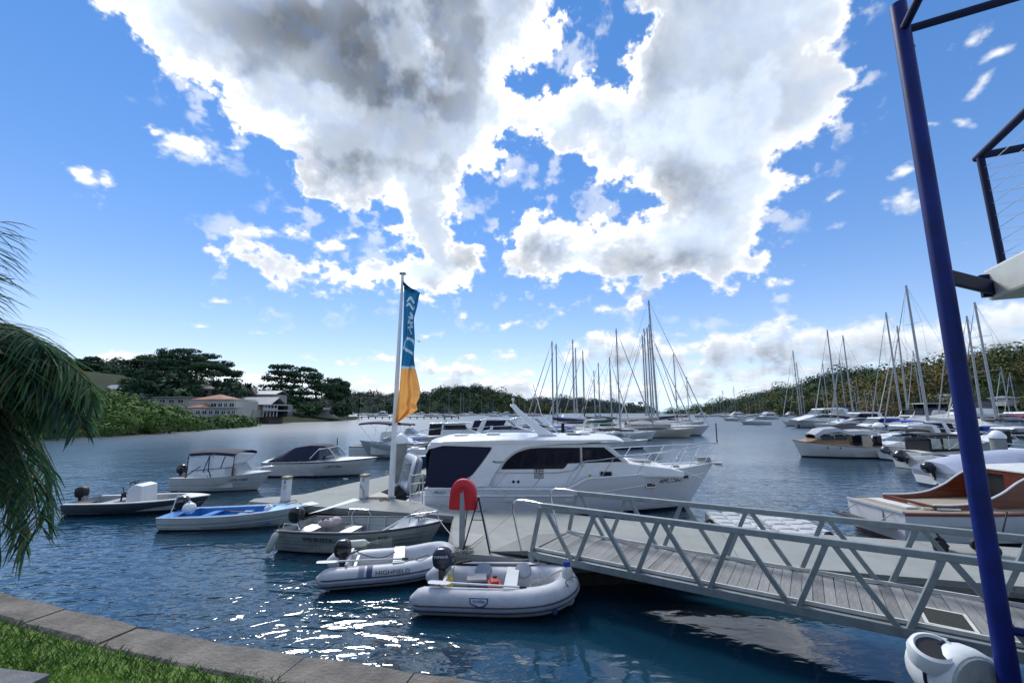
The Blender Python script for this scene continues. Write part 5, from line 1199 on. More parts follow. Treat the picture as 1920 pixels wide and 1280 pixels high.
# rails
def rail(pts, r, nm): q = MB(); q.tube(catmull(pts, 6), r, 8); return q.build(nm, STEEL, CR)
def dk(x, out=.06): t_ = x / 10.75; return (x, -(h.half(t_) - out), h.top(t_))
for sg in (-1, 1):
    def mir(pts): return [(a, b * -sg, c) for a, b, c in pts]
    top = [(4.85, -1.62, 1.10), (5.1, -1.62, 1.55), (5.45, -1.62, 1.86), (6.0, -1.60, 1.93), (7.5, -1.42, 2.10), (9.0, -.98, 2.22), (10.2, -.45, 2.32), (10.95, -.12, 2.40)]
    rail(mir(top), .018, 'bow_rail')
    rail(mir([(7.5, -1.42, 1.78), (9.0, -1.0, 1.92), (10.2, -.48, 2.02), (10.9, -.14, 2.06)]), .010, 'lower_rail')
    for x0, xt, zt in ((4.95, 5.55, 1.86), (6.1, 6.55, 1.98), (7.4, 7.95, 2.13), (8.7, 9.2, 2.23), (9.6, 10.05, 2.30), (10.3, 10.75, 2.38)):
        a = dk(x0); tt = Vector(top[0]); yt = np.interp(xt, [p[0] for p in top], [p[1] for p in top]); q = MB(); q.tube(mir([a, (xt, yt, zt)]), .014, 6); q.build('stanchion', STEEL, CR)
    for x0 in (2.4, 3.7):
        q = MB(); q.tube(mir([(x0, -1.62, 1.0), (x0 + .42, -1.60, 1.50)]), .014, 6); q.build('side_stanchion', STEEL, CR)
    q = MB(); q.tube(mir([(2.82, -1.6, 1.5), (4.12, -1.6, 1.5), (4.6, -1.61, 1.52), (5.2, -1.62, 1.62), (5.45, -1.62, 1.84)]), .008, 5); q.build('side_lifeline', STEEL, CR)
q = MB(); q.tube([(10.95, 0, 2.38), (10.96, 0, 3.15)], .022, 8); q.build('jack_staff', BLACK, CR)
q = MB(); q.box((10.55, 0, 1.66), (.95, .36, .06)); q.build('anchor_platform', CREAM, CR, bevel=.02)
q = MB(); q.box((10.35, 0, 1.79), (.5, .2, .14)); q.tube([(10.3, 0, 1.75), (11.05, 0, 1.66)], .03, 8); q.add([(10.8, -.18, 1.58), (11.12, 0, 1.52), (10.8, .18, 1.58), (10.95, 0, 1.72)], [(0, 1, 3), (1, 2, 3), (0, 2, 1), (0, 3, 2)], 0, False); q.build('anchor', GREYP, CR)
q = MB(); q.box((9.0, -.75, 1.62), (.24, .1, .08)); q.box((2.2, -1.6, 1.04), (.3, .06, .06)); q.box((4.6, -1.6, 1.04), (.3, .06, .06)); q.build('deck_cleat', STEEL, CR)
q = MB(); q.box((7.9, 0, 1.74), (.7, .7, .06)); q.build('deck_hatch', GREYP, CR, bevel=.02)
line('slack mooring line from the cruiser side deck down to the pontoon', (-.85, 14.98, 1.02), (2.0, 13.35, PZ + .06), .15, LGREY, .010)
line('second slack mooring line from the cruiser side deck to the pontoon, just beside the first', (-.55, 14.98, 1.02), (2.05, 13.42, PZ + .06), .10, LGREY, .010)
line('bow line of the cruiser running down to the right behind the gangway', (6.2, 15.75, 1.5), (9.0, 12.2, .4), .05, LGREY, .010)
line('stern line of the cruiser sagging to the pontoon edge', (-2.85, 14.95, .98), (-2.1, 14.55, PZ + .03), .12, LGREY, .010)
q = MB(); q.tube([(-2.8, 15.05, .9), (-2.8, 15.05, 1.2)], .04, 8)
# tender stored on its side across the stern
T, zof, path = rib('stowed_tender', 'pale inflatable tender tipped on its side in a steel cradle at the cruiser stern', (0, 0, 0), 0, 2.35, 1.5, .21, mat('sun_bleached_hypalon', (.47, .52, .57), .5, var=.08, scale=3), [(-.0, .03, BAND), (.06, .02, BAND)], 0)
M_ = Matrix.Translation((-4.22, 17.75, 1.10)) @ Matrix.Rotation(R(-64), 4, 'Z') @ Matrix.Rotation(R(78), 4, 'X') 
T.matrix_world = M_ @ Matrix.Translation((-1.15, 0, -.35))
q = MB(); q.box((1.2, 0, .3), (.24, 1.0, .04)); q.build('bench_seat', GREYP, T)
q = MB()
for y_ in (-.5, .1, .6): q.tube([(.4, y_ * .6, .42), (.8, y_ * .6, .5), (1.1, y_ * .6, .42)], .02, 6)
q.build('grab_strap', BAND, T)
t = thing('tender_cradle', 'welded steel rail cradle holding the tipped tender at the cruiser stern', 'cradle', (-3.42, 16.6, 0), 0)
for x_, y_ in ((-.25, -.9), (.2, -.9), (-.25, .6), (.2, .6)):
    q = MB(); q.tube([(x_, y_, .32), (x_, y_, 1.35)], .03, 8); q.build('upright', LGREY, t)
for z_, a, b in ((.65, (-.25, -.9), (.2, -.9)), (1.0, (-.25, -.9), (.2, -.9)), (1.3, (-.25, -.9), (.2, -.9)), (.65, (.2, -.9), (.2, .6)), (1.0, (.2, -.9), (.2, .6)), (1.3, (-.25, .6), (.2, .6))):
    q = MB(); q.tube([(*a, z_), (*b, z_ + .06)], .022, 8); q.build('rail', LGREY, t)
# ------------------------------------------------------------------ land, hills and woods
GROUND = mat('bush_ground', (.022, .034, .014), 1.0, var=.5, scale=.3, bump=.3, bscale=2, spec=.1)
def fol(name, c): return mat(name, tuple(v * 1.3 for v in c), .75, var=.3, scale=1.2, spec=.1)
FOL = {'dark': [fol('foliage_dark_%d' % i, c) for i, c in enumerate([(.020, .044, .026), (.030, .060, .032), (.045, .078, .036)])],
       'mid': [fol('foliage_mid_%d' % i, c) for i, c in enumerate([(.03, .06, .024), (.045, .08, .028), (.065, .105, .035)])],
       'mangrove': [fol('foliage_mangrove_%d' % i, c) for i, c in enumerate([(.035, .075, .022), (.065, .115, .03), (.10, .155, .04)])],
       'olive': [fol('foliage_olive_%d' % i, c) for i, c in enumerate([(.055, .068, .022), (.095, .085, .028), (.145, .108, .038)])],
       'far': [fol('foliage_haze_%d' % i, c) for i, c in enumerate([(.035, .058, .055), (.045, .068, .058), (.065, .075, .055)])]}  # far leaves carry the blue of distance haze in their colour
BARK = mat('bark', (.09, .075, .06), .9, var=.35, scale=4, bump=.5, bscale=12)
def leaf_cloud(rng, centres, radii, per, size, flat=.8):
    """quads spread through clumps; centres (n,3), radii (n,3)"""
    n = len(centres); T = n * per
    d = rng.normal(size=(T, 3)); d /= np.linalg.norm(d, axis=1)[:, None]
    rr = rng.uniform(.45, 1.05, (T, 1)) ** .6
    C = np.repeat(centres, per, 0) + d * rr * np.repeat(radii, per, 0)
    nr = d * 1.0 + rng.normal(size=(T, 3)) * .27 + np.array([0, 0, .2]); nr /= np.linalg.norm(nr, axis=1)[:, None]
    a = np.cross(nr, rng.normal(size=(T, 3))); a /= np.linalg.norm(a, axis=1)[:, None] + 1e-9; b = np.cross(nr, a)
    s = (np.repeat(np.asarray(size).reshape(-1, 1) * np.ones((n, 1)), per, 0)) * rng.uniform(.55, 1.25, (T, 1))
    bb = b * s * rng.uniform(.45, .9, (T, 1)); aa = a * s
    V = np.stack([C - aa, C - bb * .9, C + aa, C + bb], 1).reshape(-1, 3)
    return V, np.arange(T)[:, None] * 4 + np.arange(4)[None]
def forest(name, label, pts, r, kind, per, size, seed):
    rng = np.random.RandomState(seed); pts = np.asarray(pts, float); n = len(pts); rad = r * rng.uniform(.38, 1.2, (n, 1)) * np.where(rng.rand(n, 1) < .15, 1.6, 1.0)
    V, Q = leaf_cloud(rng, pts + np.array([0, 0, 1]) * rad * .5, rad * np.array([[1, 1, .8]]), per, size * rad[:, 0] / r)
    ms = FOL[kind] if isinstance(kind, str) else kind
    pz = pts[:, 0] * .9 / r + pts[:, 1] * .5 / r; hh_ = (pts[:, 2] - pts[:, 2].min()) / (np.ptp(pts[:, 2]) + 1e-6)
    sc_ = np.sin(pz * .13) + np.sin(pts[:, 1] / r * .21 + 1.3 * np.sin(pz * .07)) - 1.1 * hh_ + rng.normal(0, .75, n)
    cm = np.clip(((np.argsort(np.argsort(sc_)) / n) * len(ms)).astype(int), 0, len(ms) - 1); mi = np.where(rng.rand(n * per) < .86, np.repeat(cm, per), rng.randint(0, len(ms), n * per))
    return tag(np_mesh(name, V, Q, ms, mi), label, None, None, 'stuff')
def tree(name, label, x, y, z0, hgt, sx, kind='dark', crown0=.35, n=40, per=70, leaf=.5, seed=1, shape='round', group=None, sy=None):
    rng = np.random.RandomState(seed); t = thing(name, label, 'tree', (x, y, z0), 0, group); sy = sy or sx
    q = MB(); r0 = max(.12, hgt * .022); lean = rng.uniform(-.04, .04, 2) * hgt
    q.tube([(0, 0, -.5), (lean[0] * .3, lean[1] * .3, hgt * crown0 * .6), (lean[0], lean[1], hgt * .72)], [r0 * 1.25, r0, r0 * .45], 8)
    C = []; 
    while len(C) < n:
        p = rng.uniform(-1, 1, 3)
        if shape == 'umbrella': 
            if p[0] ** 2 + p[1] ** 2 > 1: continue
            p[2] = .55 - .9 * (p[0] ** 2 + p[1] ** 2) + .45 * p[2]
        elif shape == 'tier':
            lev = rng.randint(0, 6) / 5; w_ = .45 + .75 * math.sin(math.pi * (lev * .75 + .2)); a = rng.uniform(0, 6.283); rr_ = w_ * math.sqrt(rng.rand()); p = np.array([rr_ * math.cos(a), rr_ * math.sin(a), -1 + 2 * lev + .12 * p[2]])
        elif p @ p > 1: continue
        C.append(p)
    C = np.array(C); cz = hgt * (crown0 + 1) / 2; ch = hgt * (1 - crown0) / 2
    C = C * np.array([sx / 2, sy / 2, ch * .88]) + np.array([lean[0], lean[1], cz])
    cr = min(sx, ch * 2) * (.13 if shape != 'tier' else .12) * rng.uniform(.7, 1.4, (n, 1)); sq = np.array([[1.15, 1.15, .8]]) if shape == 'round' else np.array([[1.6, 1.6, .42]])
    for c in C[::max(1, n // 9)]:
        b0 = Vector((lean[0] * .6, lean[1] * .6, hgt * crown0 * rng.uniform(.5, 1.1))); c = Vector(c); q.tube([b0, b0.lerp(c, .5) + Vector((0, 0, .04 * hgt)), c], [r0 * .45, r0 * .3, r0 * .12], 6)
    q.build('trunk', BARK, t)
    V, Q = leaf_cloud(rng, C, cr * sq, per, leaf)
    ms = FOL[kind]; cm = rng.choice(len(ms), n); mi = np.where(rng.rand(n * per) < .65, np.repeat(cm, per), rng.randint(0, len(ms), n * per))
    np_mesh('crown', V, Q, ms, mi, t); return t
def far_palm(label, x, y, z0, hgt, r, seed):
    rng = random.Random(seed); t = thing('palm_tree', label, 'palm tree', (x, y, z0))
    q = MB(); q.tube([(0, 0, -.5), (.1, 0, hgt * .5), (0, 0, hgt)], [.28, .22, .2], 8); q.build('trunk', BARK, t)
    q = MB()
    for k in range(26):
        a = k * 2.4; rise = rng.uniform(-.3, 1.3); pts = []; p = Vector((0, 0, hgt)); d = Vector((math.cos(a) * math.cos(rise), math.sin(a) * math.cos(rise), math.sin(rise)))
        for s_ in range(7):
            pts.append(p.copy()); p = p + d * r / 6; d = (d + Vector((0, 0, -.22))).normalized()
        sd = Vector((-math.sin(a), math.cos(a), 0)); rings = [[pt - sd * w_ - Vector((0, 0, w_ * .7)), pt, pt + sd * w_ - Vector((0, 0, w_ * .7))] for pt, w_ in zip(pts, [.1, .35, .45, .45, .4, .28, .05])]
        q.loft(rings, False, False)
    q.build('crown', FOL['dark'][rng.randrange(2)], t)
def hill(name, label, prof, depth, foot=-.3, back=1.0):
    """prof: (x, y, crest height) along the hill; the slope faces the water"""
    rows = []; V = []
    cs = catmull([Vector((x, y, z)) for x, y, z in prof], 6)
    for i, c in enumerate(cs):
        d = (cs[min(i + 1, len(cs) - 1)] - cs[max(i - 1, 0)]); d.z = 0; d.normalize(); nrm = Vector((-d.y, d.x, 0))
        rows.append([c + nrm * (-depth / 2) + Vector((0, 0, foot - c.z)), c + nrm * (-depth * .25) + Vector((0, 0, -c.z * .45)), c, c + nrm * depth * .3 + Vector((0, 0, -c.z * .3)), c + nrm * depth * back + Vector((0, 0, foot - c.z))])
    q = MB(); q.loft(rows, False, False); tag(q.build(name, GROUND), label, None, None, 'structure')
    return rows
def hill_points(rows, n, rng, lo=.03, hi=2.3):
    out = []
    for _ in range(n):
        i = rng.uniform(0, len(rows) - 1.001); u = rng.uniform(lo, hi); a, b = int(i), int(u); f, g = i - a, u - b
        p = rows[a][b].lerp(rows[a + 1][b], f).lerp(rows[a][b + 1].lerp(rows[a + 1][b + 1], f), g); out.append(tuple(p))
    return out
def at(px_, Y, ytop=None):
    x = (px_ - 960) / 780 * Y * .985; z = EYE + (771 - ytop) / 780 * Y * 1.0 if ytop is not None else 0
    return (x, Y, z)
rr = random.Random(3)
# right hand wooded hill
prof = [at(1315, 640, 763), at(1400, 540, 752), at(1470, 450, 735), at(1500, 420, 738), at(1545, 390, 720), at(1580, 355, 708), at(1620, 330, 701), at(1655, 310, 710), at(1690, 290, 708), at(1720, 275, 699), at(1760, 262, 704), at(1800, 246, 694), at(1840, 236, 686), at(1880, 225, 676), at(1920, 215, 672), at(2050, 195, 655), at(2300, 170, 640), at(2600, 120, 640)]
rows = hill('hill', 'long wooded hill along the right shore', prof, 130)
pts = hill_points(rows, 1500, rr); forest('wooded_hillside', 'mixed dark and autumn tinted woods covering the hill on the right', pts, 5.6, [FOL['dark'][0], FOL['dark'][2], FOL['mid'][0]] + FOL['olive'], 170, .55, 11)
# centre hills across the water
rows = hill('far_hill', 'grey green wooded hill across the bay', [at(560, 900, 752), at(640, 900, 744), at(690, 900, 741), at(760, 900, 743), at(830, 880, 752), at(930, 900, 765)], 300)
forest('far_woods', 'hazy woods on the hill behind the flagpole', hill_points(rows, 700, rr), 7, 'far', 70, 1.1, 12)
rows = hill('far_hill', 'dark wooded headland in the middle of the bay', [at(760, 620, 762), at(800, 610, 741), at(850, 600, 732), at(900, 600, 733), at(945, 600, 742), at(985, 600, 757), at(1030, 600, 768)], 170)
forest('far_woods', 'dark woods on the headland in the middle of the bay', hill_points(rows, 800, rr), 5.5, FOL['dark'] + [FOL['olive'][0]], 90, .8, 13)
rows = hill('far_hill', 'low wooded ridge behind the yacht masts', [at(930, 1000, 756), at(1000, 1000, 751), at(1050, 1000, 750), at(1100, 1000, 752), at(1150, 1000, 759), at(1200, 1000, 768)], 300)
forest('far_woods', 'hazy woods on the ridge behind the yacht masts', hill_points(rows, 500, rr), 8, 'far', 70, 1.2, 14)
rows = hill('far_hill', 'pale distant headland at the bay mouth', [at(1120, 1900, 763), at(1170, 1900, 761), at(1205, 1900, 769)], 300)
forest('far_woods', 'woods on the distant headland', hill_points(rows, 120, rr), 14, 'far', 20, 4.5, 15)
# left shore
lv = []; SHORE = [(-160, 20), (-90, 34), (-62, 52), (-58, 66), (-60, 82), (-63, 97), (-66, 107), (-78, 116), (-76, 130), (-66, 150), (-66, 180), (-76, 215), (-100, 240), (-200, 300)]
rows = [[(x, y, -.4), (x - 2.5, y + .5, .6), (x - 14, y + 3, 1.9), (x - 40, y + 12, 5), (x - 90, y + 30, 17), (x - 170, y + 40, 26)] for x, y in SHORE]
q = MB(); q.loft(rows, False, False); tag(q.build('left_shore', GROUND), 'sloping land along the left shore', None, None, 'structure')
sh = catmull([Vector((x, y, 0)) for x, y in SHORE], 10)
pts = []
for _ in range(760):
    i = rr.uniform(0, 66); a = sh[int(i)].lerp(sh[int(i) + 1], i % 1); big_ = 1 if a.y < 84 else 0; o_ = rr.uniform(-.3, 26 if big_ else 8); pts.append((a.x - o_, a.y + o_ * .25, .1 + (.24 if big_ else .03) * o_ + rr.uniform(-.5, .7) - (1.3 if not big_ else 0)))
forest('mangrove_thicket', 'green mangrove thicket along the left shore', pts, 1.7, 'mangrove', 230, .19, 21)
rows = hill('left_hill', 'dark wooded rise behind the left shore houses', [at(-250, 190, 690), at(0, 230, 688), at(110, 245, 690), at(165, 250, 688), at(240, 255, 696), at(330, 260, 712), at(420, 270, 735), at(480, 280, 752), at(540, 290, 764)], 110)
forest('left_woods', 'dark woods on the rise behind the left shore houses', hill_points(rows, 620, rr, .2), 4.4, 'dark', 120, .6, 22)
pts = [(rr.uniform(-150, -84), rr.uniform(105, 190), rr.uniform(4, 9)) for _ in range(130)]
pts = [p for p in pts if not (-100 < p[0] < -70 and p[1] < 128)]
pts += [(rr.uniform(-150, -98), rr.uniform(90, 118), rr.uniform(3.0, 5.5)) for _ in range(70)]
forest('garden_shrubs', 'dark garden trees and shrubs between the left shore houses', pts, 2.3, 'dark', 80, .6, 23)
def T(name, label, px_, Y, ytop, z0, spread_px, **k):
    x, y, zt = at(px_, Y, ytop); return tree(name, label, x, y, z0, zt - z0, spread_px / 780 * Y, **k)
T('fig_tree', 'huge spreading fig tree, tallest on the left shore, sky showing through its right side', 335, 150, 652, 7, 165, kind='dark', crown0=.30, n=150, per=130, leaf=.42, seed=31, shape='umbrella')
T('dense_tree', 'broad dense dark tree in front of the huge fig', 295, 138, 690, 5, 120, kind='dark', crown0=.05, n=120, per=130, leaf=.42, seed=32)
T('gum_tree', 'dark tree rising from the wooded rise, furthest left on the skyline', 155, 215, 668, 14, 60, kind='dark', crown0=.3, n=50, per=60, leaf=.8, seed=33, shape='umbrella')
T('gum_tree', 'rounded dark skyline tree between the furthest left tree and the fig', 205, 215, 684, 14, 60, kind='dark', crown0=.25, n=40, per=60, leaf=.8, seed=34)
T('garden_tree', 'small dark tree between the huge fig and the grey gabled roof', 420, 150, 708, 6, 40, kind='dark', crown0=.2, n=40, per=60, leaf=.5, seed=35)
T('pine_tree', 'tall open layered tree, left one of the pair on the point', 520, 172, 684, 4, 60, kind='dark', crown0=.22, n=90, per=46, leaf=.5, seed=36, shape='tier')
T('pine_tree', 'tall open layered tree with sky gaps, right one of the pair on the point', 560, 176, 690, 4, 66, kind='dark', crown0=.22, n=90, per=46, leaf=.5, seed=37, shape='tier')
T('slender_tree', 'slim open topped tree beside the round dense tree on the point', 590, 174, 700, 4, 30, kind='dark', crown0=.4, n=24, per=46, leaf=.5, seed=38, shape='tier')
T('round_tree', 'round dense dark tree on bare trunks at the right end of the point', 626, 170, 707, 3, 50, kind='dark', crown0=.30, n=80, per=80, leaf=.5, seed=39)
T('bank_tree', 'low dark tree below the layered pair on the point', 540, 165, 742, 2, 60, kind='dark', crown0=.0, n=50, per=60, leaf=.5, seed=40)
T('bank_tree', 'low bushy tree left of the boathouse on the point', 580, 160, 752, 2, 50, kind='mid', crown0=.0, n=40, per=60, leaf=.5, seed=41)
T('bank_tree', 'low dark tree below the round dense tree', 640, 165, 757, 1.5, 40, kind='dark', crown0=.0, n=40, per=60, leaf=.5, seed=42)
for px_, Y, yt, lab, sd in ((462, 150, 722, 'palm behind the grey gabled roof', 1), (652, 185, 752, 'left palm at the end of the point', 2), (672, 190, 752, 'rightmost palm at the end of the point', 3)):
    x, y, z = at(px_, Y, yt); far_palm(lab, x, y, 1.5, z - 3, 3.2, sd)
# ------------------------------------------------------------------ houses on the left shore
HW = mat('house_white_render', (.46, .44, .40), .8, var=.08, scale=.5); HTILE = mat('orange_roof_tiles', (.30, .125, .07), .8, var=.25, scale=2); HGREY = mat('grey_metal_roof', (.24, .26, .27), .5, var=.12, scale=.5); HBR = mat('brown_brick', (.11, .085, .065), .9, var=.25, scale=3)
PANE = mat('house_window_glass', (.03, .045, .06), .1, var=.3, scale=.3); HCREAM = mat('house_cream', (.40, .38, .33), .8, var=.1, scale=.6); HFR = mat('window_frame_white', (.6, .6, .58), .6)
def win(parent, x0, x1, z0, z1, y, fr=.12):
    w_ = thing  # window facing the water
    q = MB(); q.box(((x0 + x1) / 2, y, (z0 + z1) / 2), (x1 - x0, .12, z1 - z0)); f = q.build('window', HFR, parent)
    q = MB(); m_ = (x0 + x1) / 2
    for a, b in ((x0 + fr, m_ - fr / 2), (m_ + fr / 2, x1 - fr)): q.box(((a + b) / 2, y - .05, (z0 + z1) / 2), (b - a, .06, z1 - z0 - 2 * fr))
    q.build('pane', PANE, f)
def hip(parent, x0, x1, y0, y1, z, hgt, m, ov=.6, name='roof'):
    x0 -= ov; x1 += ov; y0 -= ov; y1 += ov; my = (y0 + y1) / 2; e = (y1 - y0) / 2 * .9
    q = MB(); q.add([(x0, y0, z), (x1, y0, z), (x1, y1, z), (x0, y1, z), (x0 + e, my, z + hgt), (x1 - e, my, z + hgt), (x0, y0, z - .2), (x1, y0, z - .2), (x1, y1, z - .2), (x0, y1, z - .2)],
                    [(0, 1, 5, 4), (1, 2, 5), (2, 3, 4, 5), (3, 0, 4), (0, 6, 7, 1), (1, 7, 8, 2), (2, 8, 9, 3), (3, 9, 6, 0), (6, 9, 8, 7)], 0, False); return q.build(name, m, parent)
hx, hy, _ = at(400, 114); s_ = 114 / 780
t = thing('waterfront_house', 'white two storey waterfront house with orange tiled hip roofs and rows of large windows', 'house', (hx, hy, 2.2))
def hpx(a): return (a - 400) * s_
def hz(y_): return (771 - y_) * s_ + EYE - 2.2
q = MB(); q.box((hpx(391), 6, (hz(751) - 1) / 2 - .5 + .5), (hpx(435) - hpx(346), 10, hz(751) + 1.0)); q.build('upper_wall', HW, t)
q = MB(); q.box((hpx(411), 1.0, hz(766) / 2 - .5), (hpx(452) - hpx(370), 6, hz(766) + 1.0)); q.build('lower_wall', HW, t)
hip(t, hpx(350), hpx(406), 2, 11, hz(749), 1.6, HTILE); hip(t, hpx(362), hpx(392), -1.2, 3, hz(764), 1.2, HTILE)
q = MB(); q.box((hpx(422), .2, hz(765) + .1), (hpx(453) - hpx(394), 5.5, .25)); q.build('balcony_slab', HW, t); q = MB(); q.box((hpx(405), 5.8, hz(750) + .15), (hpx(437) - hpx(385), 10.5, .3)); q.build('flat_parapet', HW, t)
for a, b in ((388, 400), (402, 411), (413, 420), (423, 433)): win(t, hpx(a), hpx(b), hz(763.5), hz(755), .95)
for a, b in ((377, 386), (389, 398), (401, 409), (412, 421), (424, 432), (435, 441), (443, 450)): win(t, hpx(a), hpx(b), hz(777), hz(769), -2.05)
q = MB(); q.box((hpx(415), -3.2, .3), (14, .3, .9)); q.build('garden_wall', HCREAM, t)
def simple_house(label, px0, px1, ytop, ybot, Y, wallm, roofm, style, z_roof=None, nwin=4, depth=8, name='house'):
    x0, y, z1 = at(px0, Y, ytop); x1, _, z0 = at(px1, Y, ybot); t = thing(name, label, 'house', ((x0 + x1) / 2, Y, z0)); w_ = x1 - x0; hgt = z1 - z0; rf = hgt * (.38 if style in ('gable', 'hip') else .12); wh = hgt - rf
    q = MB(); q.box((0, depth / 2, wh / 2 - 1), (w_, depth, wh + 2)); q.build('wall', wallm, t)
    if style == 'hip': hip(t, -w_ / 2, w_ / 2, 0, depth, wh, rf, roofm)
    elif style == 'gable':
        q = MB(); q.prism([(-.5, wh), (depth / 2, wh + rf), (depth + .5, wh), (depth + .5, wh - .2), (depth / 2, wh + rf - .25), (-.5, wh - .2)], 'x', -w_ / 2 - .5, w_ / 2 + .5); q.build('roof', roofm, t)
    else:
        q = MB(); q.box((0, depth / 2, wh + rf / 2), (w_ + 1.4, depth + 1.6, max(.25, rf))); q.build('roof', roofm, t)
    for k in range(nwin):
        a = -w_ / 2 + w_ * (k + .18) / nwin; b = -w_ / 2 + w_ * (k + .82) / nwin; win(t, a, b, wh * .3, wh * .78, -.05)
    return t, w_, wh
simple_house('long low house with flat grey roof left of the white two storey house', 205, 345, 744, 760, 124, HCREAM, HGREY, 'flat', nwin=8, depth=9)
simple_house('pale gabled house above the long flat roofed house', 183, 228, 721, 745, 150, HW, HGREY, 'gable', nwin=3)
simple_house('small roofed house half hidden in dark trees, furthest left', 128, 178, 716, 734, 160, HCREAM, HGREY, 'hip', nwin=3)
simple_house('small pale hillside house behind the huge fig', 360, 404, 722, 742, 152, HW, HGREY, 'hip', nwin=3)
simple_house('tiny pale hillside cottage on the wooded rise, half hidden by trees', 226, 246, 698, 712, 225, HW, HGREY, 'hip', nwin=2)
t, w_, wh = simple_house('wide house with grey metal roof and small gable behind the brown brick house', 428, 512, 732, 752, 146, HCREAM, HGREY, 'gable', nwin=6)
q = MB(); q.prism([(-1.6, wh), (0, wh + 1.7), (1.6, wh)], 'y', -1.0, 1.5); q.build('roof_gable', HBR, t)
t, w_, wh = simple_house('brown brick waterfront house with glass balcony at its right end', 440, 505, 744, 781, 128, HBR, HGREY, 'gable', nwin=4)
q = MB(); q.box((w_ * .62, 2, wh * .95), (w_ * .42, 8, .35)); q.box((w_ * .62, 2, wh * .5), (w_ * .42, 8, .3)); q.build('balcony_slab', HW, t)
q = MB(); q.box((w_ * .62, 5.5, wh * .45), (w_ * .40, 3, wh * .9)); q.build('side_wall', PANE, t)
q = MB(); 
for k in range(5): q.box((w_ * (.43 + .095 * k), -1.8, wh * .5), (.16, .16, wh * .95))
q.build('balcony_post', HFR, t); q = MB(); q.box((w_ * .62, -1.9, wh * .58), (w_ * .41, .05, .9)); q.build('balcony_glass', CLEAR, t)
q = MB(); q.box((-w_ * .1, -3, 1.0), (w_ * .9, 5, 2.2)); q.build('lower_terrace', HCREAM, t)
simple_house('small white roofed boathouse below the round dense tree', 590, 614, 764, 774, 165, HCREAM, HW, 'gable', nwin=2, depth=5)
for k, (a, b, yt, yb, Y) in enumerate([(1560, 1578, 728, 737, 330), (1668, 1690, 737, 746, 255), (1726, 1742, 744, 752, 225), (1786, 1812, 738, 748, 205), (1360, 1372, 761, 765, 520), (1392, 1404, 760, 764, 480), (1890, 1912, 742, 752, 180)]):
    simple_house(['pale house high on the right hill, left of the tall masts', 'pale house low on the right hill behind the middle masts', 'small pale house low on the right hill beside the tallest mast', 'pale house on the right hill just left of the blue post', 'tiny pale house at the far tip of the right shore', 'tiny pale house next along from the tip of the right shore', 'pale house on the right hill at the right picture edge'][k], a, b, yt, yb, Y, HW, HGREY, 'hip', nwin=2, depth=6)
# jetty across the bay
JY = 205
x0, x1 = at(536, JY)[0], at(860, JY)[0]
t = thing('long_jetty', 'long low jetty with white railings crossing the bay from the point', 'jetty', (x0, JY, 0)); JL = x1 - x0
q = MB(); q.box((JL / 2, 0, 1.0), (JL, 2.2, .35)); q.build('deck', mat('jetty_timber', (.10, .095, .085), .9), t)
for k in range(26):
    q = MB(); q.tube([(JL * k / 25, 0, -2), (JL * k / 25, 0, .9)], .28, 6); q.build('jetty_pile', BARK, t)
for k in range(int(JL * .34 / 1.5)):
    q = MB(); q.box((k * 1.5, -1, 1.8), (.16, .16, 1.3)); q.build('rail_post', HFR, t)
for z_ in (1.75, 2.4):
    q = MB(); q.box((JL * .17, -1, z_), (JL * .34, .12, .14)); q.build('handrail', HFR, t)
# ------------------------------------------------------------------ yachts and motor boats further off
MAST = mat('mast_aluminium', (.30, .32, .34), .4, .5, var=.15); MASTD = mat('dark_mast', (.06, .055, .06), .5, .2); WIRE = mat('rigging_wire', (.18, .19, .20), .5, .5)
YW = mat('yacht_white', (.62, .63, .63), .3, var=.06, scale=.8, under=(.02, .04, .09), under_z=.12); YW2 = mat('yacht_white_red', (.62, .62, .60), .3, var=.06, scale=.8, under=(.10, .02, .02), under_z=.12)
YN = mat('yacht_navy', (.010, .014, .07), .25, var=.1, scale=.8, coat=.3); YDK = mat('yacht_deck', (.58, .58, .55), .5, var=.06)
COVER = {'grey': mat('grey_sail_cover', (.30, .30, .29), .85, var=.15, scale=3), 'green': mat('green_sail_cover', (.01, .075, .05), .85, var=.2, scale=3), 'navy': NAVY, 'blue': mat('royal_blue_cover', (.012, .05, .30), .8, var=.2, scale=3), 'white': mat('white_sail_cloth', (.55, .55, .53), .8), 'red': mat('red_canvas', (.30, .02, .03), .8), 'black': mat('black_canvas', (.012, .013, .018), .85)}
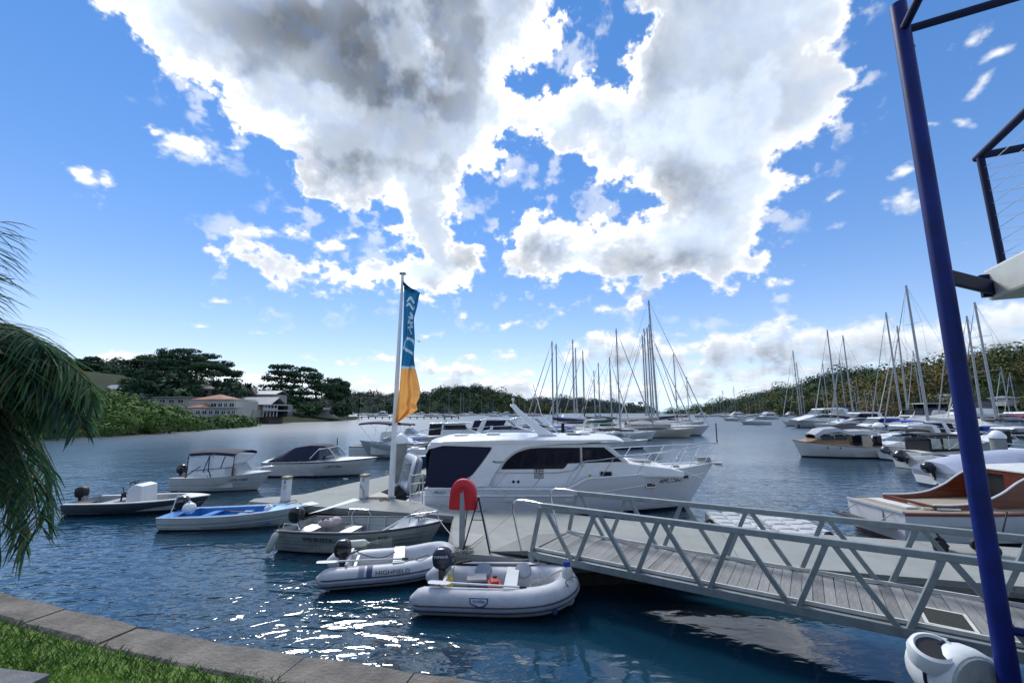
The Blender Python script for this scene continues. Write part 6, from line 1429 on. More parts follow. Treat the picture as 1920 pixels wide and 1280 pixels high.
def sailboat(label, x, y, hd, L, top, hullm=None, cover='navy', group='yachts moored in the marina', mast=None, simple=False, jib=True, lean=0.0, tarp=None, cat='yacht', mx=.58):
    t = thing('sailing_yacht', label, cat, (0, 0, 0), R(hd), group); c, s_ = math.cos(R(hd)), math.sin(R(hd)); hullm = hullm or YW; mast = mast or MAST
    t.location = (x - L * mx * c, y - L * mx * s_, 0)                  # x, y is where the mast stands
    B = L * .30; fb = .55 + L * .045; h = Hull(L, B, fb, fb * 1.25, .3, L * .09, .72, 2.0, .12, n=14 if not simple else 8)
    q = MB(); h.outer(q); q.build('hull', hullm, t)
    q = MB(); h.deck(q, 0, 1, .10, 0, .01); q.build('deck', YDK, t)
    q = MB(); cz = h.top(.5); rings = []
    for u, w_, z in ((.30, .26, .02), (.32, .27, .42), (.55, .25, .44), (.70, .15, .28), (.76, .08, .03)): rings.append([(u * L, -w_ * B, cz), (u * L, -w_ * B * .9, cz + z), (u * L, 0, cz + z * 1.15), (u * L, w_ * B * .9, cz + z), (u * L, w_ * B, cz)])
    q.loft(rings, False, False); q.build('coachroof', YDK, t)
    mz = cz + .3; mp = (mx * L, 0, mz); lx = -lean * (top - mz)
    q = MB(); q.tube([mp, (mp[0] + lx, 0, top)], [L * .0105 + .02, L * .0075 + .015], 8); m_ = q.build('mast', mast, t)
    if not simple:
        q = MB()
        for sg in (-1, 1): q.box((.50 * L, sg * B * .262, cz + .27), (.22 * L, .03, .14))
        q.build('cabin_window', GLASS, t)
        q = MB()
        for f in (.45, .72): q.tube([(mp[0] + lx * f, -B * .30, lerp(mz, top, f)), (mp[0] + lx * f, B * .30, lerp(mz, top, f))], .022, 5)
        q.build('spreader', mast, m_)
    bz = mz + .75; bl = L * .40
    q = MB(); q.tube([(mp[0], 0, bz), (mp[0] - bl, 0, bz + .05)], .06, 6); q.build('boom', mast, t)
    if cover:
        q = MB(); q.tube([(mp[0] + .12, 0, bz + .55), (mp[0] - .1, 0, bz + .42), (mp[0] - bl * .3, 0, bz + .26), (mp[0] - bl * .7, 0, bz + .20), (mp[0] - bl, 0, bz + .12)], [.10, .22, .22, .18, .08], 8); q.build('sail_cover', COVER[cover], t)
    wr = .010 + y * .0001
    q = MB(); ft_ = (L * .985, 0, h.top(1) + .05); q.tube([(mp[0] + lx, 0, top - .1), ft_], wr, 4); q.tube([(mp[0] + lx, 0, top - .05), (.05, 0, fb + .1)], wr, 4)
    for sg in (-1, 1): q.tube([(mp[0] + lx, 0, top - .1), (mp[0] + lx * .72, sg * B * .30, lerp(mz, top, .72)), (mp[0] + lx * .45, sg * B * .32, lerp(mz, top, .45)), (mp[0] - .2, sg * B * .46, cz)], wr * .8, 4)
    q.build('rigging', WIRE, t)
    if jib and not simple:
        a = Vector((mp[0] + lx, 0, top - .1)); b = Vector(ft_); q = MB(); q.tube([a.lerp(b, .1), a.lerp(b, .5), a.lerp(b, .9), a.lerp(b, .98)], [.035, .06, .085, .05], 6); q.build('furled_jib', COVER['white'] if len(label) % 2 else COVER['grey'], t)
    if not simple:
        q = MB(); 
        for sg in (-1, 1):
            q.tube([(.03 * L, sg * B * .33, fb + .6), (.5 * L, sg * B * .48, fb + .65), (.8 * L, sg * B * .30, fb * 1.1 + .62), (.98 * L, 0, fb * 1.25 + .62)], .02, 4)
            for u in (.03, .2, .35, .5, .65, .8, .92): hb = h.half(u); q.tube([(u * L, sg * hb * .93, h.top(u)), (u * L, sg * hb * .93, h.top(u) + .6)], .016, 4)
        q.build('guard_rail', STEEL, t)
        if tarp:
            q = MB(); rings = []
            for i in range(9):
                u = lerp(.12, .66, i / 8); hb = h.half(u) * 1.02; zt = bz + .25 - .12 * math.sin(i * 1.4); rings.append([(u * L, -hb, cz + .25), (u * L, -hb * .9, cz + .75), (u * L, 0, zt), (u * L, hb * .9, cz + .75), (u * L, hb, cz + .25)])
            q.loft(rings, False, False); q.build('boom_tent', COVER[tarp], t)
    return t
def motor(label, x, y, hd, L, style, canvas='navy', hullm=None, group=None, cat='motor cruiser', name='motor_cruiser', hgt=1.0):
    t = thing(name, label, cat, (x, y, 0), R(hd), group); B = L * .31; fb = (.55 + L * .055) * hgt; hullm = hullm or YW   # x, y: stern centre
    h = Hull(L, B, fb, fb * 1.35, .3, L * .12, .92, 2.3, .18, n=16); q = MB(); h.outer(q); q.build('hull', hullm, t)
    q = MB(); h.deck(q, .0, 1, .10, 0, .0); q.build('deck', YDK, t)
    q = MB(); h.strake(q, 0, .98, lambda u: h.top(u) * .86, .035); q.build('rub_rail', GREYP if hullm is not YN else LGREY, t)
    cz = fb; k = L / 10; hw = B * .40
    def cab(poly, w_, nm='cabin', m=WHITE, bev=.05): q = MB(); q.prism([(a * k, cz + b * k) for a, b in poly], 'y', -w_, w_); return q.build(nm, m, t, bevel=bev * k)
    def glass(poly, w_, nm='side_window'):
        for sg in (-1, 1): q = MB(); q.prism([(a * k, cz + b * k) for a, b in poly], 'y', sg * w_ - .012, sg * w_ + .012); q.build(nm, GLASS, t)
    if style == 'sports':
        cab([(2.6, 0), (2.9, 1.0), (5.6, 1.15), (8.2, .42), (9.2, .15)], hw); glass([(3.2, .55), (3.3, .95), (5.5, 1.02), (7.2, .60)], hw + .004)
        cab([(1.4, 1.75), (2.4, 2.0), (5.2, 1.9), (5.4, 1.75)], hw * 1.02, 'hardtop', WHITE, .03); cab([(.9, .0), (1.7, .0), (2.5, 1.9), (1.9, 1.9)], hw * 1.04, 'arch', WHITE, .03)
        q = MB(); q.prism([(a * k, cz + b * k) for a, b in [(5.3, 1.80), (6.3, 1.0), (6.1, .95), (5.0, 1.78)]], 'y', -hw * .95, hw * .95); q.build('windscreen', WSCREEN, t)
        if canvas: cab([(.3, .3), (.8, 1.7), (2.4, 1.85), (5.0, 1.78), (4.6, 1.0), (1.4, .3)], hw * .98, 'cockpit_canopy', COVER[canvas], .02)
    elif style == 'flybridge':
        cab([(1.6, 0), (1.8, 1.35), (6.0, 1.35), (7.4, .55), (9.0, .2), (9.0, 0)], hw); glass([(2.1, .55), (2.1, 1.15), (5.8, 1.15), (6.6, .60)], hw + .004)
        cab([(.6, 1.37), (.6, 1.55), (6.2, 1.55), (6.6, 1.37)], hw * 1.12, 'bridge_deck', WHITE, .03); cab([(2.2, 1.55), (2.4, 2.15), (5.2, 2.25), (6.1, 1.57)], hw * .95, 'flybridge_coaming', WHITE, .04)
        q = MB(); q.prism([(a * k, cz + b * k) for a, b in [(5.15, 2.26), (5.9, 1.78), (5.7, 1.74), (4.9, 2.24)]], 'y', -hw * .8, hw * .8); q.build('windscreen', GLASS, t)
        if canvas: cab([(1.6, 3.05), (1.7, 3.2), (4.8, 3.2), (5.0, 3.05)], hw * .95, 'bimini_top', COVER[canvas], .02); glass([(2.4, 2.2), (1.9, 3.05), (4.7, 3.05), (5.2, 2.26)], hw * .93, 'clear_curtain')
        for a, b in ((1.8, 1.55), (4.8, 2.2)):
            for sg in (-1, 1): q = MB(); q.tube([(a * k, sg * hw * .9, cz + b * k), (a * k, sg * hw * .9, cz + 3.08 * k)], .03, 6); q.build('canopy_post', STEEL, t)
    elif style == 'wheelhouse':
        cab([(2.6, 0), (2.6, .85), (6.8, .85), (8.4, .25)], hw); cab([(2.7, .85), (2.75, 1.7), (6.0, 1.75), (6.6, .85)], hw * .95, 'wheelhouse'); glass([(2.95, .95), (3.0, 1.58), (5.95, 1.60), (6.35, .95)], hw * .95 + .004)
        cab([(1.0, 1.72), (1.0, 1.86), (6.6, 1.95), (6.9, 1.82)], hw * 1.08, 'roof', WHITE, .04)
        if canvas: cab([(.9, .2), (1.05, 1.7), (2.7, 1.7), (2.6, .2)], hw, 'cockpit_curtain', COVER[canvas], .02)
        q = MB(); 
        for sg in (-.6, .6): q.tube([(3.2 * k, sg, cz + 1.9 * k), (2.2 * k, sg * 1.3, cz + 4.2 * k)], .025, 5)
        q.build('fishing_rod', BLACK, t)
    elif style == 'bimini':
        cab([(3.4, 0), (3.5, .7), (5.4, .75), (7.6, .25)], hw * .9); q = MB(); q.prism([(a * k, cz + b * k) for a, b in [(3.4, .7), (3.7, 1.6), (4.2, 1.62), (5.5, .7)]], 'y', -hw * .85, hw * .85); q.build('windscreen', WSCREEN, t)
        bimini_frame(t, .8 * k, 4.6 * k, hw, cz + .1, cz + 2.25 * k, COVER[canvas or 'navy'], .1)
    elif style == 'tent':
        q = MB(); rings = []
        for x_, w_, z in ((.1, .42, .5), (.25, .45, .75), (.5, .42, 1.0), (.75, .25, .7), (.95, .08, .35)): rings.append([(x_ * L, -w_ * B * 1.05, cz - .1), (x_ * L, -w_ * B, cz + z * .45 * k), (x_ * L, 0, cz + z * k * 1.15), (x_ * L, w_ * B, cz + z * .45 * k), (x_ * L, w_ * B * 1.05, cz - .1)])
        q.loft(rings, False, False); q.build('tarpaulin', COVER[canvas], t)
    if style != 'tent':
        q = MB(); q.tube(catmull([(L * .55, -h.half(.55) * .9, h.top(.55)), (L * .60, -h.half(.6) * .9, h.top(.6) + .6), (L * .85, -h.half(.85) * .85, h.top(.85) + .7), (L * .99, 0, h.top(1) + .75), (L * .85, h.half(.85) * .85, h.top(.85) + .7), (L * .60, h.half(.6) * .9, h.top(.6) + .6), (L * .55, h.half(.55) * .9, h.top(.55))], 5), .022, 5); q.build('bow_rail', STEEL, t)
    return t
def wx(px_, Y): return (px_ - 960) / 780 * Y * .985
def zt(py, Y): return EYE + (771 - py) / 780 * Y * (1.0 + .168 * (771 - py) / 780)
# --- centre cluster
def SB(label, px_, ytop, Y, hd, L, **k): return sailboat(label, wx(px_, Y), Y, hd, L, zt(ytop, Y), **k)
CEN = 'yachts in the middle marina'
SB('small white yacht with bow to the right, mast standing nearest behind the cruiser roof', 1162, 620, 54, 3, 8.0, hullm=YW, cover=None, group=CEN, mx=.42)
SB('white yacht with green sail cover, in the middle marina', 1147, 672, 58, -4, 8.0, cover='green', group=CEN, mx=.66)
SB('large cream yacht under a grey boom tent, right part of the middle marina', 1222, 618, 60, -5, 10.8, hullm=mat('yacht_cream', (.50, .46, .38), .4, var=.08, under=(.35, .33, .28), under_z=.1), cover='grey', tarp='grey', group=CEN, mx=.46)
SB('tallest masted white racing yacht at the right end of the middle marina', 1233, 568, 65, -6, 15.2, hullm=YW, cover='white', group=CEN, mx=.50, lean=.02)
for i, (px_, yt, Y, hd, L, cov, kw, lab) in enumerate([
    (1037, 643, 62, 178, 10.5, 'navy', {}, 'white yacht with navy sail cover, leftmost mast of the middle marina'),
    (1045, 648, 66, 175, 10.5, 'blue', {}, 'white yacht with blue sail cover, second mast from the left in the middle marina'),
    (1077, 640, 74, 180, 12, 'navy', {}, 'tall white yacht, third mast from the left in the middle marina'),
    (1082, 655, 78, 177, 11, 'white', {}, 'white yacht close beside the third mast of the middle marina'),
    (1096, 660, 82, 182, 11, 'grey', {'mast': MASTD}, 'yacht with the single dark brown mast in the middle marina'),
    (1125, 682, 84, 178, 9.5, 'navy', {}, 'short masted yacht right of the dark brown mast'),
    (1116, 696, 96, 178, 9, 'blue', {}, 'short masted yacht just right of the dark brown mast, further off'),
    (1212, 632, 68, 178, 11.5, 'navy', {}, 'yacht whose mast stands leftmost of the tight group of four'),
    (1216, 620, 72, -4, 12, 'grey', {}, 'yacht whose mast stands second in the tight group of four'),
    (1226, 612, 76, -6, 12.5, 'white', {}, 'yacht whose mast stands third in the tight group of four'),
    (1270, 666, 92, -3, 11, 'navy', {}, 'yacht with a mid height mast right of the tallest racing yacht'),
    (1292, 708, 110, -5, 9.5, 'red', {}, 'yacht with red sail cover, rightmost mast of the middle marina')]):
    SB(lab, px_, yt, Y, hd, L, cover=cov, group=CEN, **kw)
# --- power boats between flagpole and middle marina
motor('white cabin boat with dark canopy frame, just right of the flagpole', wx(725, 44), 44, -2, 6.2, 'bimini', 'black')
motor('blue hulled workboat with grey deck, between the flagpole pile and the cruiser stern', wx(735, 27.5), 28.5, 2, 6.0, 'bimini', 'navy', hullm=mat('blue_workboat_hull', (.02, .05, .16), .4, var=.15), hgt=.85) if False else None
t = thing('blue_workboat', 'blue hulled workboat with grey deck and small box, right of the flagpole', 'workboat', (wx(742, 28), 28.4, 0), R(0))
h = Hull(6, 2.2, .78, 1.0, .3, .5, .92, 2.3, .1); q = MB(); h.outer(q); q.build('hull', mat('blue_workboat_hull', (.02, .055, .16), .4, var=.15), t); q = MB(); h.deck(q, 0, 1, .04, 0, .0); q.build('deck', LGREY, t)
q = MB(); h.strake(q, 0, 1, lambda u: h.top(u) - .03, .04); q.build('rub_rail', LGREY, t); q = MB(); q.box((1.6, .1, 1.0), (1.6, 1.2, .35)); q.build('engine_box', LGREY, t, bevel=.04); q = MB(); q.box((1.3, -.2, 1.22), (.5, .4, .1)); q.build('hatch', WHITE, t, bevel=.02)
t = thing('grey_tinny', 'pale grey aluminium boat with upturned bow behind the flagpole pile', 'dinghy', (wx(800, 34), 34, 0), R(182))
h = Hull(5.2, 2.0, .9, 1.35, .2, .8, .9, 2.3, .2); q = MB(); h.outer(q); q.build('hull', ALUP, t); q = MB(); h.well(q, .03, .8, .08, .3, 0, 0, .02); q.build('interior', ALU, t)
motor('white wheelhouse fishing boat with dark windows and rods, behind the cruiser roof', wx(795, 46), 46, 2, 7.6, 'wheelhouse', 'black')
motor('white sports cruiser with navy cockpit canopy, behind the cruiser radar arch', wx(880, 50), 50, 0, 8.8, 'sports', 'navy')
motor('white sports cruiser with bare arch, right behind the cruiser radar arch', wx(938, 56), 56, 3, 9.0, 'sports', None)
motor('motorboat under royal blue tarpaulin left of the first yacht masts', wx(1008, 62), 60, -3, 6.0, 'tent', 'blue')
motor('white flybridge cruiser among the leftmost masts of the middle marina', wx(1030, 70), 70, 2, 9.5, 'flybridge', None)
motor('white cabin cruiser low between the green covered yacht and the flybridge cruiser', wx(1090, 66), 66, 3, 8, 'sports', 'grey', hgt=.9)
motor('white open runabout at the foot of the mast nearest behind the cruiser', wx(1118, 42), 42, 4, 5.2, 'bimini', 'black', hgt=.8)
# --- right hand marina
RM = 'yachts in the right hand marina'
for (px_, yt, Y, hd, L, cov, kw, lab) in [
    (1500, 660, 105, 178, 11, 'navy', {}, 'yacht with the leftmost tall mast of the right marina'),
    (1504, 682, 130, 178, 10, 'grey', {}, 'yacht just behind the leftmost tall mast of the right marina'),
    (1554, 680, 120, 180, 10, 'navy', {}, 'yacht with short mast left of the twin tall masts on the right'),
    (1571, 622, 80, 182, 12, 'navy', {}, 'yacht with the left one of the twin tall masts on the right'),
    (1600, 632, 84, 180, 12, 'blue', {}, 'yacht with the right one of the twin tall masts on the right'),
    (1587, 676, 118, 178, 10, 'white', {}, 'yacht with a short mast between the twin tall masts'),
    (1614, 716, 140, 178, 9, 'grey', {}, 'yacht with a very short mast just right of the twin tall masts'),
    (1690, 590, 66, 181, 12.5, 'grey', {}, 'yacht with a tall mast left of the tallest mast on the right'),
    (1702, 615, 70, 176, 12.5, 'navy', {'lean': .03}, 'yacht with furled sail on a leaning mast, left of the tallest mast on the right'),
    (1738, 541, 53, 180, 14, 'white', {}, 'yacht with the tallest mast, left of the blue post'),
    (1731, 660, 100, 180, 10, 'navy', {}, 'yacht with a short mast behind the tallest mast'),
    (1815, 590, 60, 182, 12, 'navy', {}, 'yacht with its mast partly hidden by the blue post'),
    (1840, 597, 54, 180, 12, 'grey', {'lean': .03}, 'yacht with a leaning mast just right of the blue post'),
    (1867, 572, 50, 183, 12.5, 'navy', {}, 'yacht with the tallest mast right of the blue post'),
    (1894, 690, 95, 180, 10, 'white', {}, 'yacht with a short mast near the right picture edge'),
    (1908, 700, 110, 180, 9.5, 'blue', {}, 'yacht with the rightmost short mast'),
    (1640, 724, 150, 180, 9, 'navy', {}, 'yacht with a tiny mast between the twin tall masts and the tall pair')]:
    SB(lab, px_, yt, Y, hd, L, cover=cov, group=RM, **kw)
motor('white sports cruiser with bow to the left, leftmost big boat of the right marina', wx(1600, 95), 95, 180, 15, 'sports', None)
motor('white motor yacht under the twin tall masts, behind the timber cruiser', wx(1660, 80), 80, 181, 11.5, 'sports', 'navy')
motor('white flybridge motor yacht with grey cockpit sheet, left of the tallest mast', wx(1790, 74), 74, 179, 12, 'flybridge', 'grey')
motor('large white flybridge motor yacht behind the blue post', wx(1880, 70), 70, 180, 13, 'flybridge', 'navy')
motor('white motor cruiser with black cockpit canopy right of the blue post', wx(1985, 62), 62, 180, 12, 'sports', 'black')
motor('white motor cruiser with red canopy at the right picture edge', wx(1960, 47), 47, 180, 9, 'bimini', 'red')
motor('low white boat with dark rub rail at the right picture edge', wx(2000, 28), 28, 181, 6.5, 'bimini', 'black', hgt=.8)
motor('boat under a peaked grey and navy tent cover beyond the timber cruiser', wx(1650, 52), 52, 181, 9, 'tent', 'black')
motor('low white yacht hull with navy side cover, left of the blue post', wx(1880, 55), 55, 180, 16, 'tent', 'white', hullm=YN)
motor('navy hulled motorboat right of the timber cruiser', wx(1760, 39), 39, 181, 7.5, 'sports', None, hullm=YN)
for px_, Y, hd, L, st_, cv, lab in [
    (1728, 47, 180, 7.0, 'bimini', 'blue', 'small white motorboat with royal blue bimini between the timber cruiser and the post'), (1775, 50, 182, 7.5, 'sports', 'navy', 'small sports boat with navy canopy just left of the blue post'),
    (1700, 60, 180, 9, 'sports', 'blue', 'sports cruiser with royal blue cockpit canopy beyond the timber cruiser'), (1758, 62, 181, 9, 'flybridge', 'navy', 'small flybridge boat with navy bimini left of the blue post'),
    (1885, 42, 180, 7, 'sports', 'blue', 'small sports boat with royal blue canopy right of the blue post'), (1925, 45, 181, 7.5, 'bimini', 'navy', 'small motorboat with navy bimini right of the blue post'),
    (1955, 36, 180, 7, 'sports', 'grey', 'small sports boat with grey canopy at the right picture edge'), (1610, 110, 180, 11, 'flybridge', 'blue', 'flybridge boat with blue bimini under the leftmost tall mast on the right'), (1715, 43, 181, 7, 'tent', 'navy', 'boat wholly under a navy cover between the timber cruiser and the blue post'), (1668, 66, 180, 9, 'tent', 'navy', 'boat under a navy boom cover beyond the timber cruiser awning'), (1905, 52, 180, 9, 'tent', 'blue', 'boat under a royal blue cover right of the blue post'), (1810, 38, 180, 6.5, 'tent', 'black', 'boat under a black cover half hidden by the blue post'), (1735, 34, 182, 5.6, 'bimini', 'black', 'little black topped motorboat behind the tilted outboards')]:
    motor(lab, wx(px_, Y), Y, hd, L, st_, cv)
# timber cruiser with bow to the left
t = thing('timber_cruiser', 'old white timber cruiser with varnished cabin side and grey canvas awning, bow to the left', 'motor cruiser', (wx(1640, 34), 34.2, 0), R(177))
TW = mat('timber_white_paint', (.58, .58, .56), .4, var=.08, scale=1, under=(.02, .02, .025), under_z=.10)
h = Hull(6.5, 2.3, .85, 1.35, .4, .55, .85, 2.0, .12); q = MB(); h.outer(q); q.build('hull', TW, t); q = MB(); h.deck(q, 0, 1, .08); q.build('deck', CREAM, t)
q = MB(); h.strake(q, 0, 1, lambda u: h.top(u) - .03, .035); q.build('rub_rail', VARN, t)
q = MB(); q.prism([(2.6, .85), (2.6, 1.45), (5.0, 1.45), (5.6, 1.25)], 'y', -.78, .78); q.build('varnished_cabin', mat('honey_timber', (.27, .15, .06), .4, var=.25, scale=2, coat=.2), t)
q = MB(); rings = []
for x_, w_, z in ((.2, .92, 1.75), (.6, .98, 2.1), (1.6, 1.0, 2.15), (2.6, 1.0, 2.1), (3.4, .95, 2.35), (4.4, .85, 2.25), (5.1, .7, 1.8)): rings.append([(x_, -w_, z - .32), (x_, -w_ * .8, z - .05), (x_, 0, z + .05), (x_, w_ * .8, z - .05), (x_, w_, z - .32)])
q.loft(rings, False, False); q.build('canvas_awning', mat('grey_awning', (.36, .38, .40), .8, var=.12, scale=2, bump=.5, bscale=4), t)
for x0, x1, m_ in ((.3, .95, GLASS), (1.05, 1.75, mat('tan_curtain', (.42, .36, .26), .8)), (1.85, 2.5, GLASS), (2.9, 3.7, GLASS), (3.85, 4.8, GLASS)):
    for sg in (-1, 1): q = MB(); q.prism([(x0, .9 if x0 < 2.6 else 1.4), (x1, .9 if x0 < 2.6 else 1.4), (x1, 1.72), (x0, 1.72)], 'y', sg * .93 - .01, sg * .93 + .01); q.build('side_curtain', m_, t)
for u in (.55, .68):
    p, d, nr = h.side(u, .8, .0)
    for y_ in (p.y, -p.y): q = MB(); q.ball((p.x, y_, p.z), .06, 8); q.build('porthole', BLACK, t)
# runabouts with tilted outboards, sterns to the left
OBG = 'outboard boats along the right fairway'
for k, (px_, py, hd, s_, col, lab) in enumerate([(1590, 852, 12, 1.35, BLKGLOSS, 'white runabout with tilted black outboard, leftmost of the outboard row below the timber cruiser'), (1632, 857, 10, 1.25, LGREY, 'white runabout with tilted grey outboard, second in the outboard row'), (1690, 866, 8, 1.25, mat('slate_cowl', (.08, .09, .12), .35), 'white runabout with tilted slate outboard, third in the outboard row'), (1728, 882, 6, 1.7, BLKGLOSS, 'white runabout with the largest tilted black outboard, lowest of the outboard row')]):
    w = P(px_, py, 0); t = thing('outboard_runabout', lab, 'runabout', (w.x, w.y + .9, 0), R(hd), OBG)
    h = Hull(4.9, 1.9, .62, .85, .25, .6, .92, 2.3, .14); q = MB(); h.outer(q); q.build('hull', HULLG if k % 2 else YW, t); q = MB(); h.well(q, .05, .6, .12, .25, 0, 0, .01); q.build('cockpit', CREAM, t); q = MB(); h.deck(q, .6, 1, .12, 0, .01); q.build('foredeck', WHITE, t)
    if k in (0, 1): q = MB(); q.add([(2.5, -.8, .75), (3.2, -.6, .8), (2.7, -.55, 1.3), (2.4, -.7, 1.28)], [(0, 1, 2, 3)], 0, False); q.add([(3.2, -.6, .8), (3.2, .6, .8), (2.7, .55, 1.3), (2.7, -.55, 1.3)], [(0, 1, 2, 3)], 0, False); q.build('windscreen', WSCREEN, t); q = MB(); q.tube([(1.4, -.8, .7), (1.2, -.75, 1.9), (1.2, .75, 1.9), (1.4, .8, .7)], .025, 6); q.build('ski_arch', STEEL, t)
    outboard(t, (.0, 0, .74), 0, s_, R(52), col, None, False)
w = P(1790, 872, 0); t = thing('canopied_runabout', 'runabout enclosed by black canopy with clear panels, left of the blue post', 'runabout', (w.x - 2.0, w.y + 1.2, 0), R(4))
h = Hull(5.2, 2.1, .8, 1.0, .25, .6, .92, 2.3, .14); q = MB(); h.outer(q); q.build('hull', YW, t); q = MB(); h.deck(q, 0, 1, .08); q.build('deck', CREAM, t)
q = MB(); q.box((2.2, 0, 1.2), (2.7, 1.75, .8)); q.build('lower_canopy', COVER['black'], t, bevel=.05)
bimini_frame(t, .7, 3.7, .92, 1.0, 1.95, COVER['black'], .1)
for x0, x1 in ((.95, 1.7), (1.85, 3.4)):
    for sg in (-1, 1): q = MB(); q.prism([(x0, 1.05), (x1, 1.05), (x1 - .05, 1.72), (x0 + .02, 1.75)], 'y', sg * .905 - .006, sg * .905 + .006); q.build('clear_panel', mat('fogged_vinyl', (.34, .37, .33), .3, var=.3, scale=3), t)
# covered boats by the post and the timber launch
LAV = mat('lavender_grey_tarp', (.36, .40, .50), .7, var=.1, scale=1.5, bump=.5, bscale=3)
t = thing('tarped_boat', 'boat wholly under a pale lavender grey cover, right of the blue post', 'covered boat', (wx(1745, 20.5), 20.8, 0), R(-2))
h = Hull(6.5, 2.5, .75, 1.0, .3, .5, .92, 2.3, .12); q = MB(); h.outer(q); q.build('hull', YW, t); q = MB(); rings = []
for i in range(11):
    u = i / 10; hb = max(.1, h.half(u) * 1.03); z = h.top(u); zz = .22 + .75 * math.sin(math.pi * min(1, u * .75 + .1)); rings.append([(u * h.L, -hb, z - .25), (u * h.L, -hb, z + .05), (u * h.L, -hb * .5, z + zz * .85), (u * h.L, 0, z + zz), (u * h.L, hb * .5, z + zz * .85), (u * h.L, hb, z + .05), (u * h.L, hb, z - .25)])
q.loft(rings, False, True); q.build('tarpaulin', LAV, t); outboard(t, (.0, 0, .8), 0, 1.2, R(30), BLKGLOSS, None, False)
t = thing('tarped_boat', 'boat under a dark slate cover at the right picture edge behind the timber launch', 'covered boat', (wx(1850, 16.2), 16.6, 0), R(0))
h = Hull(6.0, 2.2, .7, .95, .3, .5, .92, 2.3, .12); q = MB(); h.outer(q); q.build('hull', mat('slate_hull', (.03, .035, .05), .4), t); q = MB(); rings = []
for i in range(9):
    u = i / 8; hb = max(.1, h.half(u) * 1.03); z = h.top(u); zz = .35 + .6 * math.sin(math.pi * min(1, u * .75 + .12)); rings.append([(u * h.L, -hb, z - .2), (u * h.L, -hb, z + .08), (u * h.L, -hb * .5, z + zz * .85), (u * h.L, 0, z + zz), (u * h.L, hb * .5, z + zz * .85), (u * h.L, hb, z + .08), (u * h.L, hb, z - .2)])
q.loft(rings, False, True); q.build('tarpaulin', mat('slate_tarp', (.10, .115, .16), .75, var=.15, scale=2, bump=.4, bscale=3), t); outboard(t, (.02, 0, .75), 0, 1.1, R(40), BLKGLOSS, None, False)
# timber launch with varnished cockpit
t = thing('timber_launch', 'white timber launch with varnished red cockpit coamings, stern to the left behind the gangway', 'launch', (10.75, 13.0, 0), R(-1))
MAHOG = mat('varnished_mahogany', (.075, .014, .007), .3, var=.35, scale=4, stretch=(.5, 6, 6), coat=.3, col2=(.20, .042, .014)); LW = mat('launch_white', (.60, .62, .64), .35, var=.08, scale=1.5, coat=.2, under=(.10, .025, .02), under_z=.08)
h = Hull(8.0, 2.35, .86, 1.15, .4, .4, .86, 2.2, .12, sheer=lambda u: .86 + .3 * u * u); q = MB(); h.outer(q); q.build('hull', LW, t)
q = MB(); h.deck(q, 0, 1, .03, 0, .01); q.build('side_deck', mat('teak_deck', (.30, .25, .18), .7, var=.2, scale=5, stretch=(1, 8, 1)), t)
q = MB(); h.strake(q, .0, 1, lambda u: h.top(u) - .03, .05); q.build('rub_rail', MAHOG, t)
q = MB(); q.box((-.01, 0, .87), (.06, 1.98, .07)); q.build('transom_cap', LGREY, t)
q = MB(); q.box((.55, 0, .92), (.34, 1.3, .05)); q.build('aft_hatch', CREAM, t, bevel=.01)
q = MB(); q.box((2.35, 0, .885), (2.7, 1.56, .012)); q.build('cockpit_floor', BLACK, t)
for sg in (-1, 1):
    cp = catmull([Vector((a, 0, b)) for a, b in [(1.0, 1.02), (1.6, 1.02), (2.3, 1.10), (2.9, 1.32), (3.4, 1.62), (3.8, 1.80)]], 5)
    for wdt, nm in ((.03, 'coaming'),):
        q = MB(); rings = [[(v.x, sg * .80 - .02, .88), (v.x, sg * .80 - .02, v.z), (v.x, sg * .80 + .02, v.z), (v.x, sg * .80 + .02, .88)] for v in cp]; q.loft(rings, True, True, 0, False, False); q.build('coaming', MAHOG, t)
    q = MB(); q.tube([(v.x, sg * .80, v.z + .01) for v in cp], .028, 6); q.build('coaming_cap', WHITE, t)
q = MB(); q.box((.99, 0, .95), (.04, 1.6, .14)); q.build('aft_coaming', MAHOG, t)
q = MB(); q.box((3.75, -.5, 1.35), (.05, .62, .96)); q.box((3.75, .62, 1.35), (.05, .4, .96)); q.box((3.75, 0, 1.80), (.06, 1.62, .08)); q.build('bulkhead', MAHOG, t)
q = MB(); q.box((3.80, .12, 1.33), (.04, .62, .90)); q.build('doorway_shade', BLACK, t)  # flat black board coloured in for the shade inside the cabin door
q = MB(); q.prism([(3.8, .9), (3.8, 1.86), (5.6, 1.92), (6.3, 1.5), (6.9, 1.1)], 'y', -.82, .82); q.build('cabin', MAHOG, t)
q = MB(); q.prism([(3.7, 1.86), (3.7, 1.92), (5.6, 1.98), (5.75, 1.9)], 'y', -.9, .9); q.build('cabin_roof', CREAM, t, bevel=.02)
for x_ in (4.1, 4.75): q = MB(); q.box((x_ + .25, -.825, 1.5), (.5, .012, .36)); q.build('cabin_window', GLASS, t)
q = MB(); q.bar((.75, -.72, .93), (1.6, -.92, .93), .05, .05); q.bar((.70, -.35, 1.0), (.95, -.6, .9), .03); q.build('boom_crutch', CREAM, t)
q = MB(); q.box((-.30, .1, .42), (.55, 1.7, .05), 0, 0, R(8)); q.build('boarding_step', mat('dark_timber', (.05, .04, .035), .7), t)
q = MB(); q.bar((0, -.6, .75), (-.5, -.55, .46), .02); q.bar((0, .7, .75), (-.5, .75, .46), .02); q.build('step_stay', ROPE, t)
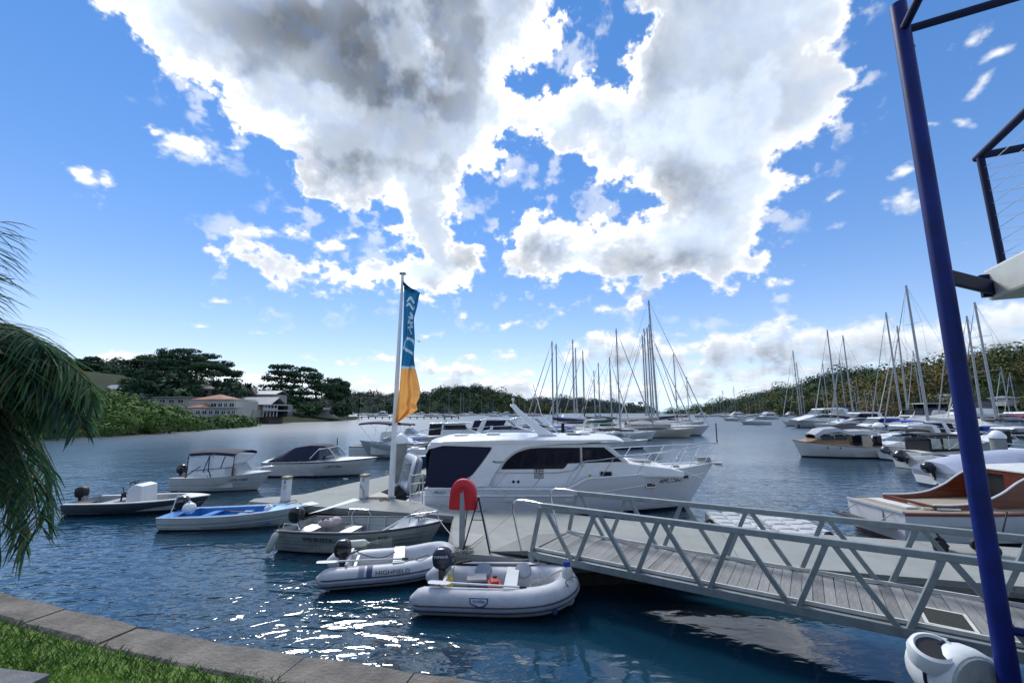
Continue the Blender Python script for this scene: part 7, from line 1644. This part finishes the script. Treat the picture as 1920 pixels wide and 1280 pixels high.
q = MB(); q.tube([(0, -.3, .78), (-.02, -.3, .4)], .02, 6); q.build('rudder_stock', GREYP, t)
# --- moored fleet far across the bay
FB = 'small yachts moored far across the bay'; FR = 'small yachts moored along the far right shore'
proto = None; rr = random.Random(77)
def far_fleet(n, x0, x1, Y0, Y1, lab, grp, hmin, hmax):
    for k in range(n):
        Y = rr.uniform(Y0, Y1); px_ = x0 + (x1 - x0) * (k + rr.uniform(.1, .9)) / n; L = rr.uniform(8, 12)
        if rr.random() < .72: sailboat(lab, wx(px_, Y), Y, rr.choice((168, 176, 184, 192)), L, rr.uniform(hmin, hmax), cover=rr.choice(('navy', 'blue', 'grey', 'white')), group=grp, simple=True)
        else: motor(lab.replace('yacht', 'cruiser'), wx(px_, Y), Y, rr.choice((170, 180, 190)), L, rr.choice(('flybridge', 'sports')), None, group=grp.replace('yachts', 'cruisers'))
far_fleet(34, 660, 1010, 300, 480, 'tiny white yacht moored far across the bay below the central hills', FB, 11, 19)
far_fleet(24, 1325, 1500, 190, 420, 'tiny white yacht moored along the far right shore', FR, 11, 18)
far_fleet(10, 1505, 1690, 150, 260, 'small white yacht moored behind the front row of the right marina', 'small yachts behind the front row of the right marina', 11, 15)
for px_, Y, lab in ((1442, 118, 'small white cabin boat alone on the open water right of centre'), (1395, 165, 'small white motorboat moored alone in the fairway, left of the lone cabin boat')):
    motor(lab, wx(px_, Y), Y, 172, 8, 'bimini', 'navy', hgt=.8)
# a bird over the flagpole
q = MB(); q.tube([(-.12, 0, 0), (-.05, 0, .02), (.1, 0, .0), (.2, 0, -.02)], [.02, .06, .05, .01], 8); q.add([(0, 0, .02), (-.15, -.5, .12), (.08, -.5, .12), (.12, 0, .02)], [(0, 1, 2, 3)], 0, False); q.add([(0, 0, .02), (-.15, .5, .12), (.08, .5, .12), (.12, 0, .02)], [(0, 1, 2, 3)], 0, False)
o = q.build('gull', GREYP); o.location = D(785, 640, 40); o.rotation_euler = (R(20), 0, R(60)); tag(o, 'small dark bird flying right of the flag', 'bird')
